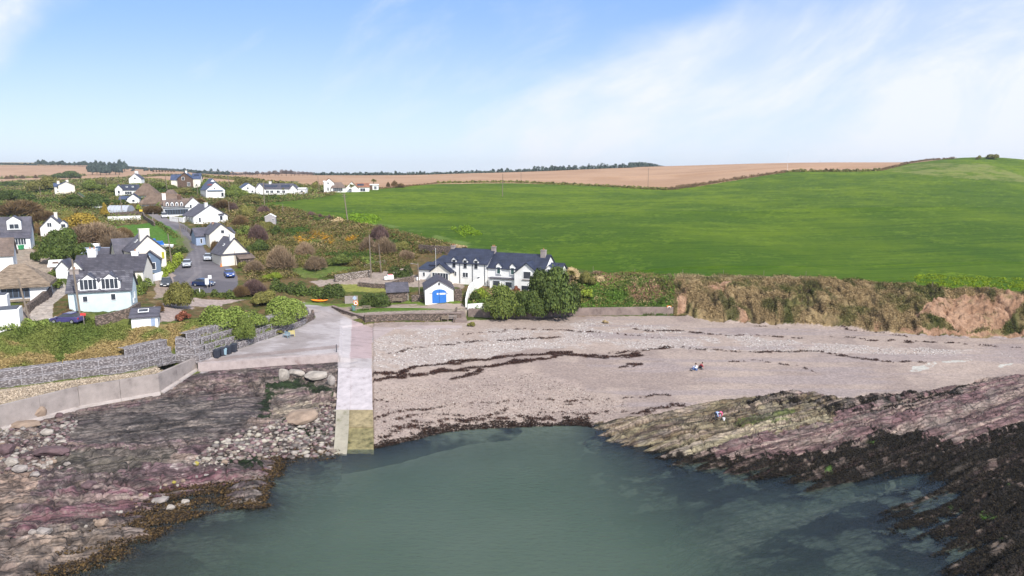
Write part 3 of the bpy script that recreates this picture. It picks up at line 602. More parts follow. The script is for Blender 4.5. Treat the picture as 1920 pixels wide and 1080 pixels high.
mot = fbm(u * .35, v * 1.1, 5, 171, .65); cL = mm(cL, pc(150, 138, 130), sst(mot, .5, .62) * .6); cL = mm(cL, pc(80, 74, 74), sst(fbm(u * .5 + 3, v * 1.5, 5, 173, .65), .53, .64) * .65); lay = fbm(u * .06, v * 2.6, 4, 177, .7); lay2 = fbm(u * .10 + 7, v * 5.5, 3, 178, .7); cL = mm(cL, pc(196, 178, 166), sst(lay, .56, .66) * .5); cL = mm(cL, pc(70, 58, 60), sst(lay2, .57, .68) * .5); cL = cL * (.46 + .95 * ng)[:, None] * 1.0; cR = mm(cR, pc(206, 184, 168), sst(lay, .58, .66) * .55 * (1 - .85 * wR2)); cR = mm(cR, pc(66, 46, 48), sst(lay2, .56, .66) * .65); cR = mm(cR, pc(150, 140, 132), sst(mot, .52, .66) * .5 * (1 - .85 * wR2)); cR = cR * (.50 + .92 * nf)[:, None] * 1.0
cL = mm(cL, pc(36, 56, 22), algae * .92)
blot = fbm(x * .22, y * .34, 5, 180, .62); far_ = inpoly(px_, py_, [(1130, 800), (1300, 860), (1560, 930), (1720, 890), (2300, 880), (2300, 2000), (1000, 2000)])
chd_ = dpoly(px_ + (nf - .5) * 60, py_ + (ng - .5) * 30, [(1200, 1090), (1330, 1045), (1450, 985), (1560, 948), (1640, 922), (1700, 908)]) / ((46 - 42 * sst(px_, 1200, 1720)) * (.7 + .6 * nb))
ud = np.tile(pc(120, 124, 108), (len(x), 1)); ud = mm(ud, pc(20, 20, 24), sst(blot, .40, .50)); ud = mm(ud, pc(150, 150, 132), sst(1.25 - chd_, 0, .5))
sub_ = sst(.06 - z_, 0, .12); cR = mm(cR, ud, sub_ * (px_ > 1100)); cL = mm(cL, ud, sub_ * .9)
cc = np.where(isL[:, None], cL, cR); CHN = (x, y)
full = np.zeros(ZG.shape + (3,)); full[idx] = cc
put(REG == 5, full)
sb = mixc(pc(150, 150, 130), pc(45, 48, 50), sst(fbm(XG * .11, YG * .2, 4, 160) + .12 * sst(GPX, 1150, 1500), .46, .56) * ((GPX > 1130) | (GPX < 620)))
chn = dpoly(NX, NYp, [(1200, 1090), (1330, 1045), (1450, 985), (1560, 948), (1640, 922), (1700, 908)]) < (46 - 42 * sst(GPX, 1200, 1720)) * (.7 + .6 * n_mid)
sb = mixc(sb, pc(150, 150, 130), chn * 1.0); 
sb = mixc(sb, pc(34, 36, 46), (dpoly(GPX, GPY, [(517, 890), (600, 875), (700, 858), (840, 822)]) < 16) * sst(n_mid, .35, .5) * .9)
bl_ = fbm(XG * .22, YG * .34, 5, 180, .62); near_ = sst(GPX, 1030, 1160) + sst(GPX, 720, 600); sb = np.where((chn & (fbm(XG * .3, YG * .3, 3, 190) > .35))[..., None], sb, mixc(np.broadcast_to(pc(150, 152, 132), sb.shape), np.broadcast_to(pc(20, 20, 26), sb.shape), sst(bl_, .38, .48) * near_))
sb = mixc(sb, pc(16, 20, 34), (dpoly(GPX, GPY, [(517, 890), (600, 872), (700, 856), (860, 818), (960, 806)]) < 18 * (.6 + n_mid)) * sst(n_mid, .3, .5) * .9)
put(REG == 6, sb)
# bank above the gabions
c = mixc(pc(120, 128, 66), pc(96, 110, 52), sst(n_mid, .4, .6))
straw = P([(0, 690), (0, 640), (80, 650), (110, 680), (170, 650), (260, 610), (360, 605), (400, 620), (330, 655), (150, 695), (0, 715)])
c = mixc(c, mixc(pc(180, 152, 106), pc(150, 128, 86), n_fine), straw * sst(n_mid, .32, .5) * .85)
led = P([(-200, 830), (0, 760), (300, 700), (360, 670), (372, 680), (330, 676), (250, 698), (0, 730), (-200, 800)], False)
c = mixc(c, mixc(pc(196, 178, 160), pc(120, 120, 60), sst(n_mid, .45, .6)), led * .9)
put(REG == 7, c)
# made ground: yards, drives, lawns
MADE = np.zeros(ZG.shape, bool)
def made(poly, col, t=.9, m=None, noise=True):
    mm_ = P(poly, noise) & ~seaward & ~gf; MADE[mm_] = True
    tone(mm_, pc(*col), np.full(ZG.shape, t))
# apron, road, track
c = mixc(pc(196, 187, 187), pc(172, 162, 160), sst(n_mid, .42, .62)); c = mixc(c, pc(192, 170, 170), inpoly(GPX, GPY, [(660, 600), (700, 608), (697, 672), (655, 672)]) * .9)
c = mixc(c, pc(150, 128, 120), (dpoly(GPX, GPY, [(376, 680), (440, 669), (520, 661), (632, 650)]) < 3) * .5); c = mixc(c, pc(196, 176, 170), inpoly(GPX, GPY, [(700, 600), (900, 600), (900, 620), (700, 645)]) * .7)
c = mixc(c, pc(140, 128, 126), sst(fbm(XG * .5, YG * 2, 3, 170), .6, .72) * .35); c = mixc(c, pc(236, 228, 230), inpoly(GPX, GPY, [(638, 600), (660, 600), (656, 690), (634, 690)]) * .3)
put(REG == 9, c)
c = mixc(pc(112, 108, 114), pc(128, 123, 128), sst(n_mid, .4, .6)); trk = [(290, 404), (322, 420), (345, 436), (358, 452), (364, 470), (368, 490), (372, 515)]
dd = dpoly(GPX, GPY, trk); c = mixc(c, pc(150, 144, 148), (np.abs(dd - 5) < 2.2) * .45 * sst(n_fine, .3, .5)); c = mixc(c, pc(158, 150, 152), (YG > 195) * sst(YG, 195, 225) * .7)
c = mixc(c, pc(150, 142, 142), (dpoly(GPX, GPY, [(372, 510), (350, 530), (345, 546)]) < 3) * .4); put(REG == 10, c)
c = mixc(pc(186, 168, 156), pc(168, 150, 138), sst(n_mid, .4, .6)); c = mixc(c, pc(128, 128, 70), (dpoly(GPX, GPY, [(640, 577), (700, 574), (800, 573)]) < 1.6) * sst(n_fine, .4, .6) * .7); put(REG == 11, c)
# --- build the sheets
def sheet(name, mask_id, mat):
    fm = REG[:-1, :-1] == mask_id
    i, j = np.where(fm)
    if not len(i): return None
    vi = i * NA + j; f = np.stack([vi, vi + 1, vi + NA + 1, vi + NA], 1)
    uq, inv = np.unique(f.ravel(), return_inverse=True)
    co = np.stack([XG.ravel()[uq], YG.ravel()[uq], ZG.ravel()[uq]], 1)
    o = np_mesh(name, co, inv.reshape(-1, 4), mat, COL.reshape(-1, 3)[uq])
    return tag(o, kind='structure')
made([(0, 460), (60, 470), (95, 480), (110, 510), (60, 520), (0, 500)], (190, 172, 158), .8)
made([(90, 530), (100, 518), (120, 530), (128, 548), (100, 570), (98, 600), (50, 605), (60, 580), (85, 560)], (205, 192, 182), .95, noise=False)
made([(45, 612), (60, 575), (78, 560), (60, 560), (30, 590), (30, 612)], (170, 155, 148), .8)
made([(268, 582), (330, 562), (420, 560), (470, 560), (410, 572), (350, 578), (330, 600), (290, 605)], (200, 180, 172), .9)
made([(300, 510), (320, 505), (330, 520), (318, 548), (290, 560), (286, 540)], (190, 170, 158), .8)
made([(575, 528), (640, 520), (700, 512), (760, 505), (790, 520), (870, 530), (870, 540), (700, 532), (600, 534)], (190, 172, 162), .85)
made([(640, 583), (860, 580), (880, 576), (870, 600), (840, 590), (700, 592), (660, 600), (640, 590)], (178, 162, 152), .9, noise=False)
made([(560, 566), (640, 570), (860, 562), (860, 568), (640, 576), (566, 572)], (112, 135, 55), .85)
made([(640, 586), (680, 578), (770, 577), (835, 580), (700, 585), (660, 588)], (100, 130, 45), .9, noise=False)
made([(640, 532), (700, 532), (760, 542), (700, 550), (650, 548)], (158, 160, 82), .8)
made([(218, 425), (300, 415), (340, 440), (345, 458), (300, 460), (240, 440)], (92, 135, 50), .9)
made([(540, 505), (620, 500), (680, 500), (600, 522), (560, 520)], (110, 132, 62), .7)
made([(330, 430), (352, 445), (362, 470), (350, 480), (330, 470)], (120, 120, 70), .6)
M_hill = mat_ground('rough_ground', 1.4, .35, .35, 1.8); M_field = mat_ground('pasture', .8, .16, .10, 3); M_plough = mat_ground('tilled_soil', .5, .12, .15, 1)
M_cliff = mat_ground('cliff_turf', 1.6, .35, .45, 2.2); M_beach = mat_ground('shingle', 2.5, .12, .05, 6, pebble=.16); M_rock = mat_ground('shore_rock', 2.4, .42, .22, 3.2, rough=.85, spec=.3, cracks=.42)
M_bank = mat_ground('bank_turf', 1.6, .35, .35, 2.2); M_bed = mat_ground('sea_bed', .5, .2, .1, 1)
M_conc = mat_ground('apron_concrete', 1.0, .10, .02, 6); M_asph = mat_ground('asphalt', 1.5, .10, .02, 8); M_trk = mat_ground('track_gravel', 2, .15, .05, 5)
for k, (nm, mt) in enumerate(zip(names, [M_hill, M_field, M_plough, M_cliff, M_beach, M_rock, M_bed, M_bank, M_hill, M_conc, M_asph, M_trk])): sheet(nm, k, mt)
# ---------------------------------------------------------------- water
def water():
    ys = np.concatenate([[-1400, -500, -100, 0, 20, 32], np.arange(40.5, 130, .5)]); aa = np.concatenate([[-30], AC[::5], [30]])
    Am, Ym = np.meshgrid(aa, ys); Xm = Am * np.maximum(Ym, 40); Xm[Ym < 40] *= 1
    dep = np.full(Xm.shape, 4.0); ins = (Ym > 40) & (np.abs(Am) < .93); dep[ins] = -ground(Xm[ins], Ym[ins])
    dep[(Ym >= 20) & (Ym <= 41)] = np.take(dep, [np.where(ys > 41)[0][0]], 0).repeat(((ys >= 20) & (ys <= 41)).sum(), 0).ravel() if True else 0
    ny, nx = Xm.shape; i, j = np.meshgrid(range(ny - 1), range(nx - 1), indexing='ij'); i = i.ravel(); j = j.ravel()
    mn = np.maximum.reduce([dep[i, j], dep[i + 1, j], dep[i, j + 1], dep[i + 1, j + 1]]); keep = mn > -.15
    i = i[keep]; j = j[keep]; vi = i * nx + j; f = np.stack([vi, vi + 1, vi + nx + 1, vi + nx], 1)
    uq, inv = np.unique(f.ravel(), return_inverse=True)
    co = np.stack([Xm.ravel()[uq], Ym.ravel()[uq], np.zeros(len(uq))], 1)
    m, t, b = new_mat('sea_water'); l = t.links
    at = nd(t, 'ShaderNodeAttribute', attribute_name='depth')
    mr = nd(t, 'ShaderNodeMath', operation='MULTIPLY'); pw = nd(t, 'ShaderNodeMath', operation='POWER'); l.new(at.outputs['Fac'], pw.inputs[0]); pw.inputs[1].default_value = 1.5; l.new(pw.outputs[0], mr.inputs[0]); mr.inputs[1].default_value = -.55
    ex = nd(t, 'ShaderNodeMath', operation='EXPONENT'); l.new(mr.outputs[0], ex.inputs[0])
    om = nd(t, 'ShaderNodeMath', operation='SUBTRACT'); om.inputs[0].default_value = 1; l.new(ex.outputs[0], om.inputs[1]); om.use_clamp = True
    tr = nd(t, 'ShaderNodeBsdfTransparent'); tr.inputs[0].default_value = (.80, .88, .88, 1)
    g = nd(t, 'ShaderNodeNewGeometry'); n0 = nd(t, 'ShaderNodeTexNoise'); n0.inputs['Scale'].default_value = .035; n0.inputs['Detail'].default_value = 5; l.new(g.outputs['Position'], n0.inputs['Vector'])
    cr = nd(t, 'ShaderNodeValToRGB'); l.new(n0.outputs['Fac'], cr.inputs[0]); cr.color_ramp.elements[0].position = .35; cr.color_ramp.elements[1].position = .65
    cr.color_ramp.elements[0].color = (.046, .072, .047, 1); cr.color_ramp.elements[1].color = (.068, .092, .066, 1)
    df = nd(t, 'ShaderNodeBsdfDiffuse'); l.new(cr.outputs[0], df.inputs[0])
    mx = nd(t, 'ShaderNodeMixShader'); l.new(om.outputs[0], mx.inputs[0]); l.new(tr.outputs[0], mx.inputs[1]); l.new(df.outputs[0], mx.inputs[2])
    gl = nd(t, 'ShaderNodeBsdfGlossy'); gl.inputs['Roughness'].default_value = .12
    fr = nd(t, 'ShaderNodeFresnel'); fr.inputs['IOR'].default_value = 1.33
    mp = nd(t, 'ShaderNodeMapping'); mp.inputs['Scale'].default_value = (.8, 1.8, 1); mp.inputs['Rotation'].default_value = (0, 0, R(12)); l.new(g.outputs['Position'], mp.inputs[0])
    n1_ = nd(t, 'ShaderNodeTexNoise'); n1_.inputs['Scale'].default_value = 1.4; n1_.inputs['Detail'].default_value = 5; n1_.inputs['Roughness'].default_value = .6; l.new(mp.outputs[0], n1_.inputs['Vector'])
    bn = nd(t, 'ShaderNodeBump'); bn.inputs['Strength'].default_value = .8; bn.inputs['Distance'].default_value = .16; l.new(n1_.outputs['Fac'], bn.inputs['Height'])
    for q in (df, gl, fr): l.new(bn.outputs[0], q.inputs['Normal'])
    m2 = nd(t, 'ShaderNodeMixShader'); l.new(fr.outputs[0], m2.inputs[0]); l.new(mx.outputs[0], m2.inputs[1]); l.new(gl.outputs[0], m2.inputs[2])
    l.new(m2.outputs[0], t.nodes['Material Output'].inputs[0]); t.nodes.remove(b)
    tag(np_mesh('sea_water', co, inv.reshape(-1, 4), m, extra={'depth': np.maximum(dep.ravel()[uq], 0)}), kind='structure')
water()
# ================================================================ BUILDINGS AND WALLS
M_white = mat_paint('white_render', (.80, .79, .77), .85, .04, .8, dirt=(.70, .68, .65)); M_cream = mat_paint('cream_render', (.72, .67, .58), .85, .05, .8)
M_pblue = mat_paint('pale_blue_render', (.55, .64, .65), .85, .05, .8, dirt=(.48, .56, .56)); M_bgrey = mat_paint('blue_grey_board', pc(122, 142, 168), .7, .08, 1); M_lblue = mat_paint('light_blue_wall', pc(178, 196, 226), .8, .06, 1)
def mat_slate(name, a, b, sx=1.6, sy=2.6, rough=.55):
    m, t, bs = new_mat(name); l = t.links; tcn = nd(t, 'ShaderNodeTexCoord'); br = nd(t, 'ShaderNodeTexBrick'); mp = nd(t, 'ShaderNodeMapping'); mp.inputs['Scale'].default_value = (1, 1, 1)
    l.new(tcn.outputs['Object'], mp.inputs[0]); sx_ = nd(t, 'ShaderNodeSeparateXYZ'); l.new(mp.outputs[0], sx_.inputs[0]); ad = nd(t, 'ShaderNodeMath', operation='ADD'); l.new(sx_.outputs[0], ad.inputs[0]); l.new(sx_.outputs[1], ad.inputs[1])
    cb = nd(t, 'ShaderNodeCombineXYZ'); l.new(ad.outputs[0], cb.inputs[0]); l.new(sx_.outputs[2], cb.inputs[1]); l.new(cb.outputs[0], br.inputs['Vector'])
    br.inputs['Color1'].default_value = (*a, 1); br.inputs['Color2'].default_value = (*b, 1); br.inputs['Mortar'].default_value = (*[c * .55 for c in a], 1); br.inputs['Scale'].default_value = 1.0
    br.inputs['Brick Width'].default_value = .55; br.inputs['Row Height'].default_value = .28; br.inputs['Mortar Size'].default_value = .015; br.inputs['Bias'].default_value = -.1
    n = nd(t, 'ShaderNodeTexNoise'); n.inputs['Scale'].default_value = .7; n.inputs['Detail'].default_value = 6; l.new(tcn.outputs['Object'], n.inputs['Vector'])
    mr = nd(t, 'ShaderNodeMapRange'); l.new(n.outputs['Fac'], mr.inputs[0]); mr.inputs[1].default_value = .3; mr.inputs[2].default_value = .7; mr.inputs[3].default_value = .75; mr.inputs[4].default_value = 1.3
    v = nd(t, 'ShaderNodeVectorMath', operation='SCALE'); l.new(br.outputs[0], v.inputs[0]); l.new(mr.outputs[0], v.inputs['Scale']); l.new(v.outputs[0], bs.inputs['Base Color']); bs.inputs['Roughness'].default_value = rough; bs.inputs['Specular IOR Level'].default_value = .35
    return m
M_navy = mat_slate('dark_slate', pc(56, 62, 84), pc(66, 72, 92)); M_slate = mat_slate('grey_slate', pc(94, 92, 104), pc(110, 106, 116)); M_oldsl = mat_slate('weathered_slate', pc(78, 76, 86), pc(128, 126, 134)); M_btile = mat_slate('brown_tile', pc(128, 112, 104), pc(144, 124, 112), rough=.8); M_otile = mat_slate('orange_tile', pc(176, 124, 96), pc(160, 112, 88), rough=.8); M_bluer = mat_slate('blue_roof', pc(74, 88, 120), pc(88, 100, 132))
M_thatch = mat_paint('thatch', pc(158, 140, 122), 1, .25, 1.1, .15, dirt=tuple(pc(106, 90, 80)), zs=4); M_thatch2 = mat_paint('dark_thatch', pc(138, 118, 104), 1, .2, 1.0, .12, dirt=tuple(pc(106, 90, 80)))
def mat_stone(name, a, b, mort, scale=3.0, bump=.06):
    m, t, bs = new_mat(name); l = t.links; tcn = nd(t, 'ShaderNodeTexCoord'); v = nd(t, 'ShaderNodeTexVoronoi'); v.inputs['Scale'].default_value = scale; mp = nd(t, 'ShaderNodeMapping'); mp.inputs['Scale'].default_value = (1, 1, 1.7)
    l.new(tcn.outputs['Object'], mp.inputs[0]); l.new(mp.outputs[0], v.inputs['Vector']); sp = nd(t, 'ShaderNodeSeparateColor'); l.new(v.outputs['Color'], sp.inputs[0])
    r = nd(t, 'ShaderNodeValToRGB'); l.new(sp.outputs[0], r.inputs[0]); r.color_ramp.elements[0].color = (*a, 1); r.color_ramp.elements[1].color = (*b, 1)
    r2 = nd(t, 'ShaderNodeMapRange'); l.new(v.outputs['Distance'], r2.inputs[0]); r2.inputs[1].default_value = .25; r2.inputs[2].default_value = .6
    mx = nd(t, 'ShaderNodeMixRGB'); l.new(r2.outputs[0], mx.inputs[0]); l.new(r.outputs[0], mx.inputs[1]); mx.inputs[2].default_value = (*mort, 1); l.new(mx.outputs[0], bs.inputs['Base Color'])
    bn = nd(t, 'ShaderNodeBump'); bn.inputs['Distance'].default_value = bump; bn.invert = True; l.new(v.outputs['Distance'], bn.inputs['Height']); l.new(bn.outputs[0], bs.inputs['Normal']); bs.inputs['Roughness'].default_value = .95
    return m
M_stone = mat_stone('rubble_stone', pc(128, 108, 98), pc(176, 154, 140), pc(96, 84, 76)); M_gab = mat_stone('gabion_stone', pc(158, 150, 150), pc(208, 200, 200), pc(122, 114, 114), 3.4, .08); M_brick = mat_stone('brown_stone_facing', pc(126, 98, 82), pc(156, 126, 108), pc(110, 90, 78), 3)
M_concw = mat_paint('aged_concrete', pc(184, 172, 166), .9, .12, .5, .02, dirt=tuple(pc(142, 130, 126))); M_slip = mat_paint('pale_concrete', pc(214, 204, 206), .9, .10, .9, .03, dirt=tuple(pc(176, 162, 160))); M_moss = mat_paint('mossy_concrete', pc(172, 156, 120), .9, .25, 1.0, .05, dirt=tuple(pc(120, 112, 70)))
M_swall = mat_paint('stained_sea_wall', pc(160, 142, 134), .9, .15, .7, .04, dirt=tuple(pc(118, 102, 98)))
def mat_glass(name, c, rough=.12):
    m, t, b = new_mat(name); b.inputs['Base Color'].default_value = (*c, 1); b.inputs['Roughness'].default_value = rough; b.inputs['Specular IOR Level'].default_value = .6
    n = nd(t, 'ShaderNodeTexNoise'); n.inputs['Scale'].default_value = .8; tcn = nd(t, 'ShaderNodeTexCoord'); t.links.new(tcn.outputs['Object'], n.inputs['Vector'])
    r = nd(t, 'ShaderNodeValToRGB'); t.links.new(n.outputs['Fac'], r.inputs[0]); r.color_ramp.elements[0].color = (*[x * .6 for x in c], 1); r.color_ramp.elements[1].color = (*[min(1, x * 1.8) for x in c], 1); t.links.new(r.outputs[0], b.inputs['Base Color'])
    return m
M_glass = mat_glass('window_glass', (.035, .04, .05)); M_wframe = mat_paint('white_frame', (.8, .8, .8), .5, .03, 2); M_dframe = mat_paint('dark_trim', (.03, .035, .045), .5, .1, 2); M_bdoor = mat_paint('bright_blue_door', pc(62, 132, 222) * 1.1, .5, .06, 1.5)
M_pot = mat_paint('clay_pot', pc(190, 140, 105), .8, .1, 3); M_wood = mat_paint('weathered_wood', pc(164, 148, 130), .85, .15, 3, zs=.3); M_pole = mat_paint('pole_wood', pc(150, 136, 122), .85, .15, 2); M_solar = mat_glass('solar_glass', (.02, .025, .045)); M_grass_g = mat_paint('felt_green', pc(96, 116, 84), .9, .1, 1)
M_flat = mat_paint('flat_roof_felt', pc(96, 100, 112), .8, .08, .8)
HOUSES = []
class House:
    """dimensions in photo pixels at the house's distance (scale s metres per pixel); local x = along the front, -y = front"""
    def __init__(h, name, label, px, py, rz=0, anc=(0, 0), cat='house', group=None, s=None, dz=0):
        g = G(px, py); h.s = s or mpp(g); HOUSES.append((g.x, g.y, h.s)); h.rz = R(rz); c, k = cos(h.rz), sin(h.rz); ax, ay = anc[0] * h.s, anc[1] * h.s
        h.root = empty(name, (g.x - (ax * c - ay * k), g.y - (ax * k + ay * c), g.z + dz * h.s), h.rz, label, cat, group)
    def block(h, x, y, L, D, he, hr, ax='x', wall=None, roof=None, hip=0, over=.28, base=-1.6, th=.16, wn='wall', rn='roof', mono=False, parapet=False):
        """x, y: centre of the front edge; the block runs back from y; z heights in px"""
        s = h.s; x, y, L, D, he, hr = x * s, y * s, L * s, D * s, he * s, hr * s; w = L / 2; b0 = base
        h.b = (x, y, L, D, he, hr, ax); wall = wall or M_white; roof = roof or M_slate
        P3 = lambda a, b, c: (x + a, y + b, c)
        m = MB()
        if mono:      # single pitch: high at the back
            m.prism([P3(-w, 0, b0), P3(-w, D, b0), P3(-w, D, hr - .02), P3(-w, 0, he - .02)], (L, 0, 0)); r = MB(); o = over; sl = (hr - he) / D
            r.prism([P3(-w - o, -o, he - o * sl), P3(-w - o, D + o, hr + o * sl), P3(-w - o, D + o, hr + o * sl + th), P3(-w - o, -o, he - o * sl + th)], (L + 2 * o, 0, 0))
        elif hr - he < .25:    # flat
            m.box(P3(0, D / 2, (b0 + he) / 2), (L, D, he - b0)); r = MB().box(P3(0, D / 2, he + th / 2), (L + 2 * over, D + 2 * over, th))
        elif hip:
            m.box(P3(0, D / 2, (b0 + he) / 2), (L, D, he - b0)); r = MB(); o = over; hp = hip * s
            if ax == 'x': e = [(-w - o, -o), (w + o, -o), (w + o, D + o), (-w - o, D + o)]; rd = [(-w + hp, D / 2), (w - hp, D / 2)]; fs = [(0, 1, 5, 4), (1, 2, 5), (2, 3, 4, 5), (3, 0, 4)]
            else: e = [(-w - o, -o), (w + o, -o), (w + o, D + o), (-w - o, D + o)]; rd = [(0, hp), (0, D - hp)]; fs = [(0, 1, 4), (1, 2, 5, 4), (2, 3, 5), (3, 0, 4, 5)]
            vs = [P3(a, b, he - .05) for a, b in e] + [P3(a, b, hr) for a, b in rd]; r.add(vs + [P3(a, b, he - .05 - th) for a, b in e], fs + [(0, 6, 7, 1), (1, 7, 8, 2), (2, 8, 9, 3), (3, 9, 6, 0), (6, 9, 8, 7)])
        elif ax == 'x':
            m.prism([P3(-w, 0, b0), P3(-w, D, b0), P3(-w, D, he), P3(-w, D / 2, hr), P3(-w, 0, he)], (L, 0, 0)); r = MB(); o = over; sl = (hr - he) / (D / 2)
            r.prism([P3(-w - o, -o, he - o * sl + .02), P3(-w - o, D / 2, hr + .02), P3(-w - o, D + o, he - o * sl + .02), P3(-w - o, D + o, he - o * sl + th), P3(-w - o, D / 2, hr + th * 1.3), P3(-w - o, -o, he - o * sl + th)], (L + 2 * o, 0, 0))
        else:
            m.prism([P3(-w, 0, b0), P3(w, 0, b0), P3(w, 0, he), P3(0, 0, hr), P3(-w, 0, he)], (0, D, 0)); r = MB(); o = over; sl = (hr - he) / w
            r.prism([P3(-w - o, -o, he - o * sl + .02), P3(0, -o, hr + .02), P3(w + o, -o, he - o * sl + .02), P3(w + o, -o, he - o * sl + th), P3(0, -o, hr + th * 1.3), P3(-w - o, -o, he - o * sl + th)], (0, D + 2 * o, 0))
        h.wall = m.build(wn, wall, h.root); h.roof = r.build(rn, roof, h.root); return h
    def frame3(h, f):
        x, y, L, D, he, hr, ax = h.b
        return {'f': (Vector((x, y, 0)), Vector((1, 0, 0)), Vector((0, -1, 0))), 'l': (Vector((x - L / 2, y + D / 2, 0)), Vector((0, -1, 0)), Vector((-1, 0, 0))), 'r': (Vector((x + L / 2, y + D / 2, 0)), Vector((0, 1, 0)), Vector((1, 0, 0)))}[f]
    def win(h, f, u, z, w, hh, name='window', frame=None, glass=None, bars=1, fw=None, arch=False):
        """frame ring standing proud of the wall with the pane set inside it"""
        s = h.s; o, e, n = h.frame3(f); u, z, w, hh = u * s, z * s, w * s, hh * s; fw = fw or max(.06, min(.10, w * .10)); rz = math.atan2(e.y, e.x)
        def bx(m, cu, cz, ww, hz, t, off): p = o + e * cu + n * off; return m.box((p.x, p.y, cz), (ww, t, hz), rz)
        m = MB(); t = .09
        for sx in (-1, 1): bx(m, u + sx * (w / 2 - fw / 2), z + hh / 2, fw, hh - 2 * fw, t, t / 2 - .02)
        bx(m, u, z + fw / 2, w, fw, t + .03, t / 2 - .01); bx(m, u, z + hh - fw / 2, w, fw, t, t / 2 - .02)
        for i in range(1, bars): bx(m, u - w / 2 + w * i / bars, z + hh / 2, fw * .7, hh - 2 * fw, t * .8, t / 2 - .025)
        fo = m.build(name, frame or M_wframe, h.root)
        g = MB(); bx(g, u, z + hh / 2, w - 2 * fw + .01, hh - 2 * fw + .01, .03, .018); g.build('pane', glass or M_glass, fo); return fo
    def slab(h, name, mat, f, u, z, w, hh, t=.08, off=None):
        s = h.s; o, e, n = h.frame3(f); rz = math.atan2(e.y, e.x); p = o + e * (u * s) + n * ((t / 2 - .01) if off is None else off * s)
        return MB().box((p.x, p.y, (z + hh / 2) * s), (w * s, t, hh * s), rz).build(name, mat, h.root)
    def chim(h, x, y, z0, z1, w=5, d=5, mat=None, pots=2):
        s = h.s; m = MB().box((x * s, y * s, (z0 + z1) / 2 * s), (w * s, d * s, (z1 - z0) * s)); m.box((x * s, y * s, z1 * s + .06), (w * s + .14, d * s + .14, .14))
        o = m.build('chimney', mat or M_concw, h.root)
        for i in range(pots):
            xx = x * s + (i - (pots - 1) / 2) * w * s * .5; MB().tube((xx, y * s, z1 * s + .12), (xx, y * s, z1 * s + .5), .14, .11, 8).build('chimney_pot', M_pot, o)
        return o
    def dormer(h, x, z0, w, hh, rise, y=0, D=14, wall=None, roof=None, ww=None, wh=None, glass=None, frame=None, face='f', bars=1):
        """gabled dormer; x, y of its front centre, z0 sill height"""
        keep = (h.b, h.wall, h.roof); s = h.s; X, Y, w_, D_, a, b = x * s, y * s, w * s, D * s, (z0 + hh) * s, (z0 + hh + rise) * s; wl = w_ / 2; o = .1; sl = (b - a) / wl
        m = MB().prism([(X - wl, Y, z0 * s), (X + wl, Y, z0 * s), (X + wl, Y, a), (X, Y, b), (X - wl, Y, a)], (0, D_, 0)); dm = m.build('dormer', wall or M_white, h.root)
        r = MB().prism([(X - wl - o, Y - o, a - o * sl + .02), (X, Y - o, b + .02), (X + wl + o, Y - o, a - o * sl + .02), (X + wl + o, Y - o, a - o * sl + .13), (X, Y - o, b + .15), (X - wl - o, Y - o, a - o * sl + .13)], (0, D_ + o, 0))
        r.build('dormer_roof', roof or M_navy, dm)
        h.b = (X, Y, w_, D_, a, b, 'y'); ww = ww or w * .7; wh = wh or hh * .9
        f = h.win('f', 0, z0 + hh * .08, ww, wh, glass=glass, frame=frame, bars=bars); h.b, h.wall, h.roof = keep; return dm
    def sky(h, u, v, w=5, d=6, mat=None, name='skylight', side=-1):
        """roof window lying on the front slope (x-ridge) or side slope (y-ridge); v = 0 eave .. 1 ridge"""
        x, y, L, D, he, hr, ax = h.b; s = h.s; m = MB(); w_, d_ = w * s, d * s
        if ax == 'x': sl = math.atan2(hr - he, D / 2); p = Vector((x + u * s, y + v * D / 2, he + v * (hr - he) + .19)); q = Matrix.Rotation(sl, 3, 'X')
        else: sl = math.atan2(hr - he, L / 2) * -side; p = Vector((x + side * (1 - v) * L / 2, y + u * s, he + v * (hr - he) + .19)); q = Matrix.Rotation(-sl if side > 0 else -sl, 3, 'Y'); q = Matrix.Rotation(math.atan2(hr - he, L / 2) * (-1 if side < 0 else 1), 3, 'Y')
        def bb(mm_, ww, dd, hh, up):
            vs = [q @ Vector((a * ww / 2, b * dd / 2, c * hh / 2 + up)) + p for a, b, c in ((-1, -1, -1), (1, -1, -1), (1, 1, -1), (-1, 1, -1), (-1, -1, 1), (1, -1, 1), (1, 1, 1), (-1, 1, 1))]
            return mm_.add(vs, [(3, 2, 1, 0), (4, 5, 6, 7), (0, 1, 5, 4), (1, 2, 6, 5), (2, 3, 7, 6), (3, 0, 4, 7)])
        if mat: return bb(MB(), w_, d_, .08, .03).build(name, mat, h.root)
        o = bb(MB(), w_, d_, .1, .02).build(name, M_wframe, h.root); bb(MB(), w_ - .2, d_ - .2, .04, .08).build('pane', M_glass, o); return o
# ---- the two joined white houses above the beach
A = House('beach_house', 'white two storey house with navy slate roof and three arched dormers', 835, 529, -22, anc=(0, 0))
A.block(43, 0, 86, 66, 38, 60, roof=M_navy)
for u, gx in ((-24, 19), (-1, 42), (21, 64)):
    A.dormer(43 + u, 28, 9.5, 15, 5, y=-.6, D=26, ww=6, wh=14, frame=M_dframe)
A.win('f', -23, 12, 9, 10, bars=2); A.win('f', -1, 11, 12, 10, bars=2); A.win('f', 26, 8, 6, 6, bars=1)
for u in (-12.5, 13.5, 38): A.slab('drainpipe', M_dframe, 'f', u, 0, .9, 36, .1)
A.chim(1, 33, 54, 65, 7, 7); A.chim(85, 33, 54, 66, 7, 8)
A.block(-20, 16, 40, 46, 30, 46, roof=M_navy, hip=16, wn='wing_wall', rn='wing_roof'); A.win('f', -8, 10, 6, 9)
A.block(-40, -2, 30, 36, 22, 30, roof=M_navy, mono=True, wn='lean_to_wall', rn='lean_to_roof'); A.win('f', -4, 9, 5, 8)
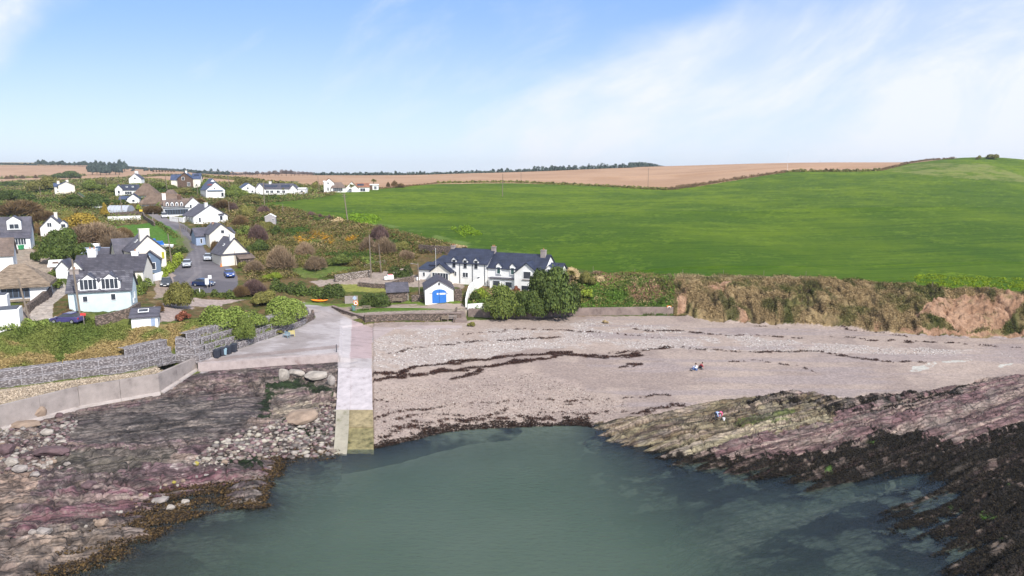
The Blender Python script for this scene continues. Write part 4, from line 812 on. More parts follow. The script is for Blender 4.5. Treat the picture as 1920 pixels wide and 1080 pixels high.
A.block(-2, -16, 40, 30, 22, 36, ax='y', roof=M_navy, wall=M_cream, wn='porch_wall', rn='porch_roof'); A.win('f', 0, 6, 34, 14, name='sun_room_window', bars=6)
B = House('beach_house', 'white house with navy roof, two dormers, flat porch canopy and gabled wing', 835, 529, -22, anc=(0, 0))
B.block(86 + 55, 1, 108, 66, 32, 55, roof=M_navy, base=-3)
for u in (-32, -5): B.dormer(141 + u, 20, 10.5, 16, 5.5, y=-.4, D=26, ww=7.5, wh=13, glass=mat_glass('green_tinted_glass', (.03, .07, .065)))
B.block(86 + 34, -9, 50, 10.2, 14, 15, roof=M_slate, wn='porch_wall', rn='porch_canopy', base=-3); B.win('f', -12, 0, 15, 11, frame=M_wframe); B.win('f', 12, -2, 14, 12)
B.block(86 + 82, -14, 46, 40, 27, 45, ax='y', roof=M_navy, base=-3, wn='gable_wall', rn='gable_roof'); B.win('f', 1, 17, 15, 14); B.slab('window_sill', M_concw, 'f', 1, 15.4, 17, 1.4, .2); B.slab('garage_shade_panel', M_dframe, 'f', 4, -9, 26, 14, .06); B.slab('garage_post', M_wframe, 'f', 5, -9, 1.2, 14, .12)  # dark panel on the wall paints the shade inside the open garage
B.dormer(192 + 14, 26, 11, 10, 6, y=-2, D=24); B.chim(184, 30, 48, 64, 9, 8, pots=1)
B.block(86 + 118, 14, 30, 52, 22, 40, roof=M_navy, base=-3, wn='end_wall', rn='end_roof'); 
# ---- boathouse
bh = House('boathouse', 'small white boathouse with bright blue arched double doors and slate roof', 824, 568, 9, cat='boathouse')
bh.block(0, 0, 53, 80, 26, 42, ax='y', roof=mat_slate('boathouse_slate', pc(84, 78, 88), pc(98, 90, 98)), base=-1)
s_ = bh.s; arc = [(-13.2, 0)] + [(13.2, 0)] + [(13.2 * cos(t), 19.5 + 6.5 * sin(t)) for t in np.linspace(0, pi, 13)]
dr = MB().prism([(a * s_, -.07, b * s_) for a, b in arc], (0, .12, 0)).build('arched_doors', M_bdoor, bh.root)
mb = MB().box((0, -.08, 12.5 * s_), (.05, .04, 25 * s_)); mb.build('door_gap', mat_paint('door_gap_blue', pc(34, 78, 150), .6), dr)
for u, w in ((-3.2, 3), (6, 11)): MB().box((u * s_, -.10, 17.5 * s_), (w * s_, .05, 3 * s_)).build('door_notice', M_wframe, dr)
for u in (-16, 15): MB().box((u * s_, -.06, 18.5 * s_), (5 * s_, .08, .4 * s_)).build('door_hinge', M_dframe, dr)
MB().box((0, -.06, 36 * s_), (3 * s_, .12, 4 * s_)).build('bell_bracket', M_dframe, bh.root)
# ---- stone shed
sh = House('stone_shed', 'low rubble stone shed with dark slate roof left of the boathouse', 746, 567, 14, cat='shed')
sh.block(0, 0, 38, 34, 21, 34, roof=M_slate, wall=M_stone, ax='x', base=-1); 
sh.slab('rendered_end', M_white, 'r', 0, -2, 33, 22, .06)
# ---- pale blue house
pb = House('cottage', 'pale blue cottage with two wide glazed dormer gables and patchy slate roof', 190, 584, 20)
pb.block(0, 0, 102, 66, 40, 70, wall=M_pblue, roof=M_oldsl)
for u in (-17, 18): pb.dormer(u, 40, 34, 16, 14, y=0.5, D=34, wall=M_white, roof=M_oldsl, ww=29, wh=21, bars=4)
pb.win('f', 22, 20, 9, 13); pb.win('f', -24, 19, 9, 12); pb.win('r', 6, 16, 9, 12); pb.win('r', -10, 10, 7, 9); pb.chim(-44, 33, 62, 76, 15, 9, mat=M_concw, pots=1)
pb.slab('gutter', M_wframe, 'f', 0, 38, 102, 1.6, .22)
# ---- long dark roofed house behind
ld = House('cottage', 'long low cottage with dark slate roof and white chimney behind the pale blue house', 205, 532, 12)
ld.block(0, 0, 118, 60, 24, 50, wall=M_cream, roof=mat_slate('long_slate', pc(78, 76, 86), pc(96, 92, 102))); ld.chim(-34, 30, 46, 62, 14, 10, mat=M_white, pots=2); ld.chim(40, 30, 46, 56, 12, 8, mat=M_white, pots=1)
ld.block(-78, 6, 24, 34, 30, 44, ax='y', wall=M_white, roof=M_slate, wn='gable_wall', rn='gable_roof'); ld.block(-54, 2, 22, 34, 30, 44, ax='y', wall=M_white, roof=M_slate, wn='gable_wall', rn='gable_roof'); 
# ---- big cream gable house
cg = House('house', 'tall cream house with big side gable, wide chimney and one skylight', 282, 508, 42)
cg.block(0, 0, 58, 58, 38, 66, ax='y', wall=M_cream, roof=M_slate); cg.chim(-4, 6, 52, 78, 17, 9, mat=M_cream, pots=0)
cg.sky(28, .55, 8, 9, side=-1); cg.slab('ivy_patch', mat_paint('yellow_ivy', pc(196, 190, 60), .9, .3, 3), 'f', 24, 22, 4, 12, .12)
cg.block(-22, 58, 40, 40, 30, 56, ax='x', wall=M_cream, roof=M_slate, wn='back_wall', rn='back_roof')
# ---- blue grey annex
an = House('annex', 'blue grey boarded annex with steep gable and white framed windows', 284, 512, 24, cat='annex')
an.block(0, 0, 33, 26, 26, 41, ax='y', wall=M_bgrey, roof=M_slate); an.win('f', 4, 6, 9, 14); an.win('f', -12, 8, 5, 10); an.win('f', -2, 28, 4, 4)
# ---- low slate wings
lw = House('outbuilding', 'long low outbuilding with pale blue grey roof behind the dark roofed cottage', 160, 484, 8, cat='outbuilding')
lw.block(0, 0, 64, 30, 6, 15, wall=M_white, roof=mat_slate('pale_slate', pc(150, 160, 180), pc(160, 168, 186)), mono=True)
lw2 = House('outbuilding', 'grey slated outbuilding with small blue chimney beside the cream gable house', 202, 492, 8, cat='outbuilding')
lw2.block(0, 0, 44, 34, 10, 24, roof=M_slate); lw2.chim(-20, 14, 16, 28, 6, 6, mat=M_bgrey, pots=0)
tn = House('garden_shed', 'small garden shed with pale sheet roof below the brown thicket', 172, 476, 10, cat='shed'); tn.block(0, 0, 26, 22, 6, 15, mono=True, wall=M_wood, roof=M_white)
pk = House('outhouse', 'pinkish white outhouse with dark sloping roof beside the stepped garden', 105, 512, 20, cat='outhouse'); pk.block(0, 0, 18, 18, 14, 22, wall=mat_paint('pinkish_render', pc(238, 214, 206), .85), roof=M_white); pk.sky(0, .4, 10, 5, mat=M_btile, name='roof_patch')
# ---- thatched house
th = House('thatched_cottage', 'wide thatched cottage with glazed sun room at the left edge', 46, 566, 26, cat='cottage')
th.block(-10, 0, 92, 66, 34, 68, wall=M_white, roof=M_thatch, hip=34, over=.7, th=.5); th.win('f', -2, 8, 44, 25, name='sun_room_window', bars=5, frame=M_bgrey); th.win('f', -38, 14, 12, 10); th.slab('window_bench', M_wood, 'f', -2, 2, 42, 4, .5)
tg = House('house', 'house with plain brown tiled roof behind the thatched cottage', -6, 522, 28); tg.block(0, 0, 56, 44, 44, 72, wall=M_white, roof=M_btile)
# ---- white flat blocks bottom left
fb = House('flat_roofed_house', 'white flat roofed block at the left edge above the grass bank', 4, 622, 28); fb.block(0, 0, 58, 44, 40, 41, wall=M_white, roof=M_flat, over=-.25); fb.block(-14, 46, 40, 30, 62, 63, wall=M_white, roof=M_flat, over=-.2, wn='upper_wall', rn='upper_roof')
# ---- slate roofed white house, left
lh = House('house', 'white house with wide slate roof, one white gabled dormer and conservatory', 22, 468, 28)
lh.block(0, 14, 60, 40, 33, 58, roof=M_slate); lh.dormer(6, 36, 22, 17, 8, y=13, D=26, ww=16, wh=10, bars=2, roof=M_slate)
lh.block(5, 0, 50, 14, 22, 31, roof=M_slate, mono=True, wn='conservatory_wall', rn='conservatory_roof'); lh.win('f', 2, 8, 34, 13, name='conservatory_window', bars=8)
wg = House('house', 'white gabled house half hidden by the brown thicket, with black roof edges', 100, 446, 26); wg.block(0, 0, 38, 46, 20, 40, ax='y', roof=M_slate); wg.win('f', -4, 20, 8, 9, bars=2); wg.chim(5, 20, 34, 46, 5, 5, mat=M_cream, pots=0); wg.dormer(18, 18, 12, 8, 5, y=-1)
# ---- village up the road
vc = House('house', 'cream two storey house with blue roof and big chimneys far up the valley', 126, 363, 35); vc.block(0, 0, 26, 24, 15, 22, ax='y', wall=M_cream, roof=M_bluer); vc.block(-12, 4, 14, 18, 13, 19, wall=M_cream, roof=M_bluer, wn='wing_wall', rn='wing_roof'); vc.chim(2, 4, 18, 25, 4, 4, mat=M_cream); vc.chim(-12, 12, 17, 23, 4, 4, mat=M_cream); vc.win('f', 0, 4, 3, 4)
for u, z in ((-14, 3), (-8, 3), (-14, 9)): vc.win('f', u + 12, z, 2.5, 3)
vt = House('house', 'narrow tall white gabled house with white chimney above the thatched roofs', 254, 348, 12); vt.block(0, 0, 21, 20, 13, 22, ax='y'); vt.win('f', 0, 12, 4, 3); vt.chim(-1, 16, 18, 27, 5, 4, mat=M_white); vt.win('f', 1, 1, 4, 4)
v3 = House('house', 'white house with dark slate roof and skylights left of the brown roofs', 236, 366, 26); v3.block(-11, 0, 12, 28, 12, 19, ax='y', roof=M_navy); v3.win('f', 0, 3, 4, 6); v3.block(8, 8, 28, 16, 10, 19, roof=M_navy, wn='wing_wall', rn='wing_roof'); v3.sky(-6, .5, 3, 3); v3.sky(4, .5, 3, 3); v3.win('f', -4, 1, 12, 6, bars=3)
v4 = House('house', 'low white house with dark blue lean-to below the brown roofs', 246, 381, 22); v4.block(4, 0, 20, 22, 9, 17, ax='y', roof=M_navy); v4.win('f', 0, 2, 5, 5); v4.block(-12, 2, 14, 12, 7, 12, roof=M_bluer, mono=True, wn='lean_to_wall', rn='lean_to_roof'); v4.win('f', 0, 1, 9, 4, bars=2)
t1 = House('thatched_cottage', 'brown pyramid roofed thatched cottage highest of the thatched group', 272, 370, 10, cat='cottage'); t1.block(0, 0, 38, 26, 5, 26, roof=M_thatch2, hip=15, over=.6, th=.4)
t2 = House('thatched_cottage', 'long brown thatched cottage with hidden walls in the village centre', 296, 386, 6, cat='cottage'); t2.block(0, 0, 62, 28, 5, 24, roof=M_thatch2, hip=14, over=.6, th=.4)
t3 = House('thatched_cottage', 'thatched cottage with rounded white walls beside the pub', 325, 396, 14, cat='cottage'); t3.block(0, 0, 40, 30, 14, 32, roof=M_thatch2, hip=13, over=.6, th=.4); t3.win('f', -6, 5, 3, 4)
t4 = House('house', 'house with grey brown hipped roof rising behind the thatched cottages', 318, 382, 8); t4.block(0, 0, 30, 24, 8, 26, roof=M_btile, hip=10)
pu = House('pub', 'white pub with dark glazed verandah and four small dormers', 336, 404, 30, cat='pub')
pu.block(-2, 8, 44, 28, 18, 30, roof=M_btile); pu.block(-4, 0, 42, 8.2, 14, 15, roof=M_dframe, wall=M_white, wn='verandah', rn='verandah_roof'); pu.win('f', 0, 2, 40, 10, name='verandah_window', bars=9, frame=M_bgrey)
for u in (-16, -8, 0, 8): pu.dormer(u - 2, 17, 5, 6, 2.5, y=7, D=10, roof=M_slate)
pu.block(26, 2, 30, 34, 18, 33, ax='y', roof=M_btile, wn='gable_wall', rn='gable_roof'); pu.win('f', -5, 13, 4, 7); pu.win('f', 8, 17, 4, 5); pu.chim(4, 22, 26, 36, 7, 6, mat=M_brick); pu.chim(-22, 22, 28, 40, 6, 6, mat=M_white)
vg = House('house', 'white house with broad lit gable and grey roof on the left', 396, 419, 43); vg.block(0, 0, 62, 58, 14, 34, ax='y', roof=M_slate); vg.win('f', 19, 5, 6, 9); vg.slab('window_hood', M_slate, 'f', 19, 16, 10, 2, .5); vg.win('f', -20, 3, 4, 9); vg.chim(-6, 4, 26, 38, 5, 5, mat=M_white, pots=1); vg.win('l', 8, 4, 4, 9); vg.win('l', 18, 3, 3, 9, name='door')
vb = House('house', 'cream gabled house with square upstairs window and pale blue side wing', 417, 462, 40); vb.block(0, 0, 44, 50, 24, 42, ax='y', wall=M_cream, roof=M_slate); vb.win('f', 2, 24, 7, 7); vb.win('f', -10, 3, 7, 8); vb.win('f', 8, 4, 7, 7)
vb.block(-22, 24, 34, 30, 20, 33, wall=M_lblue, roof=M_slate, wn='wing_wall', rn='wing_roof'); vb.win('f', -8, 6, 4, 9); vb.win('f', 4, 6, 5, 9); vb.chim(-4, 34, 28, 40, 5, 5, mat=M_concw); vb.block(22, 30, 22, 22, 22, 30, wall=M_white, roof=M_slate, mono=True, wn='side_wall', rn='side_roof')
vl = House('cottage', 'roadside cottage with cream gable, tall white chimney and steep slate roof', 442, 497, 42); vl.block(0, 0, 50, 52, 22, 50, ax='y', wall=M_cream, roof=M_slate); vl.chim(-2, 5, 44, 57, 8, 7, mat=M_white, pots=0); vl.slab('string_course', M_slate, 'f', 0, 20, 50, 2.4, .25)
vl.sky(20, .5, 5, 6, side=-1); vl.block(16, -16, 26, 16, 13, 18, wall=M_stone, roof=M_btile, mono=True, wn='extension_wall', rn='extension_roof'); 
ts = House('garden_shed', 'tiny grey white shed standing alone among the scrub bushes', 507, 419, 14, cat='shed'); ts.block(0, 0, 19, 16, 12, 17, ax='y', wall=mat_paint('greyed_boards', pc(196, 190, 192), .85, .1), roof=M_white, over=.12); ts.win('f', 5, 5, 3, 4)
ws = House('garden_shed', 'white lean-to shed with long skylight above the grass bank', 272, 612, 22, cat='shed'); ws.block(0, 0, 44, 34, 18, 27, mono=True, roof=M_slate, wall=M_white); ws.sky(-2, .8, 18, 10); ws.slab('door', M_lblue, 'f', 14, 0, 7, 15, .06)
gs = House('garden_shed', 'dark shed with green felt roof in the valley trees', 147, 373, 20, cat='shed'); gs.block(0, 0, 16, 14, 4, 11, ax='y', wall=M_wood, roof=M_grass_g)
pt = House('polytunnel', 'pale grey polytunnel behind the low white garden wall', 226, 397, 6, cat='polytunnel')
pm = MB(); s_ = pt.s; ar = [(cos(t) * 3.2, sin(t) * 2.3) for t in np.linspace(0, pi, 11)]; pm.prism([(-17 * s_, a, b - .1) for a, b in ar], (36 * s_, 0, 0)).build('tunnel_cover', mat_paint('polythene', pc(200, 206, 218), .4, .06, 1), pt.root)
hp = MB()
for i in range(7):
    for (a, b), (c_, d_) in zip(ar[:-1], ar[1:]): hp.tube((-17 * s_ + i * 6 * s_, a * 1.01, b * 1.01 - .1), (-17 * s_ + i * 6 * s_, c_ * 1.01, d_ * 1.01 - .1), .04, n=4)
hp.build('hoops', M_concw, pt.root)
bk = House('house', 'two storey house with brown stone gable and blue grey roof', 350, 352, 14); bk.block(-2, 0, 26, 24, 17, 28, ax='y', wall=M_brick, roof=M_bluer); bk.win('f', -3, 14, 5, 6); bk.win('f', 6, 3, 5, 7, bars=2); bk.block(17, 4, 14, 20, 17, 26, wall=M_cream, roof=M_bluer, wn='right_wall', rn='right_roof'); bk.win('f', 0, 3, 3, 4); bk.sky(0, .6, 9, 4, mat=M_solar, name='solar_panel'); bk.block(-19, 4, 16, 18, 15, 24, wall=M_cream, roof=M_bluer, wn='left_wall', rn='left_roof'); bk.chim(0, 6, 26, 31, 3, 3, mat=M_white)
rh = House('house', 'white house with blue slates and a band of red ridge tiles', 403, 371, 40); rh.block(2, 0, 34, 36, 15, 29, ax='y', roof=M_bluer); rh.sky(10, .6, 4, 26, mat=mat_paint('red_tile', pc(170, 90, 80), .8), name='red_roof_band', side=-1); rh.win('f', 12, 2, 5, 8, name='door'); rh.win('f', -2, 16, 3, 3); rh.slab('balcony', M_bgrey, 'f', -1, 13, 28, 1.5, .5); rh.block(8, 34, 28, 20, 20, 35, ax='y', roof=M_bluer, wn='rear_wall', rn='rear_roof'); rh.win('l', -8, 6, 4, 6)
sg = House('house', 'small white gabled house with blue roof next to the long bungalow', 463, 362, 34); sg.block(4, 0, 30, 28, 8, 18, ax='y', roof=M_bluer); sg.win('f', -2, 7, 4, 4); sg.win('f', 6, 1, 4, 4)
lb = House('bungalow', 'long white bungalow with solar panels across its dark roof', 514, 365, 3, cat='bungalow'); lb.block(0, 0, 66, 28, 11, 20, roof=M_slate); lb.sky(-8, .45, 26, 7, mat=M_solar, name='solar_panel'); lb.sky(20, .45, 16, 8, mat=M_solar, name='solar_panel'); lb.block(-24, -4, 17, 26, 11, 21, ax='y', roof=M_slate, wn='gable_wall', rn='gable_roof')
lb.b = (0, 0, 66 * lb.s, 28 * lb.s, 0, 0, 'x')
for u in (-12, -4, 8, 18): lb.win('f', u, 3, 6, 5, bars=2)
lb.chim(-10, 14, 17, 24, 4, 4, mat=M_white); lb.block(46, 2, 22, 20, 10, 12, wn='flat_wall', rn='flat_roof', roof=M_white); lb.win('f', 5, 4, 4, 4); lb.block(36, -1, 15, 20, 10, 18, ax='y', wn='gable_wall', rn='gable_roof', roof=M_slate)
e1 = House('house', 'white house with orange brown roof and tall gable at the field corner', 618, 361, 18); e1.block(0, 0, 18, 26, 18, 26, ax='y', roof=M_otile); e1.win('f', -3, 3, 4, 7); e1.win('f', -2, 15, 3, 4); e1.block(-7, -3, 6, 12, 20, 21, wn='stair_wall', rn='stair_roof', roof=M_white); e1.block(16, -4, 26, 20, 9, 19, roof=M_btile, hip=6, wn='bay_wall', rn='bay_roof'); e1.win('f', -1, 2, 18, 7, bars=5)
e2 = House('bungalow', 'white gabled bungalow with brown roof and solar panel by the field corner', 664, 360, 12, cat='bungalow'); e2.block(-4, 0, 24, 28, 7, 19, ax='y', roof=M_otile); e2.win('f', -3, 3, 6, 3); e2.block(16, 2, 24, 22, 9, 16, roof=M_otile, wn='wing_wall', rn='wing_roof'); e2.sky(-4, .5, 12, 6, mat=M_solar, name='solar_panel'); e2.win('f', 0, 1, 10, 6, bars=2)
e3 = House('garden_room', 'small flat roofed garden room right of the field corner bungalow', 701, 356, 6, cat='garden room'); e3.block(0, 0, 16, 12, 9, 10, roof=M_white, wall=M_white); e3.win('f', 3, 1, 5, 6, bars=2); e3.slab('brick_panel', M_brick, 'f', -5, 0, 5, 9, .06)
# ================================================================ WALLS
def wall(name, label, pts_, h, t, mat, cat='wall', cap=None, sink=.6, flat=False, group=None, base=None):
    g = [G(*p[:2]) for p in pts_]; hs = h if isinstance(h, (list, tuple)) else [h] * len(g); m = MB()
    m2 = MB()
    for i in range(len(g) - 1):
        a, b = g[i], g[i + 1]; d = Vector((b.x - a.x, b.y - a.y, 0)); n = Vector((-d.y, d.x, 0)).normalized() * t / 2; ov = d.normalized() * .02
        a0, b0 = Vector((a.x, a.y, 0)) - ov, Vector((b.x, b.y, 0)) + ov; za, zb = a.z, b.z
        vs = [a0 - n, b0 - n, b0 + n, a0 + n]; lo = [za - sink, zb - sink, zb - sink, za - sink]; hi = [za + hs[i], zb + hs[i + 1], zb + hs[i + 1], za + hs[i]]
        m.add([(v.x, v.y, z) for v, z in zip(vs, lo)] + [(v.x, v.y, z) for v, z in zip(vs, hi)], [(3, 2, 1, 0), (4, 5, 6, 7), (0, 1, 5, 4), (1, 2, 6, 5), (2, 3, 7, 6), (3, 0, 4, 7)])
        if cap:
            n2 = n * (1 + .12 / t); vs = [a0 - n2, b0 - n2, b0 + n2, a0 + n2]; m2.add([(v.x, v.y, z + .003) for v, z in zip(vs, hi)] + [(v.x, v.y, z + .12) for v, z in zip(vs, hi)], [(3, 2, 1, 0), (4, 5, 6, 7), (0, 1, 5, 4), (1, 2, 6, 5), (2, 3, 7, 6), (3, 0, 4, 7)])
    o = tag(m.build(name, mat), label, cat, group, 'thing')
    if cap: m2.build('coping', cap, o)
    return o
def sub(pts3, step):
    out = []
    for a, b in zip(pts3[:-1], pts3[1:]):
        a, b = np.array(a), np.array(b); n = max(1, int(round(np.linalg.norm(b[:2] - a[:2]) / step)))
        for i in range(n): out.append(a + (b - a) * i / n)
    out.append(np.array(pts3[-1])); return np.array(out)
# concrete promenade wall, cast in panels
def concrete_wall():
    ft = [list(at_z(*p)) + [h + .15] for p, h in zip(CONW, CONH)]; q = sub(ft, 4.0); m = MB(); cp = MB()
    for i in range(len(q) - 1):
        a, b = q[i], q[i + 1]; d = (b[:2] - a[:2]); d /= np.linalg.norm(d); n = np.array([-d[1], d[0]]); a2 = a[:2] + d * .015; b2 = b[:2] - d * .015
        def P4(pt, off, z): return (pt[0] + n[0] * off, pt[1] + n[1] * off, z)
        m.add([P4(a2, -.1, a[2] - 1.2), P4(b2, -.1, b[2] - 1.2), P4(b2, .5, b[2] - 1.2), P4(a2, .5, a[2] - 1.2), P4(a2, .05, a[2] + a[3]), P4(b2, .05, b[2] + b[3]), P4(b2, .5, b[2] + b[3]), P4(a2, .5, a[2] + a[3])], [(3, 2, 1, 0), (4, 5, 6, 7), (0, 1, 5, 4), (1, 2, 6, 5), (2, 3, 7, 6), (3, 0, 4, 7)])
        if i > 2: cp.add([P4(a2, -.75, a[2] - 1.2), P4(b2, -.75, b[2] - 1.2), P4(b2, -.05, b[2] - 1.2), P4(a2, -.05, a[2] - 1.2), P4(a2, -.5, a[2] + .22), P4(b2, -.5, b[2] + .22), P4(b2, -.05, b[2] + .3), P4(a2, -.05, a[2] + .3)], [(3, 2, 1, 0), (4, 5, 6, 7), (0, 1, 5, 4), (1, 2, 6, 5), (2, 3, 7, 6), (3, 0, 4, 7)])
    o = tag(m.build('sea_wall', M_concw), 'tall grey concrete sea wall in panels above the left rocks', 'wall', kind='thing'); cp.build('footing', mat_paint('footing_concrete', pc(206, 194, 188), .9, .1, .7, .03, dirt=tuple(pc(160, 146, 138))), o)
concrete_wall()
def gabions():
    ft = [list(Vector(at_z(*p))) + [h] for p, h in zip(GABF, GABH)]; q = sub(ft, 2.0); root = empty('gabion_wall', (q[8][0], q[8][1], q[8][2]), 0, 'stepped grey gabion wall of wire baskets filled with stone', 'wall'); ro = Vector(root.location)
    for k in range(4):
        V, Fc, base = [], [], 0; wires = MB(); cnt = 0
        for i in range(len(q) - 1):
            a, b = q[i], q[i + 1]; nt_ = int(round((a[3] + b[3]) / 2 / .95))
            if k >= nt_: continue
            cnt += 1; d = b[:2] - a[:2]; Ln = np.linalg.norm(d); d = d / Ln; n = np.array([-d[1], d[0]]); if_ = .72 * k; jit = rng.uniform(-.06, .06)
            us = np.linspace(.0, 1, 9); prof = [(0, -.3 if k == 0 else 0), (0, .25), (0, .5), (0, .75), (.03, .97), (.3, 1.0), (.6, 1.0), (1.3, 1.0)]
            nv = len(prof)
            for uu in us:
                z0 = (a[2] * (1 - uu) + b[2] * uu) + k * .95
                for (o_, zz) in prof:
                    ds = 0 if uu in (0, 1) and False else rng.uniform(-.07, .05); e_ = .06 if uu in (0., 1.) else 0
                    p = a[:2] + d * uu * Ln + n * (if_ + o_ + jit + ds * (zz < .99) + e_); V.append((p[0] - ro.x, p[1] - ro.y, z0 + zz * .93 + rng.uniform(-.03, .03) - ro.z))
            for c_ in range(len(us) - 1):
                for r_ in range(nv - 1): p0 = base + c_ * nv + r_; Fc.append((p0, p0 + nv, p0 + nv + 1, p0 + 1))
            base = len(V)
            p = a[:2] + n * (if_ - .06); z0 = a[2] + k * .95; wires.box((p[0] - ro.x, p[1] - ro.y, z0 + .47 - ro.z), (.05, .05, .92), math.atan2(d[1], d[0]))
            for zz in (.02, .93):
                p1 = b[:2] + n * (if_ - .06); wires.tube((p[0] - ro.x, p[1] - ro.y, z0 + zz - ro.z), (p1[0] - ro.x, p1[1] - ro.y, b[2] + k * .95 + zz - ro.z), .022, n=4)
        if cnt:
            t_ = np_mesh('basket_row', np.array(V), np.array(Fc), M_gab, smooth=True, parent=root); wires.build('wire_edge', mat_paint('galvanised_wire', pc(200, 196, 200), .6), t_)
gabions()
def foot_wall(name, label, line, h, t, mat, cap=None):
    q = sub([list(at_z(*p)) for p in line], 3.0); m = MB(); c2 = MB()
    for a, b in zip(q[:-1], q[1:]):
        d = b[:2] - a[:2]; d /= np.linalg.norm(d); n = np.array([-d[1], d[0]]); n = n if n[1] > 0 else -n
        def P4(pt, off, z): return (pt[0] + n[0] * off, pt[1] + n[1] * off, z)
        fs = [(3, 2, 1, 0), (4, 5, 6, 7), (0, 1, 5, 4), (1, 2, 6, 5), (2, 3, 7, 6), (3, 0, 4, 7)]
        m.add([P4(a, -.15, a[2] - 1), P4(b, -.15, b[2] - 1), P4(b, t, b[2] - 1), P4(a, t, a[2] - 1), P4(a, 0, a[2] + h), P4(b, 0, b[2] + h), P4(b, t, b[2] + h), P4(a, t, a[2] + h)], fs)
        if cap: c2.add([P4(a, -.08, a[2] + h + .003), P4(b, -.08, b[2] + h + .003), P4(b, t + .05, b[2] + h + .003), P4(a, t + .05, a[2] + h + .003), P4(a, -.08, a[2] + h + .13), P4(b, -.08, b[2] + h + .13), P4(b, t + .05, b[2] + h + .13), P4(a, t + .05, a[2] + h + .13)], fs)
    o = tag(m.build(name, mat), label, 'wall', kind='thing')
    if cap: c2.build('coping', cap, o)
foot_wall('sea_wall', 'long stained sea wall under the trees at the top of the beach', SEAW, 1.55, .45, M_swall)
foot_wall('retaining_wall', 'low rough stone retaining wall below the track and boathouse', TRKW, 1.2, .6, M_stone, M_swall)
foot_wall('retaining_wall', 'short angled stone wall running from the track corner to the apron', [(684, 603, 4.3), (660, 596, 4.6), (638, 588, 4.9), (622, 582, 5.1)], .8, .4, M_stone, M_swall)
foot_wall('apron_edge', 'sloping concrete edge of the apron above the left rocks', APE, 1.15, .9, mat_paint('worn_concrete', pc(200, 184, 180), .9, .12, .7, .03, dirt=tuple(pc(166, 142, 136))))
# slipway
def slip():
    rows = [(690, 634, 657, 697, 3.42), (722, 633, 657, 698, 2.75), (756, 631, 656, 698, 2.12), (768, 630, 655, 699, 1.85), (800, 629, 654, 700, 1.1), (828, 627, 652, 701, .48), (852, 625, 650, 701, -.1)]
    root = empty('slipway', at_z(660, 760, 2.0), 0, 'pale concrete slipway running from the apron down into the water', 'slipway'); ro = Vector(root.location)
    def rib(ia, ib, r0, r1, name, mat, dz=0):
        m = MB(); rr_ = rows[r0:r1 + 1]; top = []
        for r in rr_: top.append((Vector(at_z(r[ia], r[0], r[4] + dz)) - ro, Vector(at_z(r[ib], r[0], r[4] + dz)) - ro))
        vs = []
        for a, b in top: vs += [a, b, b - Vector((0, 0, 1.1)), a - Vector((0, 0, 1.1))]
        fs = [(3, 2, 1, 0), tuple(range(4 * len(top) - 4, 4 * len(top)))]
        for i in range(len(top) - 1):
            k = 4 * i; fs += [(k, k + 1, k + 5, k + 4), (k + 1, k + 2, k + 6, k + 5), (k + 2, k + 3, k + 7, k + 6), (k + 3, k, k + 4, k + 7)]
        m.add(vs, fs).build(name, mat, root)
    rib(1, 2, 0, 3, 'left_slab', M_slip, .1); rib(1, 2, 3, 6, 'lower_left_slab', mat_paint('damp_concrete', pc(186, 178, 160), .85, .1, .6, .02, dirt=tuple(pc(140, 136, 106))), .09); rib(2, 3, 0, 3, 'right_slab', M_slip, .0); rib(2, 3, 3, 4, 'mossy_slab', M_moss, -.02); rib(2, 3, 4, 6, 'mossy_slab', mat_paint('weedy_concrete', pc(150, 140, 100), .9, .3, 1.2, .05, dirt=tuple(pc(66, 72, 40))), -.12)
slip()
# garden and yard walls (px lines on the ground)
wall('garden_wall', 'curving rubble wall in front of the pale blue cottage', [(180, 612), (210, 606), (245, 596), (262, 585)], 1.5, .45, M_stone)
wall('garden_wall', 'dark rubble wall beside the pale lane and thatched cottage', [(52, 588), (75, 570), (95, 552)], 1.3, .5, M_stone)
wall('garden_wall', 'round ended white wall with arch opening near the parked dark car', [(272, 530), (290, 527), (305, 522)], 1.4, .3, M_white)
wall('field_wall', 'pale dry stone wall along the gravel yard under the scrub slope', [(628, 529), (660, 524), (696, 519)], 1.5, .6, mat_stone('pale_stone', pc(186, 168, 156), pc(226, 214, 204), pc(120, 108, 98)))
wall('field_wall', 'low dark stone wall edging the lawn below the gravel yard', [(672, 536), (700, 539), (730, 540)], .8, .6, M_stone)
wall('garden_wall', 'rubble garden wall between the gravel yard and the stone shed', [(730, 540), (750, 534), (775, 528)], 1.2, .5, M_stone)
wall('garden_wall', 'rubble wall between the stone shed and boathouse', [(772, 566), (794, 566)], 1.4, .4, M_stone)
wall('garden_wall', 'tall ivy grown rubble wall right of the boathouse', [(852, 564), (866, 563)], 2.3, .5, M_stone)
wall('garden_wall', 'white curved garden wall rising beside the beach houses', [(874, 577), (876, 566), (880, 556), (890, 544), (904, 536), (918, 531)], [1.6, 1.7, 2.1, 2.0, 1.8, 1.4], .3, M_white)
wall('garden_wall', 'low white wall on top of the sea wall by the steps', [(877, 580), (920, 577)], 1.0, .3, M_white)
wall('garden_wall', 'low white walls with posts below the polytunnel', [(203, 414), (234, 413), (264, 412)], 1.3, .3, M_white); wall('garden_wall', 'pale stone terrace wall above the low white walls', [(208, 407), (240, 405), (266, 403)], 1.4, .4, M_stone)
wall('garden_wall', 'white forecourt wall of the pub on the bend of the road', [(319, 414), (345, 417), (352, 412)], 1.4, .3, M_white)
wall('garden_wall', 'rubble wall along the bend opposite the green paddock', [(268, 404), (272, 412), (290, 424)], 1.2, .4, M_stone)
wall('field_wall', 'grey block wall end standing between the two dark hedges', [(647, 569), (671, 568)], 1.4, .4, M_concw)
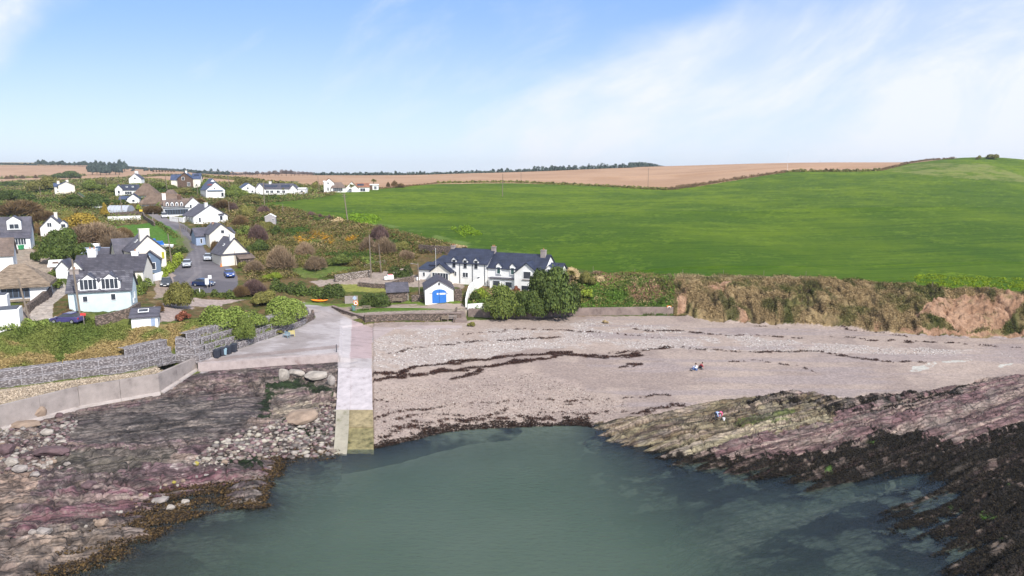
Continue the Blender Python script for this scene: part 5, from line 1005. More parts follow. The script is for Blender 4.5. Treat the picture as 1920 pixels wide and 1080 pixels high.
wall('corner_wall', 'low curved stone wall at the end of the gabions by the apron', [(556, 610), (572, 606), (588, 598), (586, 591)], 1.0, .4, M_stone)
wall('field_wall', 'dark old stone wall behind the beach house in the slope', [(786, 472), (815, 474), (846, 476)], 1.8, .5, M_stone)
# steps from the track to the beach
def steps():
    a = Vector(at_z(864, 604, 3.95)); b = Vector(at_z(858, 580, 5.1)); root = empty('stone_steps', a, 0, 'flight of concrete steps from the track down to the beach', 'steps'); n = 9; m = MB(); d = (b - a) / n; w = 2.2
    for i in range(n): p = d * (i + .5); m.box((p.x + .1, p.y, p.z - .4), (w, abs(d.y) * 1.0 + .02, .8 + abs(d.z)))
    m.build('treads', M_swall, root); mm2 = MB(); mm2.prism([(-w / 2 - .32, 0, -1), (-w / 2 - .32, d.y * n + .4, -1), (-w / 2 - .32, d.y * n + .4, d.z * n + .35), (-w / 2 - .32, 0, .45)], (.3, 0, 0)); mm2.build('side_wall', M_stone, root)
steps()
# ================================================================ VEGETATION
def mat_leaf(name, c, c2, sheen=.1):
    m, t, b = new_mat(name); l = t.links; at = nd(t, 'ShaderNodeVertexColor', layer_name='Col'); oi = nd(t, 'ShaderNodeObjectInfo'); sp = nd(t, 'ShaderNodeSeparateColor'); l.new(at.outputs[0], sp.inputs[0])
    mx = nd(t, 'ShaderNodeMixRGB'); l.new(sp.outputs[1], mx.inputs[0]); mx.inputs[1].default_value = (*c, 1); mx.inputs[2].default_value = (*c2, 1)
    mr = nd(t, 'ShaderNodeMapRange'); l.new(oi.outputs['Random'], mr.inputs[0]); mr.inputs[3].default_value = .8; mr.inputs[4].default_value = 1.2
    mm_ = nd(t, 'ShaderNodeMath', operation='MULTIPLY'); l.new(sp.outputs[0], mm_.inputs[0]); l.new(mr.outputs[0], mm_.inputs[1])
    v = nd(t, 'ShaderNodeVectorMath', operation='SCALE'); l.new(mx.outputs[0], v.inputs[0]); l.new(mm_.outputs[0], v.inputs['Scale']); l.new(v.outputs[0], b.inputs['Base Color']); b.inputs['Roughness'].default_value = .7; b.inputs['Specular IOR Level'].default_value = .2
    return m
K2 = 1.45
LM = {'dark': mat_leaf('dark_leaves', pc(58, 74, 34) * K2, pc(88, 100, 46) * K2), 'mid': mat_leaf('green_leaves', pc(84, 100, 46) * K2, pc(118, 128, 60) * K2), 'olive': mat_leaf('olive_leaves', pc(104, 104, 54) * K2, pc(132, 126, 68) * K2),
      'light': mat_leaf('pale_green_leaves', pc(98, 116, 48) * K2, pc(134, 146, 72) * K2), 'lime': mat_leaf('lime_leaves', pc(108, 128, 40) * K2, pc(146, 156, 56) * K2), 'gold': mat_leaf('golden_leaves', pc(136, 116, 44) * K2, pc(166, 140, 60) * K2),
      'twig': mat_leaf('bare_twigs', pc(126, 106, 84) * K2, pc(160, 138, 112) * K2), 'brown': mat_leaf('brown_twigs', pc(108, 84, 62) * K2, pc(128, 108, 72) * K2), 'purple': mat_leaf('purple_twigs', pc(98, 78, 74) * K2, pc(122, 98, 92) * K2), 'straw': mat_leaf('straw_blades', pc(176, 152, 112) * K2, pc(200, 180, 140) * K2),
      'gorse': mat_leaf('gorse_flowers', pc(226, 160, 20) * 1.5, pc(236, 190, 40) * 1.5), 'pine': mat_leaf('pine_needles', pc(60, 74, 68) * K2, pc(82, 94, 84) * K2), 'grey': mat_leaf('grey_twigs', pc(122, 112, 112) * K2, pc(146, 136, 132) * K2), 'red': mat_leaf('flax_blades', pc(112, 62, 48) * K2, pc(140, 92, 70) * K2)}
M_bark = mat_paint('bark', pc(110, 96, 84), .95, .2, 2)
def leaves(cen, nrm, size, aspect=1.0, rr=rng):
    """one bent leaf quad per centre: returns verts, faces, colours"""
    n = len(cen); nrm = nrm + rr.normal(0, .55, (n, 3)); nrm /= np.linalg.norm(nrm, axis=1)[:, None] + 1e-9
    t = np.cross(nrm, rr.normal(0, 1, (n, 3))); t /= np.linalg.norm(t, axis=1)[:, None] + 1e-9; b = np.cross(nrm, t)
    s = (size * rr.uniform(.45, 1.6, n))[:, None] if np.ndim(size) == 0 else (size * rr.uniform(.6, 1.35, n))[:, None]
    t = t * s * .5; b = b * s * .5 * aspect
    v = np.stack([cen - t, cen - b * rr.uniform(.6, 1, (n, 1)), cen + t, cen + b * rr.uniform(.6, 1, (n, 1))], 1).reshape(-1, 3); f = np.arange(4 * n).reshape(n, 4)
    c = np.repeat(np.stack([rr.uniform(.7, 1.3, n), rr.uniform(0, 1, n), np.zeros(n)], 1), 4, 0); return v, f, c
def clump_pts(n, lumps, rr, shell=.30):
    """points over the surfaces of overlapping lumps; lumps = (centre, radii)"""
    w = np.array([np.prod(r) ** (2 / 3) for _, r in lumps]); k = rr.choice(len(lumps), n, p=w / w.sum()); C0 = np.array([c for c, _ in lumps])[k]; R0 = np.array([r for _, r in lumps])[k]
    d = rr.normal(0, 1, (n, 3)); d /= np.linalg.norm(d, axis=1)[:, None]; d[:, 2] = np.where(d[:, 2] < -.35, -d[:, 2], d[:, 2]); rad = 1 - shell * rr.uniform(0, 1, (n, 1)) ** 1.5 + .22 * rr.uniform(0, 1, (n, 1)) ** 5
    return C0 + d * R0 * rad, d, k
def crown_data(n, leaf, seed, kind='bush', asp=1.0):
    rr = np.random.default_rng(seed); L_ = []
    if kind == 'bush':
        for i in range(15):
            a = rr.uniform(0, 2 * pi); q = rr.uniform(.1, .70) if i else 0; r = rr.uniform(.20, .44); L_.append(((q * cos(a), q * sin(a), rr.uniform(.25, .9 - q * .75)), (r, r, r * rr.uniform(.8, 1.05))))
    elif kind == 'pine':
        for i in range(9):
            a = rr.uniform(0, 2 * pi); q = rr.uniform(0, .6); L_.append(((q * cos(a), q * sin(a), rr.uniform(.62, .95 - q * .3)), (rr.uniform(.25, .42), rr.uniform(.25, .42), .13)))
    elif kind == 'cone':
        for i in range(10):
            z = i / 10; r = .5 * (1 - z) + .1; L_.append(((rr.uniform(-.06, .06), rr.uniform(-.06, .06), .1 + z * .8), (r, r, .18)))
    p, d, k = clump_pts(n, L_, rr, .4 if kind != 'bush' else .35); lt = rr.uniform(.82, 1.18, len(L_))[k]
    v, f, c = leaves(p, d, leaf, asp, rr); c[:, 0] *= np.repeat(lt, 4); v[:, 2] = np.maximum(v[:, 2], -.05); return v, f, c
def twig_data(n, seed, h=1.0, spread=.8, wid=.014):
    """tangled fans of thin twigs rising from several stools"""
    rr = np.random.default_rng(seed); nl = 9; la = rr.uniform(0, 2 * pi, nl); lq = rr.uniform(.1, .62, nl); lq[0] = 0; lh = (1 - lq * .5) * rr.uniform(.7, 1.0, nl); lh[0] = .85; k = rr.integers(0, nl, n)
    cx, cy = (lq * np.cos(la))[k], (lq * np.sin(la))[k]; d = rr.normal(0, 1, (n, 3)); d /= np.linalg.norm(d, axis=1)[:, None]; d[:, 2] = np.abs(d[:, 2]); rd = rr.uniform(.25, 1, n) ** .6; R_ = .36
    p0 = np.stack([cx + d[:, 0] * R_ * rd, cy + d[:, 1] * R_ * rd, lh[k] * (.18 + .72 * d[:, 2] * rd)], 1); dr = d + rr.normal(0, .55, (n, 3)) + np.array([0, 0, .5]); dr /= np.linalg.norm(dr, axis=1)[:, None]; p1 = p0 + dr * rr.uniform(.08, .24, n)[:, None]
    s = rr.normal(0, 1, (n, 3)); s /= np.linalg.norm(s, axis=1)[:, None]; s *= wid
    v = np.stack([p0 - s, p0 + s, p1 + s * .5, p1 - s * .5], 1).reshape(-1, 3); v[:, 2] = np.maximum(v[:, 2], -.03); lt = rr.uniform(.8, 1.2, nl)[k]; f = np.arange(4 * n).reshape(n, 4); c = np.repeat(np.stack([rr.uniform(.75, 1.25, n) * lt, rr.uniform(0, 1, n), np.zeros(n)], 1), 4, 0); return v, f, c
PROT = {}
def mesh_of(key, data, mat):
    if key not in PROT:
        v, f, c = data(); o = np_mesh('shrub', v, f, mat, c, smooth=False); PROT[key] = o.data; bpy.data.objects.remove(o)
    return PROT[key]
TW = ('twig', 'brown', 'purple', 'grey')
def bush(px, py, w, h, kind='mid', label=None, group=None, name=None, trunk=False, big=False, cat=None, shape=None, lift=.22):
    g = G(px, py); s = mpp(g); k = random.randrange(3); shape = shape or ('twig' if kind in TW else 'bush')
    wm, hm = w * s / 2 * 1.16, h * s * 1.06; dense = big or w > 42; n = 15000 if dense else 2600
    if shape == 'twig': me = mesh_of((kind, shape, k, dense), lambda: twig_data(11000 if dense else 4200, 40 + k, wid=.011 if dense else .018), LM[kind]); 
    else: me = mesh_of((kind, shape, k, dense), lambda: crown_data(n, .062 if dense else .15, 50 + k, shape), LM[kind])
    nm = name or ('tree' if trunk else 'shrub')
    if trunk:
        r = empty(nm, g, random.uniform(0, 6.28), label, cat or 'tree', group); o = bpy.data.objects.new('crown', me); C.objects.link(o); o.parent = r; lift = hm * lift; o.location = (0, 0, lift); o.scale = (wm, wm, hm - lift)
        t = MB(); t.tube((0, 0, -.4), (0, 0, hm * .5), max(.12, hm * .035), max(.07, hm * .02), 7)
        for i in range(5): a = i * 1.3; t.tube((0, 0, hm * (.25 + .05 * i)), (cos(a) * wm * .5, sin(a) * wm * .5, hm * (.5 + .06 * i)), max(.05, hm * .014), .03, 5)
        t.build('trunk', M_bark, r); return r
    o = bpy.data.objects.new(nm, me); C.objects.link(o); o.location = (g.x, g.y, g.z - hm * .04); o.scale = (wm, wm * random.uniform(.85, 1.1), hm); o.rotation_euler = (0, 0, random.uniform(0, 6.28))
    return tag(o, label, cat or 'shrub', group)
def hedge(name, label, line, h, w, kind, cat='hedge', dens=1.0, kinds2=None, group=None, knd=None, rough=.5):
    """leafy hedge along a ground line, h and w in metres"""
    g = [G(*p) for p in line]; rr = np.random.default_rng(abs(hash(label)) % 9999 if False else int(sum(map(ord, label)))); s = mpp(g[len(g) // 2]); leaf = max(.22, 2.3 * s); P_, D_, lt_ = [], [], []
    for a, b in zip(g[:-1], g[1:]):
        Ln = (b.xy - a.xy).length; m = max(2, int(Ln / (w * .45)))
        for i in range(m):
            t = (i + rr.uniform(0, 1)) / m; x, y = a.x + (b.x - a.x) * t + rr.uniform(-.25, .25) * w, a.y + (b.y - a.y) * t + rr.uniform(-.25, .25) * w; z = Hs(x, y); r = w * rr.uniform(.36, .62); hh = h * rr.uniform(1 - rough, 1.1)
            n = int(dens * 5.5 * (r * (hh + r)) * 2 / leaf ** 2 * .8) + 12; d = rr.normal(0, 1, (n, 3)); d /= np.linalg.norm(d, axis=1)[:, None]; d[:, 2] = np.abs(d[:, 2]) * 1.0; rd = (1 - .35 * rr.uniform(0, 1, (n, 1)) ** 1.5)
            p = np.array([x, y, z]) + d * np.array([r, r, hh * .96]) * rd; P_.append(p); D_.append(d); lt_.append(np.full(n, rr.uniform(.8, 1.2)))
    p = np.concatenate(P_); d = np.concatenate(D_); v, f, c = leaves(p, d, leaf, 1 if kind not in TW else .3, rr); c[:, 0] *= np.repeat(np.concatenate(lt_), 4)
    o = g[0]; ob = np_mesh(name, v - np.array(o), f, LM[kind], c, smooth=False); ob.location = o; return tag(ob, label, cat, group, knd or 'thing')
# --- ground-hugging brush and grass: nobody could count it
NEARH = np.zeros(XG.shape, bool)
for hx, hy, hs in HOUSES[:]: NEARH |= (np.abs(XG - hx) < 24 * hs) & (YG < hy + 6) & (YG > hy - 16 * hs - (4 if hy > 200 else 0))
_rd = blur((REG == 10).astype(float), 3, 5) > .02
NEARH |= _rd | MADE
def scatter(name, label, cat, polys, n, hmin, hmax, colf, blade=.35, wid=.5, yr=None, seed=1, up=.8, sz=None, keep=None):
    rr = np.random.default_rng(seed); wpts = []
    for poly in polys:
        m = inpoly(GPX, GPY, poly) & ~NEARH & (REG != 9) & (REG != 10) & (REG != 11) & (REG != 4) & (REG != 5) & (YG < 700)
        if yr: m &= (YG > yr[0]) & (YG < yr[1])
        if keep is not None: m &= keep
        i, j = np.where(m)
        # area weight so that the cover is even on the ground
        da = np.gradient(AC)[j] * YR[i] * np.gradient(YR)[i]; ar = da * (1 if sz is None else 1 / np.maximum(1, YR[i] / sz) ** 1.2); k = rr.choice(len(i), n // len(polys), p=ar / ar.sum()); i, j = i[k], j[k]
        x = XG[i, j] + rr.uniform(-.3, .3, len(k)) * np.gradient(AC)[j] * YR[i] * 2; y = YG[i, j] + rr.uniform(-.5, .5, len(k)) * np.gradient(YR)[i]; wpts.append(np.stack([x, y, ground(x, y), *COL[i, j].T], 1))
    q = np.concatenate(wpts); x, y, z = q[:, 0], q[:, 1], q[:, 2]; nn = len(q); sc_ = np.maximum(1, y / 130.)
    hgt = rr.uniform(hmin, hmax, nn) * (.45 + 1.1 * fbm(x * .25, y * .25, 3, seed + 3)) * sc_ ** .5; cen = np.stack([x, y, z + hgt * rr.uniform(.15, 1, nn)], 1)
    nr_ = rr.normal(0, .6, (nn, 3)); nr_[:, 2] += up; v, f, c = leaves(cen, nr_, blade * sc_, wid, rr); col = colf(x, y, q[:, 3:6], rr); col = np.repeat(col, 4, 0) * c[:, :1] ** .45
    o = np_mesh(name, v, f, M_scrubcol, col, smooth=False); return tag(o, label, cat, kind='stuff')
m_, t_, b_ = new_mat('brush_foliage'); M_scrubcol = m_; vc_ = nd(t_, 'ShaderNodeVertexColor', layer_name='Col'); t_.links.new(vc_.outputs[0], b_.inputs['Base Color']); b_.inputs['Roughness'].default_value = .85; b_.inputs['Specular IOR Level'].default_value = .15
def pal(x, y, rr, cols, seed, sc_=.09, sharp=.2):
    """patchy palette choice by noise"""
    n = fbm(x * sc_, y * sc_, 4, seed, .6) + rr.normal(0, sharp * .16, len(x)); n = np.clip((n - .28) / .44, 0, .999); k = (n * len(cols)).astype(int); return np.array([pc(*c) for c in cols])[k] * 1.72
def scrub_col(x, y, base, rr):
    c = pal(x, y, rr, [(70, 90, 36), (112, 92, 58), (86, 96, 44), (132, 112, 78), (104, 100, 48), (78, 76, 42), (150, 130, 92), (92, 104, 46)], 300, .055)
    px, py = proj(x, y, ground(x, y)); d = np.minimum(dpoly(px, py, [(560, 452), (595, 447), (620, 452)]) / 9, dpoly(px, py, [(650, 455), (670, 450)]) / 4); g = (d < rr.uniform(.1, 1.2, len(x))) & (fbm(x * .5, y * .5, 3, 9) + rr.normal(0, .06, len(x)) > .46)
    c[g] = pc(206, 152, 34) * 1.35; return c
SCR = [(372, 420), (440, 395), (470, 385), (540, 394), (650, 418), (720, 430), (790, 448), (862, 464), (850, 476), (790, 476), (770, 500), (740, 512), (700, 512), (620, 522), (560, 520), (480, 532), (446, 520), (470, 480), (440, 450)]
scatter('hillside_scrub', 'tangle of bramble, gorse and rough grass covering the mound beside the road', 'scrub', [SCR], 330000, .15, 1.1, scrub_col, .25, .7, seed=31, up=1.5)
VAL = [(-60, 470), (0, 395), (0, 345), (90, 335), (250, 335), (330, 342), (450, 345), (600, 350), (690, 352), (600, 372), (470, 384), (380, 420), (372, 440), (345, 425), (290, 398), (262, 400), (268, 425), (340, 455), (345, 480), (300, 520), (270, 500), (200, 470), (60, 500)]
def val_col(x, y, base, rr): return pal(x, y, rr, [(66, 84, 36), (84, 98, 44), (108, 92, 60), (96, 108, 48), (72, 78, 40), (128, 108, 76), (110, 116, 60), (124, 124, 66), (96, 116, 50), (140, 124, 90), (90, 84, 54)], 330, .035)
scatter('valley_scrub', 'mixed hedges, rough grass and brush between the village houses', 'scrub', [VAL], 260000, .12, 1.0, val_col, .27, .7, seed=33, up=1.5, sz=160)
BK = [(-60, 720), (-60, 600), (0, 606), (90, 600), (180, 600), (230, 612), (300, 612), (380, 600), (470, 608), (560, 605), (500, 622), (372, 655), (330, 655), (150, 690), (0, 712)]
def bk_col(x, y, base, rr): return base * 1.5 * rr.uniform(.8, 1.2, (len(x), 1))
scatter('bank_grass', 'long green and straw coloured grass on the bank above the gabions', 'grass', [BK], 90000, .1, .5, bk_col, .24, .5, seed=35, keep=(REG == 7) | (REG == 0))
scatter('ledge_grass', 'thin grass and weeds on the ledge between gabions and concrete wall', 'grass', [[(-60, 790), (0, 735), (120, 718), (250, 702), (330, 682), (368, 680), (360, 672), (300, 700), (150, 745), (0, 775)]], 9000, .05, .3, bk_col, .2, .5, seed=36, keep=(REG == 7))
CLF = [(1100, 590), (1120, 512), (1265, 515), (1500, 516), (1600, 522), (1760, 536), (1980, 548), (1980, 632), (1700, 622), (1500, 606), (1262, 592)]
scatter('cliff_grass', 'dry straw grass and green weed hanging over the low earth cliff', 'grass', [CLF], 150000, .05, .55, lambda x, y, b, rr: b * 1.4 * rr.uniform(.75, 1.25, (len(x), 1)), .26, .5, seed=37, up=.3, keep=((REG == 3) | (REG == 0)) & (fbm(XG * .5, YG * .5, 4, 121) > .40) & ~(earth & (n_mid + (n_fine - .5) * .4 > .45)))
GDN = [(870, 577), (880, 545), (1014, 550), (1060, 520), (1120, 515), (1265, 520), (1262, 585), (1060, 588), (920, 588)]
scatter('garden_growth', 'rough garden greenery around the beach houses', 'undergrowth', [GDN], 30000, .05, .8, lambda x, y, b, rr: pal(x, y, rr, [(78, 104, 40), (96, 116, 50), (150, 130, 96), (70, 92, 36), (118, 110, 64), (92, 120, 44)], 350, .15), .3, .7, seed=38)
scatter('field_flowers', 'yellow green flowering weeds along the cliff edge of the field', 'weeds', [[(1690, 524), (1740, 514), (1960, 526), (1960, 546), (1840, 543), (1760, 538)]], 4000, .05, .4, lambda x, y, b, rr: np.tile(pc(128, 148, 34) * 1.3, (len(x), 1)), .28, .7, seed=39, keep=(REG == 1) & (n_fine > .52))
scatter('field_weeds', 'bright green weeds at the corner of the field above the mound', 'weeds', [[(640, 412), (660, 402), (705, 403), (715, 414), (700, 420), (665, 420)], [(845, 430), (880, 424), (905, 440), (870, 446)]], 2400, .1, .7, lambda x, y, b, rr: np.tile(pc(124, 154, 40) * 1.2, (len(x), 1)), .35, .7, seed=40, keep=(REG == 1) & (n_fine > .5))
# --- hedges
H_ = hedge
H_('hedge', 'pale green salt tolerant hedge mass above the gabion wall by the apron', [(388, 604), (430, 608), (480, 604), (520, 598), (550, 594)], 2.9, 4.6, 'light', dens=1.1)
H_('hedge', 'green hedge between the turning area and the lower drive', [(352, 556), (390, 557), (430, 560)], 1.7, 2.2, 'mid')
H_('hedge', 'long dark hedge beside the track with the orange kayak against it', [(510, 540), (540, 548), (580, 552), (615, 556), (645, 560)], 2.7, 2.8, 'dark'); H_('hedge', 'dark rounded hedge left of the stone shed', [(680, 572), (700, 573), (722, 573)], 2.6, 3.2, 'dark')
H_('hedge', 'lime green hedge climbing beside the road near the silver car', [(305, 522), (318, 508), (330, 494), (338, 484)], 1.6, 1.6, 'lime'); H_('hedge', 'dark hedge behind the paddock boats along the road', [(318, 478), (335, 476), (347, 472)], 1.6, 1.8, 'dark')
H_('hedge', 'bramble edge of the paddock along the road bend', [(295, 420), (315, 434), (330, 446)], 1.0, 1.2, 'mid'); H_('hedge', 'green bramble line along the top of the bank by the white flat block', [(-20, 622), (20, 614), (60, 608), (90, 606)], 1.1, 2.0, 'mid')
H_('hedge', 'low hedge on the stone wall edge between green and ploughed fields', [(560, 368), (620, 362), (690, 355), (760, 350), (820, 344)], 1.0, 2, 'brown'); H_('hedge', 'dark field hedge running along the top of the green field', [(820, 344), (960, 342), (1100, 348), (1250, 356)], 1.6, 2.6, 'olive')
H_('hedge', 'brown bramble hedge climbing from the field dip to the hill', [(1250, 356), (1300, 350), (1360, 340), (1420, 331), (1475, 323)], 2.2, 3, 'brown'); H_('hedge', 'dark hedge along the upper edge of the green field below the skyline', [(1475, 323), (1540, 322), (1600, 322), (1650, 320)], 2.0, 3, 'olive'); H_('hedge', 'straw and brown hedge from the upper field corner to the hilltop', [(1650, 320), (1700, 307), (1740, 301), (1790, 298)], 1.6, 3, 'brown')
sk = lambda l: [(x, y + 3.5) for x, y in l]
H_('hedge', 'skyline hedge beyond the ploughed field, left stretch', sk([(590, 325), (700, 325), (800, 324), (900, 321), (1000, 318)]), 3.5, 4, 'pine', dens=.7); H_('hedge', 'dense skyline hedge of wind cut trees beyond the ploughed field, middle stretch', sk([(1000, 318), (1100, 314), (1180, 311), (1300, 306)]), 6, 5, 'pine', dens=.7); H_('hedge', 'skyline hedge beyond the ploughed field, right stretch', sk([(1300, 306), (1400, 302), (1560, 300), (1700, 299)]), 3, 4, 'pine', dens=.7)
H_('hedge', 'dark hedge on the far left horizon', [(-20, 309), (30, 309), (66, 310)], 4, 6, 'pine', dens=.6); H_('hedge', 'far hedge line crossing below the pine clump to the village', [(240, 316), (300, 319), (350, 322), (430, 328)], 4, 6, 'pine', dens=.6); H_('hedge', 'far hedge line dividing the left ploughed fields', [(0, 336), (40, 334), (80, 333), (160, 330)], 4, 6, 'olive', dens=.7); H_('hedge', 'hedge line between far fields behind the brown stone house', [(240, 334), (300, 330), (380, 332), (450, 338), (560, 350)], 3, 5, 'olive', dens=.6)
H_('hedge', 'green hedge above the gravel yard by the white beach house', [(738, 520), (755, 517), (772, 515)], 2.6, 3.2, 'dark'); H_('hedge', 'clipped hedge under the verandah windows of the right beach house', [(925, 545), (940, 546), (952, 548)], 1.6, 2, 'mid')
H_('hedge', 'green hedgerow above the road behind the long bungalow garden', [(440, 378), (480, 372), (530, 372), (570, 370)], 1.6, 2.4, 'mid'); H_('hedge', 'dark hedge line beside the left lane', [(255, 555), (262, 545), (268, 535)], 2.2, 2, 'mid')
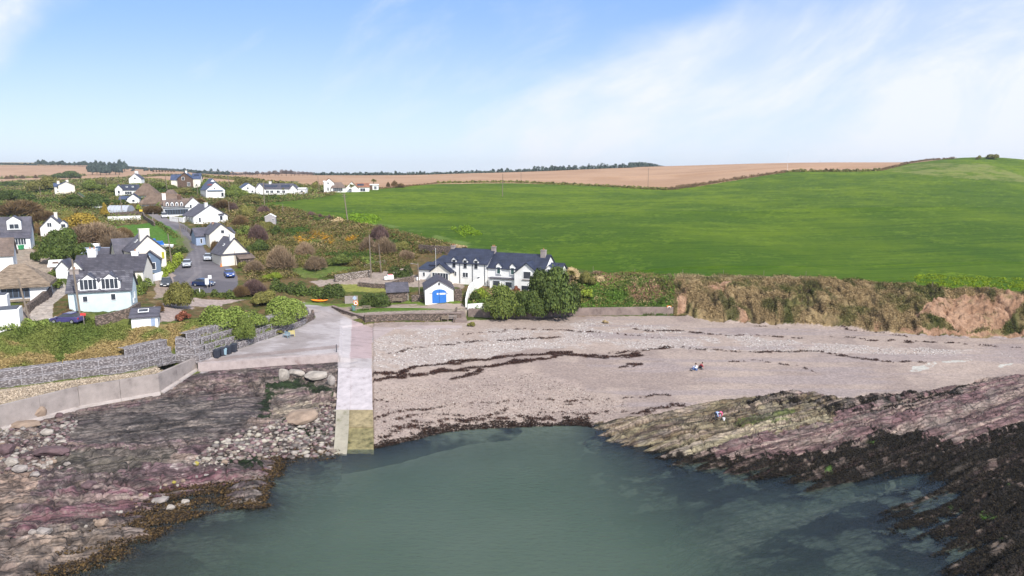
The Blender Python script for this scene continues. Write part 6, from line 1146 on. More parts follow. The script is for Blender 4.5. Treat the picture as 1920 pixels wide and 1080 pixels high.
# --- individual shrubs and trees: (px, base py, width px, height px, kind, label)
SH = [
 (1004, 596, 62, 54, 'dark', 'low dark crown joined to the left flank of the big dark tree'), (1062, 590, 56, 64, 'dark', 'low dark crown joined to the right flank of the big dark tree'), (942, 594, 76, 58, 'mid', 'rounded green shrub leftmost on the sea wall beside the white walls'), (978, 594, 50, 50, 'dark', 'dark shrub between the leftmost green shrub and the big dark tree over the wall'), (1078, 572, 30, 34, 'olive', 'loose shrub at the right flank of the big dark tree'),
 (903, 560, 26, 20, 'lime', 'yellowish garden shrub beside the white curved wall'), (892, 564, 22, 18, 'dark', 'small dark shrub at the foot of the white curved wall'), (968, 548, 14, 12, 'red', 'small reddish shrub under the gabled wing'),
 (1072, 528, 34, 28, 'straw', 'pale tan pampas clump right of the beach house end'), (1098, 536, 34, 26, 'olive', 'olive bush right of the pampas clump'), (1122, 530, 24, 14, 'straw', 'low straw coloured bush near the field edge'), (1100, 556, 30, 14, 'lime', 'low bright green plants behind the sea wall'),
 (459, 634, 44, 40, 'mid', 'green shrub spilling down over the gabion baskets'), (520, 625, 16, 8, 'olive', 'small tuft of weeds on the gabion ledge'), (475, 552, 58, 34, 'purple', 'rounded purplish bare bush behind the pale green hedge'), (452, 556, 34, 26, 'brown', 'brown bare bush left of the purplish one'), (498, 570, 46, 26, 'olive', 'olive bush between the purplish bush and the pale green hedge'),
 (336, 578, 52, 52, 'olive', 'broad olive shrub beside the drive in front of the dark parked cars'), (344, 600, 30, 18, 'red', 'spiky dark red flax in the lower gravel garden'), (264, 552, 20, 34, 'mid', 'green climber bush at the right gable of the pale blue cottage'), (190, 580, 30, 20, 'grey', 'grey leafless shrub in front of the pale blue cottage'), (125, 604, 18, 12, 'olive', 'scrubby shrub on the bank by the lane'), (158, 604, 18, 14, 'dark', 'small dark shrub by the tall pole in the bank'), (130, 592, 24, 16, 'brown', 'brown scrub at the left corner of the pale blue cottage'),
 (290, 600, 24, 20, 'grey', 'grey brown shrub behind the skylight shed'), (300, 585, 18, 22, 'brown', 'brown shrub between the shed and the drive'),
 (118, 494, 72, 66, 'dark', 'big dark evergreen bush left of the low outbuildings'), (120, 462, 60, 36, 'brown', 'reddish brown bare crown over the big dark evergreen'), (67, 490, 20, 18, 'dark', 'small dark bush at the turn of the pale lane'), (148, 490, 38, 14, 'lime', 'bright green shrub row in front of the pale roofed outbuilding'), (101, 496, 24, 11, 'lime', 'bright lime clipped bush beside the lane steps'), (132, 516, 46, 18, 'gold', 'golden ivy clump on the chimney end of the pale blue cottage garden'), (88, 470, 24, 16, 'twig', 'tangled twiggy shrub by the lane end'),
 (105, 520, 30, 16, 'mid', 'green bank plants beside the lane under the pink outhouse'), (108, 540, 26, 18, 'mid', 'green bank plants left of the pale blue cottage chimney'),
 (40, 404, 110, 34, 'brown', 'wide brown thicket at the left edge of the valley'), (90, 416, 60, 24, 'brown', 'brown thicket joining the left valley thicket to the golden bush'), (148, 432, 74, 34, 'gold', 'golden brown bush crown in the valley thicket'), (182, 458, 100, 48, 'twig', 'largest bare brown thicket right of the golden bush'), (222, 470, 56, 42, 'twig', 'bare twiggy thicket left of the green paddock'), (160, 474, 60, 18, 'dark', 'dark evergreen row below the bare thicket'), (232, 448, 40, 26, 'brown', 'brown bush at the corner of the paddock wall'), (70, 440, 26, 26, 'brown', 'brown bush between the two white houses on the left'), (168, 418, 30, 14, 'olive', 'olive bush right above the golden bush'), (128, 416, 40, 20, 'olive', 'olive brown bush behind the half hidden gabled house'),
 (438, 398, 20, 22, 'purple', 'dark purple bush right of the broad gabled house'), (462, 408, 36, 24, 'olive', 'pale olive bush at the low end of the green field'), (495, 402, 26, 20, 'purple', 'purple brown bush left of the lone shed in the scrub'), (482, 452, 36, 36, 'purple', 'dark purple round bush on the mound below the lone shed'), (498, 434, 34, 20, 'olive', 'olive bush touching the dark purple round bush'), (519, 442, 24, 20, 'dark', 'dark green bush below the lone shed'), (452, 424, 34, 24, 'brown', 'brown bush beside the broad white gabled house'), (460, 446, 26, 24, 'mid', 'green bush above the roadside cottage'), (455, 468, 30, 22, 'olive', 'olive scrub right of the cream gabled house'), (488, 474, 44, 24, 'dark', 'dark scrub bush right of the roadside cottage roof'),
 (560, 414, 14, 11, 'purple', 'leftmost small purple bush along the field edge'), (583, 408, 17, 14, 'purple', 'largest small purple bush along the field edge'), (600, 410, 10, 11, 'purple', 'narrow small purple bush along the field edge'), (618, 416, 15, 16, 'purple', 'rightmost small purple bush along the field edge'), (636, 420, 30, 12, 'straw', 'pale bleached bush near the double pole'),
 (525, 505, 66, 52, 'twig', 'big bare twiggy bush on the left flank of the mound'), (572, 482, 40, 34, 'twig', 'pale pinkish twiggy bush below the gorse flowers'), (590, 505, 44, 30, 'twig', 'twiggy bush low on the mound right of the biggest one'), (480, 510, 40, 26, 'twig', 'twiggy bush at the corner of the road and mound'), (712, 452, 40, 34, 'purple', 'purplish brown bush at the right end of the mound'), (720, 478, 44, 40, 'twig', 'tall bare twigs around the right flank poles'), (690, 470, 36, 30, 'twig', 'bare bush left of the two tall plain poles'), (752, 470, 34, 18, 'olive', 'olive bush under the ploughed bank right of the mound'), (640, 498, 46, 22, 'mid', 'green bush at the foot of the mound above the pale stone wall'), (760, 488, 40, 22, 'twig', 'tan bush above the gravel yard corner'), (690, 498, 30, 18, 'mid', 'green bush beside the tall plain pole'), (455, 502, 18, 12, 'olive', 'small bush at the corner of the roadside cottage'), (512, 524, 34, 14, 'lime', 'bright green bramble by the blue car'),
 (764, 548, 14, 10, 'mid', 'small garden bush above the stone shed roof'), (858, 562, 12, 22, 'dark', 'dark ivy growing beside the boathouse wall'), (790, 565, 8, 8, 'mid', 'little green bush at the boathouse corner'),
 (410, 452, 14, 10, 'dark', 'dark bush in front of the cream gabled house'), (403, 470, 20, 22, 'brown', 'brown shrub at the kerb below the cream gabled house'), (400, 432, 16, 10, 'mid', 'green patch of shrub below the broad gabled house'),
 (240, 394, 18, 10, 'lime', 'yellow green garden shrub in front of the polytunnel'), (260, 394, 12, 10, 'lime', 'lime shrub at the right end of the polytunnel'), (215, 362, 40, 16, 'mid', 'green garden hedge bush left of the dark slate house'), (180, 388, 60, 24, 'dark', 'large dark evergreen mass left of the polytunnel'), (140, 386, 44, 22, 'dark', 'dark evergreen mass below the cream two storey house'), (170, 360, 44, 22, 'mid', 'green bushes right of the cream two storey house'), (190, 350, 40, 16, 'olive', 'olive thicket under the pine clump'), (90, 360, 56, 30, 'olive', 'dark golden green copse left of the cream two storey house'), (128, 336, 50, 16, 'dark', 'dark hedge copse above the cream two storey house'), (30, 378, 60, 22, 'dark', 'dark green brush along the left valley lane'), (20, 352, 40, 12, 'dark', 'dark brush by the far left field'),
 (285, 400, 40, 18, 'brown', 'brown hedge bush in front of the long thatched roof'), (300, 392, 20, 12, 'mid', 'green shrub beside the road at the thatched cottage'), (228, 384, 24, 10, 'dark', 'dark shrub below the low white house'), (300, 356, 50, 14, 'mid', 'green garden bushes left of the brown stone house'), (340, 364, 50, 12, 'olive', 'bushes in front of the brown stone house'), (388, 352, 26, 16, 'mid', 'green bush between the stone gabled and red ridged houses'), (420, 392, 40, 20, 'brown', 'russet bush above the broad white gabled house'), (440, 372, 44, 24, 'mid', 'green bushes below the palm near the small blue roofed house'), (470, 382, 44, 18, 'olive', 'olive gorse bushes at the top corner of the green field'), (484, 378, 10, 9, 'gorse', 'small yellow gorse bush by the top corner of the green field'), (455, 348, 40, 14, 'olive', 'bushes behind the small blue roofed house'), (350, 384, 20, 10, 'mid', 'round green bush above the pub roof'), (375, 380, 30, 10, 'brown', 'brown bushes above the pub gable'),
 (592, 356, 14, 16, 'olive', 'dark upright bush left of the field corner houses'), (578, 360, 20, 8, 'mid', 'low green bush at the end of the bungalow garden'), (740, 350, 14, 14, 'brown', 'round brown tree standing in the ploughed field corner'), (752, 352, 20, 10, 'brown', 'low brown scrub right of the round brown tree'), (728, 351, 8, 12, 'brown', 'thin brown bush left of the round brown tree'), (860, 466, 30, 8, 'straw', 'straw clump above the left beach house chimney'), (1118, 514, 20, 8, 'twig', 'bare twigs at the field edge'),
 (884, 612, 14, 9, 'olive', 'tuft of beach plants below the steps'), (1134, 606, 12, 6, 'straw', 'small dry tuft on the upper beach'),
 (1548, 322, 7, 8, 'brown', 'left one of two dark bushes on the upper field hedge'), (1557, 322, 7, 7, 'brown', 'right one of two dark bushes on the upper field hedge'), (1400, 303, 22, 7, 'pine', 'wide dark skyline bush right of the round skyline tree'), (1860, 298, 26, 9, 'olive', 'olive bush on the hilltop at the right'), (1836, 299, 12, 7, 'olive', 'smaller olive bush on the hilltop')]
for px, py, w, h, k, lab in SH: bush(px, py, w, h, k, lab, big=(w > 30))
bush(1036, 594, 96, 92, 'dark', 'big dark green tree overhanging the sea wall in front of the beach houses', trunk=True, big=True, lift=.0)
bush(197, 408, 21, 26, 'gold', 'golden cypress beside the polytunnel', trunk=True, shape='cone', name='cypress')
bush(112, 490, 40, 58, 'dark', 'dark tree rising behind the left evergreen bush', trunk=True, big=True)
bush(1375, 304, 8, 8, 'pine', 'round skyline tree above the ploughed field', trunk=True)
rp = random.Random(5)
for i in range(15): bush(72 + i * 7.4 + rp.uniform(-2, 2), 311 + i * .12, rp.uniform(7, 12), rp.uniform(7, 11), 'pine', 'wind shaped pine in the row on the far left skyline', 'skyline pines', 'pine_tree', trunk=True, lift=.12)
for i in range(15): bush(172 + (i % 8) * 8.6 + rp.uniform(-2, 2), 322 + (i // 8) * 6 + rp.uniform(-1, 1), rp.uniform(11, 17), rp.uniform(14, 20), 'pine', 'dark pine in the dense clump left of the village', 'clump pines', 'pine_tree', trunk=True, lift=.1)
for i in range(20): bush(436 + i * 7.8 + rp.uniform(-2, 2), 330, rp.uniform(9, 14), rp.uniform(7, 12) * (1.15 if 8 < i < 16 else .9), 'grey', 'leafless grey tree in the row behind the far ploughed field', 'bare skyline trees', 'bare_tree', trunk=True)
for i in range(8): bush(288 + i * 5.5, 322.5 + rp.uniform(-.3, .3), 4, 5, 'brown', 'tiny round tree in the line across the far left field', 'far field trees', 'round_tree')
for i in range(14): bush(rp.uniform(240, 440), 318 + rp.uniform(2, 4), 5, rp.uniform(3, 6), 'pine', 'tiny tree on the left horizon hedge', 'horizon trees', 'small_tree')
for i in range(16): bush(rp.uniform(600, 1340), 0, 5, 5, 'pine') if False else None
for i, px in enumerate([622, 650, 676, 704, 716, 742, 788, 925, 940, 952, 1498, 1508, 1540, 1590, 1650]):
    yy = np.interp(px, [600, 700, 800, 960, 1100, 1250, 1400, 1600, 1720], [326, 326, 325, 321, 316, 309.5, 304, 301, 301]); bush(px, yy + 1, rp.uniform(5, 9), rp.uniform(4, 8), 'pine', 'small tree on the skyline hedge beyond the ploughed field', 'skyline hedge trees', 'small_tree')
for k, px in enumerate([13, 22, 42, 67]): bush(px, 336 - k * .5, 9, 8, 'brown', 'brown round tree along the left far field hedge', 'left field trees', 'round_tree')
def palm(px, py, h, w, label):
    g = G(px, py); s = mpp(g); r = empty('cabbage_palm', g, 0, label, 'palm'); hm = h * s; t = MB().tube((0, 0, -.4), (.1, 0, hm * .72), .17, .12, 7); heads = [(0.1, 0, hm * .74)]
    if w > 8: t.tube((.08, 0, hm * .45), (w * s * .3, .1, hm * .66), .1, .08, 6); heads.append((w * s * .3, .1, hm * .68))
    t.build('trunk', M_bark, r); rr = np.random.default_rng(int(px)); V = []; Rl = w * s * .42
    for hd in heads:
        for i in range(70):
            a = rr.uniform(0, 2 * pi); e = rr.uniform(-.5, 1.4); d = np.array([cos(a) * cos(e), sin(a) * cos(e), sin(e)]); sd = np.cross(d, rr.normal(0, 1, 3)); sd /= np.linalg.norm(sd); L1 = Rl * rr.uniform(.7, 1.1); p = np.array(hd); mid = p + d * L1 * .6; end = p + d * L1 + np.array([0, 0, -L1 * .25]); V += [p - sd * .03, p + sd * .03, mid + sd * .09, mid - sd * .09, mid - sd * .09, mid + sd * .09, end + sd * .02, end - sd * .02]
    V = np.array(V); f = np.arange(len(V)).reshape(-1, 4); c = np.tile([1., .5, 0], (len(V), 1)); np_mesh('crown', V, f, LM['olive'], c, smooth=False, parent=r)
palm(700, 353, 20, 11, 'tall cabbage palm right of the field corner bungalow'); palm(658, 361, 17, 12, 'forked cabbage palm in front of the brown roofed bungalow'); palm(550, 364, 19, 9, 'cabbage palm at the right end of the long bungalow'); palm(531, 367, 17, 7, 'cabbage palm in front of the long bungalow'); palm(431, 368, 34, 9, 'tallest cabbage palm beside the red ridged house'); palm(162, 582, 24, 14, 'small cabbage palm by the wall of the pale blue cottage'); palm(343, 366, 8, 6, 'small palm in front of the brown stone house'); palm(1068, 532, 28, 18, 'short palm with dead skirt right of the beach house end')
# ================================================================ ROCKS, STONES, WEED
def stone_mesh(seed, sub=3, rough=.28, flat=.7):
    bm = bmesh.new(); bmesh.ops.create_icosphere(bm, subdivisions=sub, radius=1); rr = random.Random(seed); pl = [(Vector((rr.gauss(0, 1), rr.gauss(0, 1), rr.gauss(0, 1))).normalized(), rr.uniform(.55, .9)) for _ in range(14)]
    for v in bm.verts:
        for n_, d_ in pl:
            q = v.co.dot(n_)
            if q > d_: v.co -= n_ * (q - d_) * .9
        v.co *= 1 + rr.uniform(-rough, rough) * .2
        v.co.z *= flat
    for f in bm.faces: f.smooth = False
    me = bpy.data.meshes.new('boulder'); bm.to_mesh(me); bm.free(); return me
STM = {}
RM = {'grey': mat_paint('grey_boulder', pc(176, 166, 160) * .95, .9, .2, 1.2, .06, dirt=tuple(pc(120, 108, 104))), 'purple': mat_paint('purple_boulder', pc(116, 94, 96), .9, .2, 1.5, .06, dirt=tuple(pc(96, 74, 80))), 'pale': mat_paint('pale_boulder', pc(188, 178, 168), .9, .2, 1.2, .05, dirt=tuple(pc(170, 158, 150))), 'tan': mat_paint('tan_boulder', pc(172, 150, 132), .9, .18, 1.4, .06, dirt=tuple(pc(136, 112, 98))), 'moss': mat_paint('yellow_lichen_boulder', pc(176, 162, 80), .9, .2, 1.4, .05)}
def boulder(px, py, w, h, kind, label, group=None, deep=None, name='boulder'):
    g = G(px, py); s = mpp(g); k = random.randrange(6)
    if (k, kind) not in STM: m = stone_mesh(k * 7 + 3); m.materials.append(RM[kind]); STM[(k, kind)] = m
    o = bpy.data.objects.new(name, STM[(k, kind)]); C.objects.link(o); wm = w * s / 2; hm = h * s / 2 * .95; o.location = (g.x, g.y + wm * .3, g.z + hm * .35); o.scale = (wm, (deep or .75) * wm, hm * 1.35); o.rotation_euler = (random.uniform(-.15, .15), random.uniform(-.15, .15), random.uniform(-.5, .5)); return tag(o, label, 'boulder', group)
for a in [(66, 782, 36, 34, 'tan', 'large upright tan boulder leaning against the concrete wall'), (92, 856, 62, 32, 'purple', 'long dark purple slab boulder below the grey rock shelf'), (86, 815, 30, 16, 'pale', 'pale flat boulder above the dark purple slab'), (108, 782, 22, 14, 'purple', 'dark round boulder near the foot of the wall'), (34, 884, 34, 18, 'grey', 'grey flat boulder by the sandy corner'), (64, 894, 20, 16, 'grey', 'rounded grey boulder at the edge of the sandy patch'), (36, 802, 70, 20, 'tan', 'broad pinkish slab lying below the upright tan boulder'), (20, 870, 36, 18, 'pale', 'pale blue grey boulder at the left edge'), (10, 850, 40, 30, 'purple', 'purple block at the left edge of the shore'),
          (530, 712, 26, 34, 'pale', 'tall pale boulder leaning below the apron edge'), (553, 706, 36, 24, 'pale', 'rounded pale boulder with cracks below the apron edge'), (590, 710, 56, 20, 'pale', 'longest pale boulder below the apron edge near the slipway'), (620, 722, 20, 30, 'grey', 'smooth grey boulder tucked beside the slipway'), (541, 692, 16, 13, 'purple', 'dark weed covered boulder against the apron edge'), (560, 790, 80, 26, 'tan', 'big tan rounded outcrop above the cobbles'), (368, 872, 13, 11, 'moss', 'yellow lichen boulder by the dark pool'), (420, 869, 17, 10, 'tan', 'brown rounded boulder in the green weed'), (405, 868, 9, 6, 'pale', 'small white boulder left of the brown rounded one'),
          (190, 985, 30, 20, 'tan', 'pinkish square boulder at the low water edge'), (318, 955, 20, 12, 'pale', 'white flat boulder at the water edge'), (300, 942, 40, 14, 'grey', 'grey flat boulder at the tip of the ledge'), (345, 944, 20, 10, 'pale', 'pale flat boulder right of the grey flat one'), (216, 907, 12, 10, 'purple', 'small purple boulder standing on the purple ledge'), (164, 914, 34, 16, 'purple', 'angular purple boulder on the ledge'), (326, 906, 10, 7, 'moss', 'small yellowish boulder on the purple ledge'), (60, 1002, 20, 14, 'grey', 'dark grey boulder on the lower left shore'), (82, 1002, 34, 20, 'grey', 'greenish grey boulder on the lower left shore'), (140, 992, 16, 14, 'purple', 'dark boulder left of the pinkish square one'), (225, 962, 12, 8, 'pale', 'small white stone block above the water')]: boulder(*a)
rb = random.Random(3)
for i in range(34): boulder(rb.uniform(0, 130), rb.uniform(800, 880), rb.uniform(8, 20), rb.uniform(6, 12), rb.choice(['pale', 'grey', 'purple', 'pale', 'tan']), 'loose boulder in the jumble between the concrete wall and the left shore sand', 'boulder jumble on the left shore')
for i in range(26): t = rb.uniform(0, 1); boulder(150 + t * 260 + rb.uniform(-20, 20), 990 - t * 120 + rb.uniform(-14, 14), rb.uniform(6, 14), rb.uniform(4, 9), rb.choice(['pale', 'grey', 'purple', 'tan']), 'loose stone block strewn along the low edge of the left ledge', 'blocks on the left ledge')
def stones(name, label, cat, poly, n, smin, smax, pal_, seed, regs=(4, 5), power=2.0, sub=1, flat=.6, keep=None):
    rr = np.random.default_rng(seed); m = inpoly(GPX, GPY, poly) & np.isin(REG, regs)
    if keep is not None: m &= keep
    i, j = np.where(m); ar = np.gradient(AC)[j] * YR[i] * np.gradient(YR)[i]; k = rr.choice(len(i), n, p=ar / ar.sum()); i, j = i[k], j[k]; x = XG[i, j] + rr.uniform(-.1, .1, n); y = YG[i, j] + rr.uniform(-.1, .1, n); z = ground(x, y)
    bm = bmesh.new(); bmesh.ops.create_icosphere(bm, subdivisions=sub, radius=1); bv = np.array([v.co[:] for v in bm.verts]); bf = np.array([[v.index for v in f.verts] for f in bm.faces]); bm.free()
    s = smin + (smax - smin) * rr.uniform(0, 1, n) ** power; V = bv[None] * (1 + rr.uniform(-.18, .18, (n, len(bv), 1))); V = V * np.stack([s * rr.uniform(.7, 1.3, n), s * rr.uniform(.7, 1.2, n), s * flat * rr.uniform(.7, 1.2, n)], 1)[:, None]
    a = rr.uniform(0, pi, n); ca, sa = np.cos(a)[:, None], np.sin(a)[:, None]; X = V[..., 0] * ca - V[..., 1] * sa; Y = V[..., 0] * sa + V[..., 1] * ca; V = np.stack([X + x[:, None], Y + y[:, None], V[..., 2] + (z + s * flat * .25)[:, None]], 2)
    F_ = (bf[None] + (np.arange(n) * len(bv))[:, None, None]).reshape(-1, 3); c = np.array([pc(*q) for q in pal_])[rr.integers(0, len(pal_), n)] * rr.uniform(.8, 1.2, (n, 1)); c = np.repeat(c, len(bv), 0)
    return tag(np_mesh(name, V.reshape(-1, 3), F_, M_stn, c, smooth=True), label, cat, kind='stuff')
M_stn = mat_ground('beach_stones', 6, .12, 0, rough=.9)
stones('cobbles', 'rounded pale, pink and grey cobbles between the left rocks and the slipway', 'cobbles', [(360, 870), (400, 832), (450, 812), (500, 792), (540, 790), (632, 745), (626, 855), (560, 862), (480, 858), (420, 872)], 2000, .10, .42, [(178, 168, 160), (150, 126, 126), (134, 126, 122), (190, 182, 168), (116, 96, 96), (160, 146, 134), (96, 88, 84)], 5, flat=.55)
stones('loose_stones', 'loose pale stones between the boulders on the left shore', 'stones', [(0, 800), (150, 780), (120, 850), (90, 880), (0, 890)], 900, .08, .32, [(178, 168, 160), (150, 128, 128), (134, 128, 124), (112, 90, 92)], 6, flat=.6)
stones('pebbles', 'pale storm pebbles scattered along the top of the beach', 'pebbles', [(700, 625), (760, 612), (1000, 618), (1100, 598), (1240, 610), (1500, 635), (1900, 660), (1900, 672), (1500, 660), (1240, 655), (1000, 655), (820, 685), (700, 695)], 5000, .05, .16, [(216, 208, 202), (196, 186, 180), (232, 226, 222), (166, 152, 146)], 7, regs=(4,), power=2.5, sub=1, keep=peb > .5)
stones('pebbles', 'mixed small pebbles on the lower beach above the water', 'pebbles', [(700, 730), (1000, 700), (1180, 760), (1130, 795), (960, 795), (700, 835)], 8000, .035, .11, [(192, 178, 168), (178, 160, 150), (120, 102, 96), (208, 196, 186)], 8, regs=(4,), power=2.5, sub=1)
def weed(name, label, poly, n, mask, colf, size, seed, wid=.5, h=.12, cat='seaweed'):
    rr = np.random.default_rng(seed); i, j = np.where(inpoly(GPX, GPY, poly) & mask); ar = np.gradient(AC)[j] * YR[i] * np.gradient(YR)[i]; k = rr.choice(len(i), n, p=ar / ar.sum()); i, j = i[k], j[k]; x = XG[i, j] + rr.uniform(-.12, .12, n); y = YG[i, j] + rr.uniform(-.12, .12, n)
    cen = np.stack([x, y, ground(x, y) + rr.uniform(.0, h, n)], 1); nr = rr.normal(0, .5, (n, 3)); nr[:, 2] += 1; v, f, c = leaves(cen, nr, size, wid, rr); col = np.array([pc(*q) for q in colf])[rr.integers(0, len(colf), n)]; return tag(np_mesh(name, v, f, M_weed, np.repeat(col, 4, 0) * c[:, :1], smooth=False), label, cat, kind='stuff')
m_, t_, b_ = new_mat('wet_weed'); M_weed = m_; vc_ = nd(t_, 'ShaderNodeVertexColor', layer_name='Col'); t_.links.new(vc_.outputs[0], b_.inputs['Base Color']); b_.inputs['Roughness'].default_value = .75; b_.inputs['Specular IOR Level'].default_value = .2
dk = COL.sum(2) < .12
weed('seaweed', 'black bladder wrack covering the right hand reef', [(1250, 730), (1980, 690), (1980, 1100), (1300, 1100), (1200, 880)], 170000, (REG == 5) & dk & (ZG > -.35), [(30, 27, 24), (42, 36, 28), (24, 22, 21), (56, 50, 36), (34, 30, 26), (70, 60, 42)], .15, 11, .45, .16)
weed('seaweed', 'brown wrack along the low edges of the left ledges', [(0, 840), (650, 830), (650, 1100), (0, 1100)], 26000, (REG == 5) & (ZG < .22) & (ZG > -.2), [(96, 76, 48), (62, 50, 36), (116, 92, 56), (44, 36, 30)], .20, 12, .55, .15)
weed('strandline_weed', 'dark strandline weed lying in lines across the beach', [(700, 600), (1980, 600), (1980, 720), (700, 850)], 20000, WRK > .45, [(60, 38, 34), (84, 52, 42), (44, 30, 28), (104, 74, 60)], .22, 13, .4, .15)
weed('shore_weed', 'dark weed fringe along the water edge of the beach', [(700, 780), (1300, 760), (1300, 810), (860, 830), (700, 860)], 8000, shore & (ZG > -.1), [(50, 36, 30), (72, 52, 40), (34, 26, 24)], .2, 14, .45, .12)
# ================================================================ SMALL THINGS
def pole(px, py, top, lean=0, label='', r=.13, arms=0, name='utility_pole', cat='pole', lamp=False, mat=None):
    g = G(px, py); s = mpp(g); h = (py - top) * s; dx = lean * s; o = empty(name, g, 0, label, cat); MB().tube((0, 0, -.5), (dx, 0, h), r, r * .75, 8).build('shaft', mat or M_pole, o)
    for i in range(arms):
        a = MB().box((dx, 0, h - .35 - i * .7), (1.5, .1, .12)); q = a.build('crossarm', M_pole, o)
        for u in (-.6, 0, .6): MB().tube((dx + u, 0, h - .3 - i * .7), (dx + u, 0, h - .1 - i * .7), .05, n=6).build('insulator', M_dframe, q)
    if lamp: MB().tube((dx, 0, h - .4), (dx - .9, -.5, h - .1), .04, n=5).build('lamp_arm', M_concw, o); MB().box((dx - 1.1, -.6, h - .1), (.5, .22, .14)).build('lamp_head', M_concw, o)
    return o
pole(152, 602, 485, -5, 'tall bare utility pole in front of the pale blue cottage', .15); pole(56, 600, 521, -13, 'leaning utility pole beside the pale lane and thatched cottage', .14); pole(323, 503, 438, -3, 'utility pole beside the road hedge near the paddock', .13); pole(442, 497, 448, -2, 'pole standing against the roadside cottage gable', .12)
pole(653, 420, 363, -6, 'double armed pole at the low corner of the green field', .2, 2); pole(496, 385, 342, 0, 'pale transformer pole at the top left of the green field', .2, 1); pole(434, 372, 330, -4, 'leaning pole beside the tall cabbage palm', .16); pole(430, 402, 378, 0, 'short pole among the bushes above the broad gabled house', .13)
pole(696, 522, 440, -1, 'tall plain pole by the dry stone wall, left of a pair', .14); pole(715, 512, 458, -3, 'thinner plain pole of the pair above the gravel yard', .1); pole(787, 562, 492, -2, 'pole with white top between the shed and the boathouse', .12, lamp=True); pole(818, 540, 465, 0, 'thin white flagpole rising behind the boathouse', .035, name='flagpole', mat=M_wframe)
pole(942, 368, 326, 1, 'lone pole inside the green field', .16); pole(1215, 350, 315, 0, 'thin pole in the brown field dip', .14); pole(1476, 320, 283, 0, 'white mast at the upper corner of the green field', .07, mat=M_wframe); pole(977, 340, 318, 0, 'faint pole in the ploughed field', .14); pole(1357, 304, 280, 0, 'faint mast on the skyline', .12); pole(1712, 300, 272, 0, 'faint skyline mast near the hilltop', .12); pole(1536, 302, 272, 0, 'left one of two faint masts on the skyline', .12); pole(1557, 302, 276, 0, 'right one of two faint masts on the skyline', .12)
pole(531, 404, 382, 0, 'thin pole in the low end of the green field', .1); pole(314, 358, 330, -2, 'utility pole left of the brown stone house', .16); pole(371, 366, 346, 0, 'utility pole right of the brown stone house', .14); pole(267, 398, 376, -2, 'left pole of two at the top of the road bend', .13); pole(274, 398, 381, 0, 'right pole of two at the top of the road bend', .12); pole(285, 420, 398, 4, 'white leaning post on the road bend', .14, mat=M_concw); pole(341, 446, 408, -4, 'street lamp pole on the left of the road bend', .11, lamp=True, name='street_lamp', cat='lamp')
pole(57, 460, 408, -3, 'pole at the right end of the left white house', .1); pole(230, 402, 366, -2, 'pole behind the polytunnel', .12); pole(77, 370, 350, -1, 'pole in the far left valley', .14); pole(201, 352, 330, -2, 'pole on the green slope under the pine clump', .16); pole(189, 356, 340, 0, 'shorter pole left of the slope pole', .14); pole(599, 358, 330, -2, 'thin pole left of the field corner house', .12); pole(631, 660, 645, 0, 'short black post at the edge of the apron', .07, name='post', cat='post', mat=M_dframe); pole(375, 556, 540, 0, 'short white post in the green hedge by the turning area', .1, name='post', cat='post', mat=M_wframe)
for i, px in enumerate([1112, 1190, 1280, 1356, 1432, 1511, 1748, 1855]):
    yy = np.interp(px, [1112, 1190, 1280, 1432, 1511, 1748, 1855], [508, 513, 514, 516, 517, 537, 543]); pole(px, yy + 1, yy - 9, 0, 'small wooden fence post along the cliff edge of the green field', .05, name='fence_post', cat='fence post')['group'] = 'cliff edge fence posts'
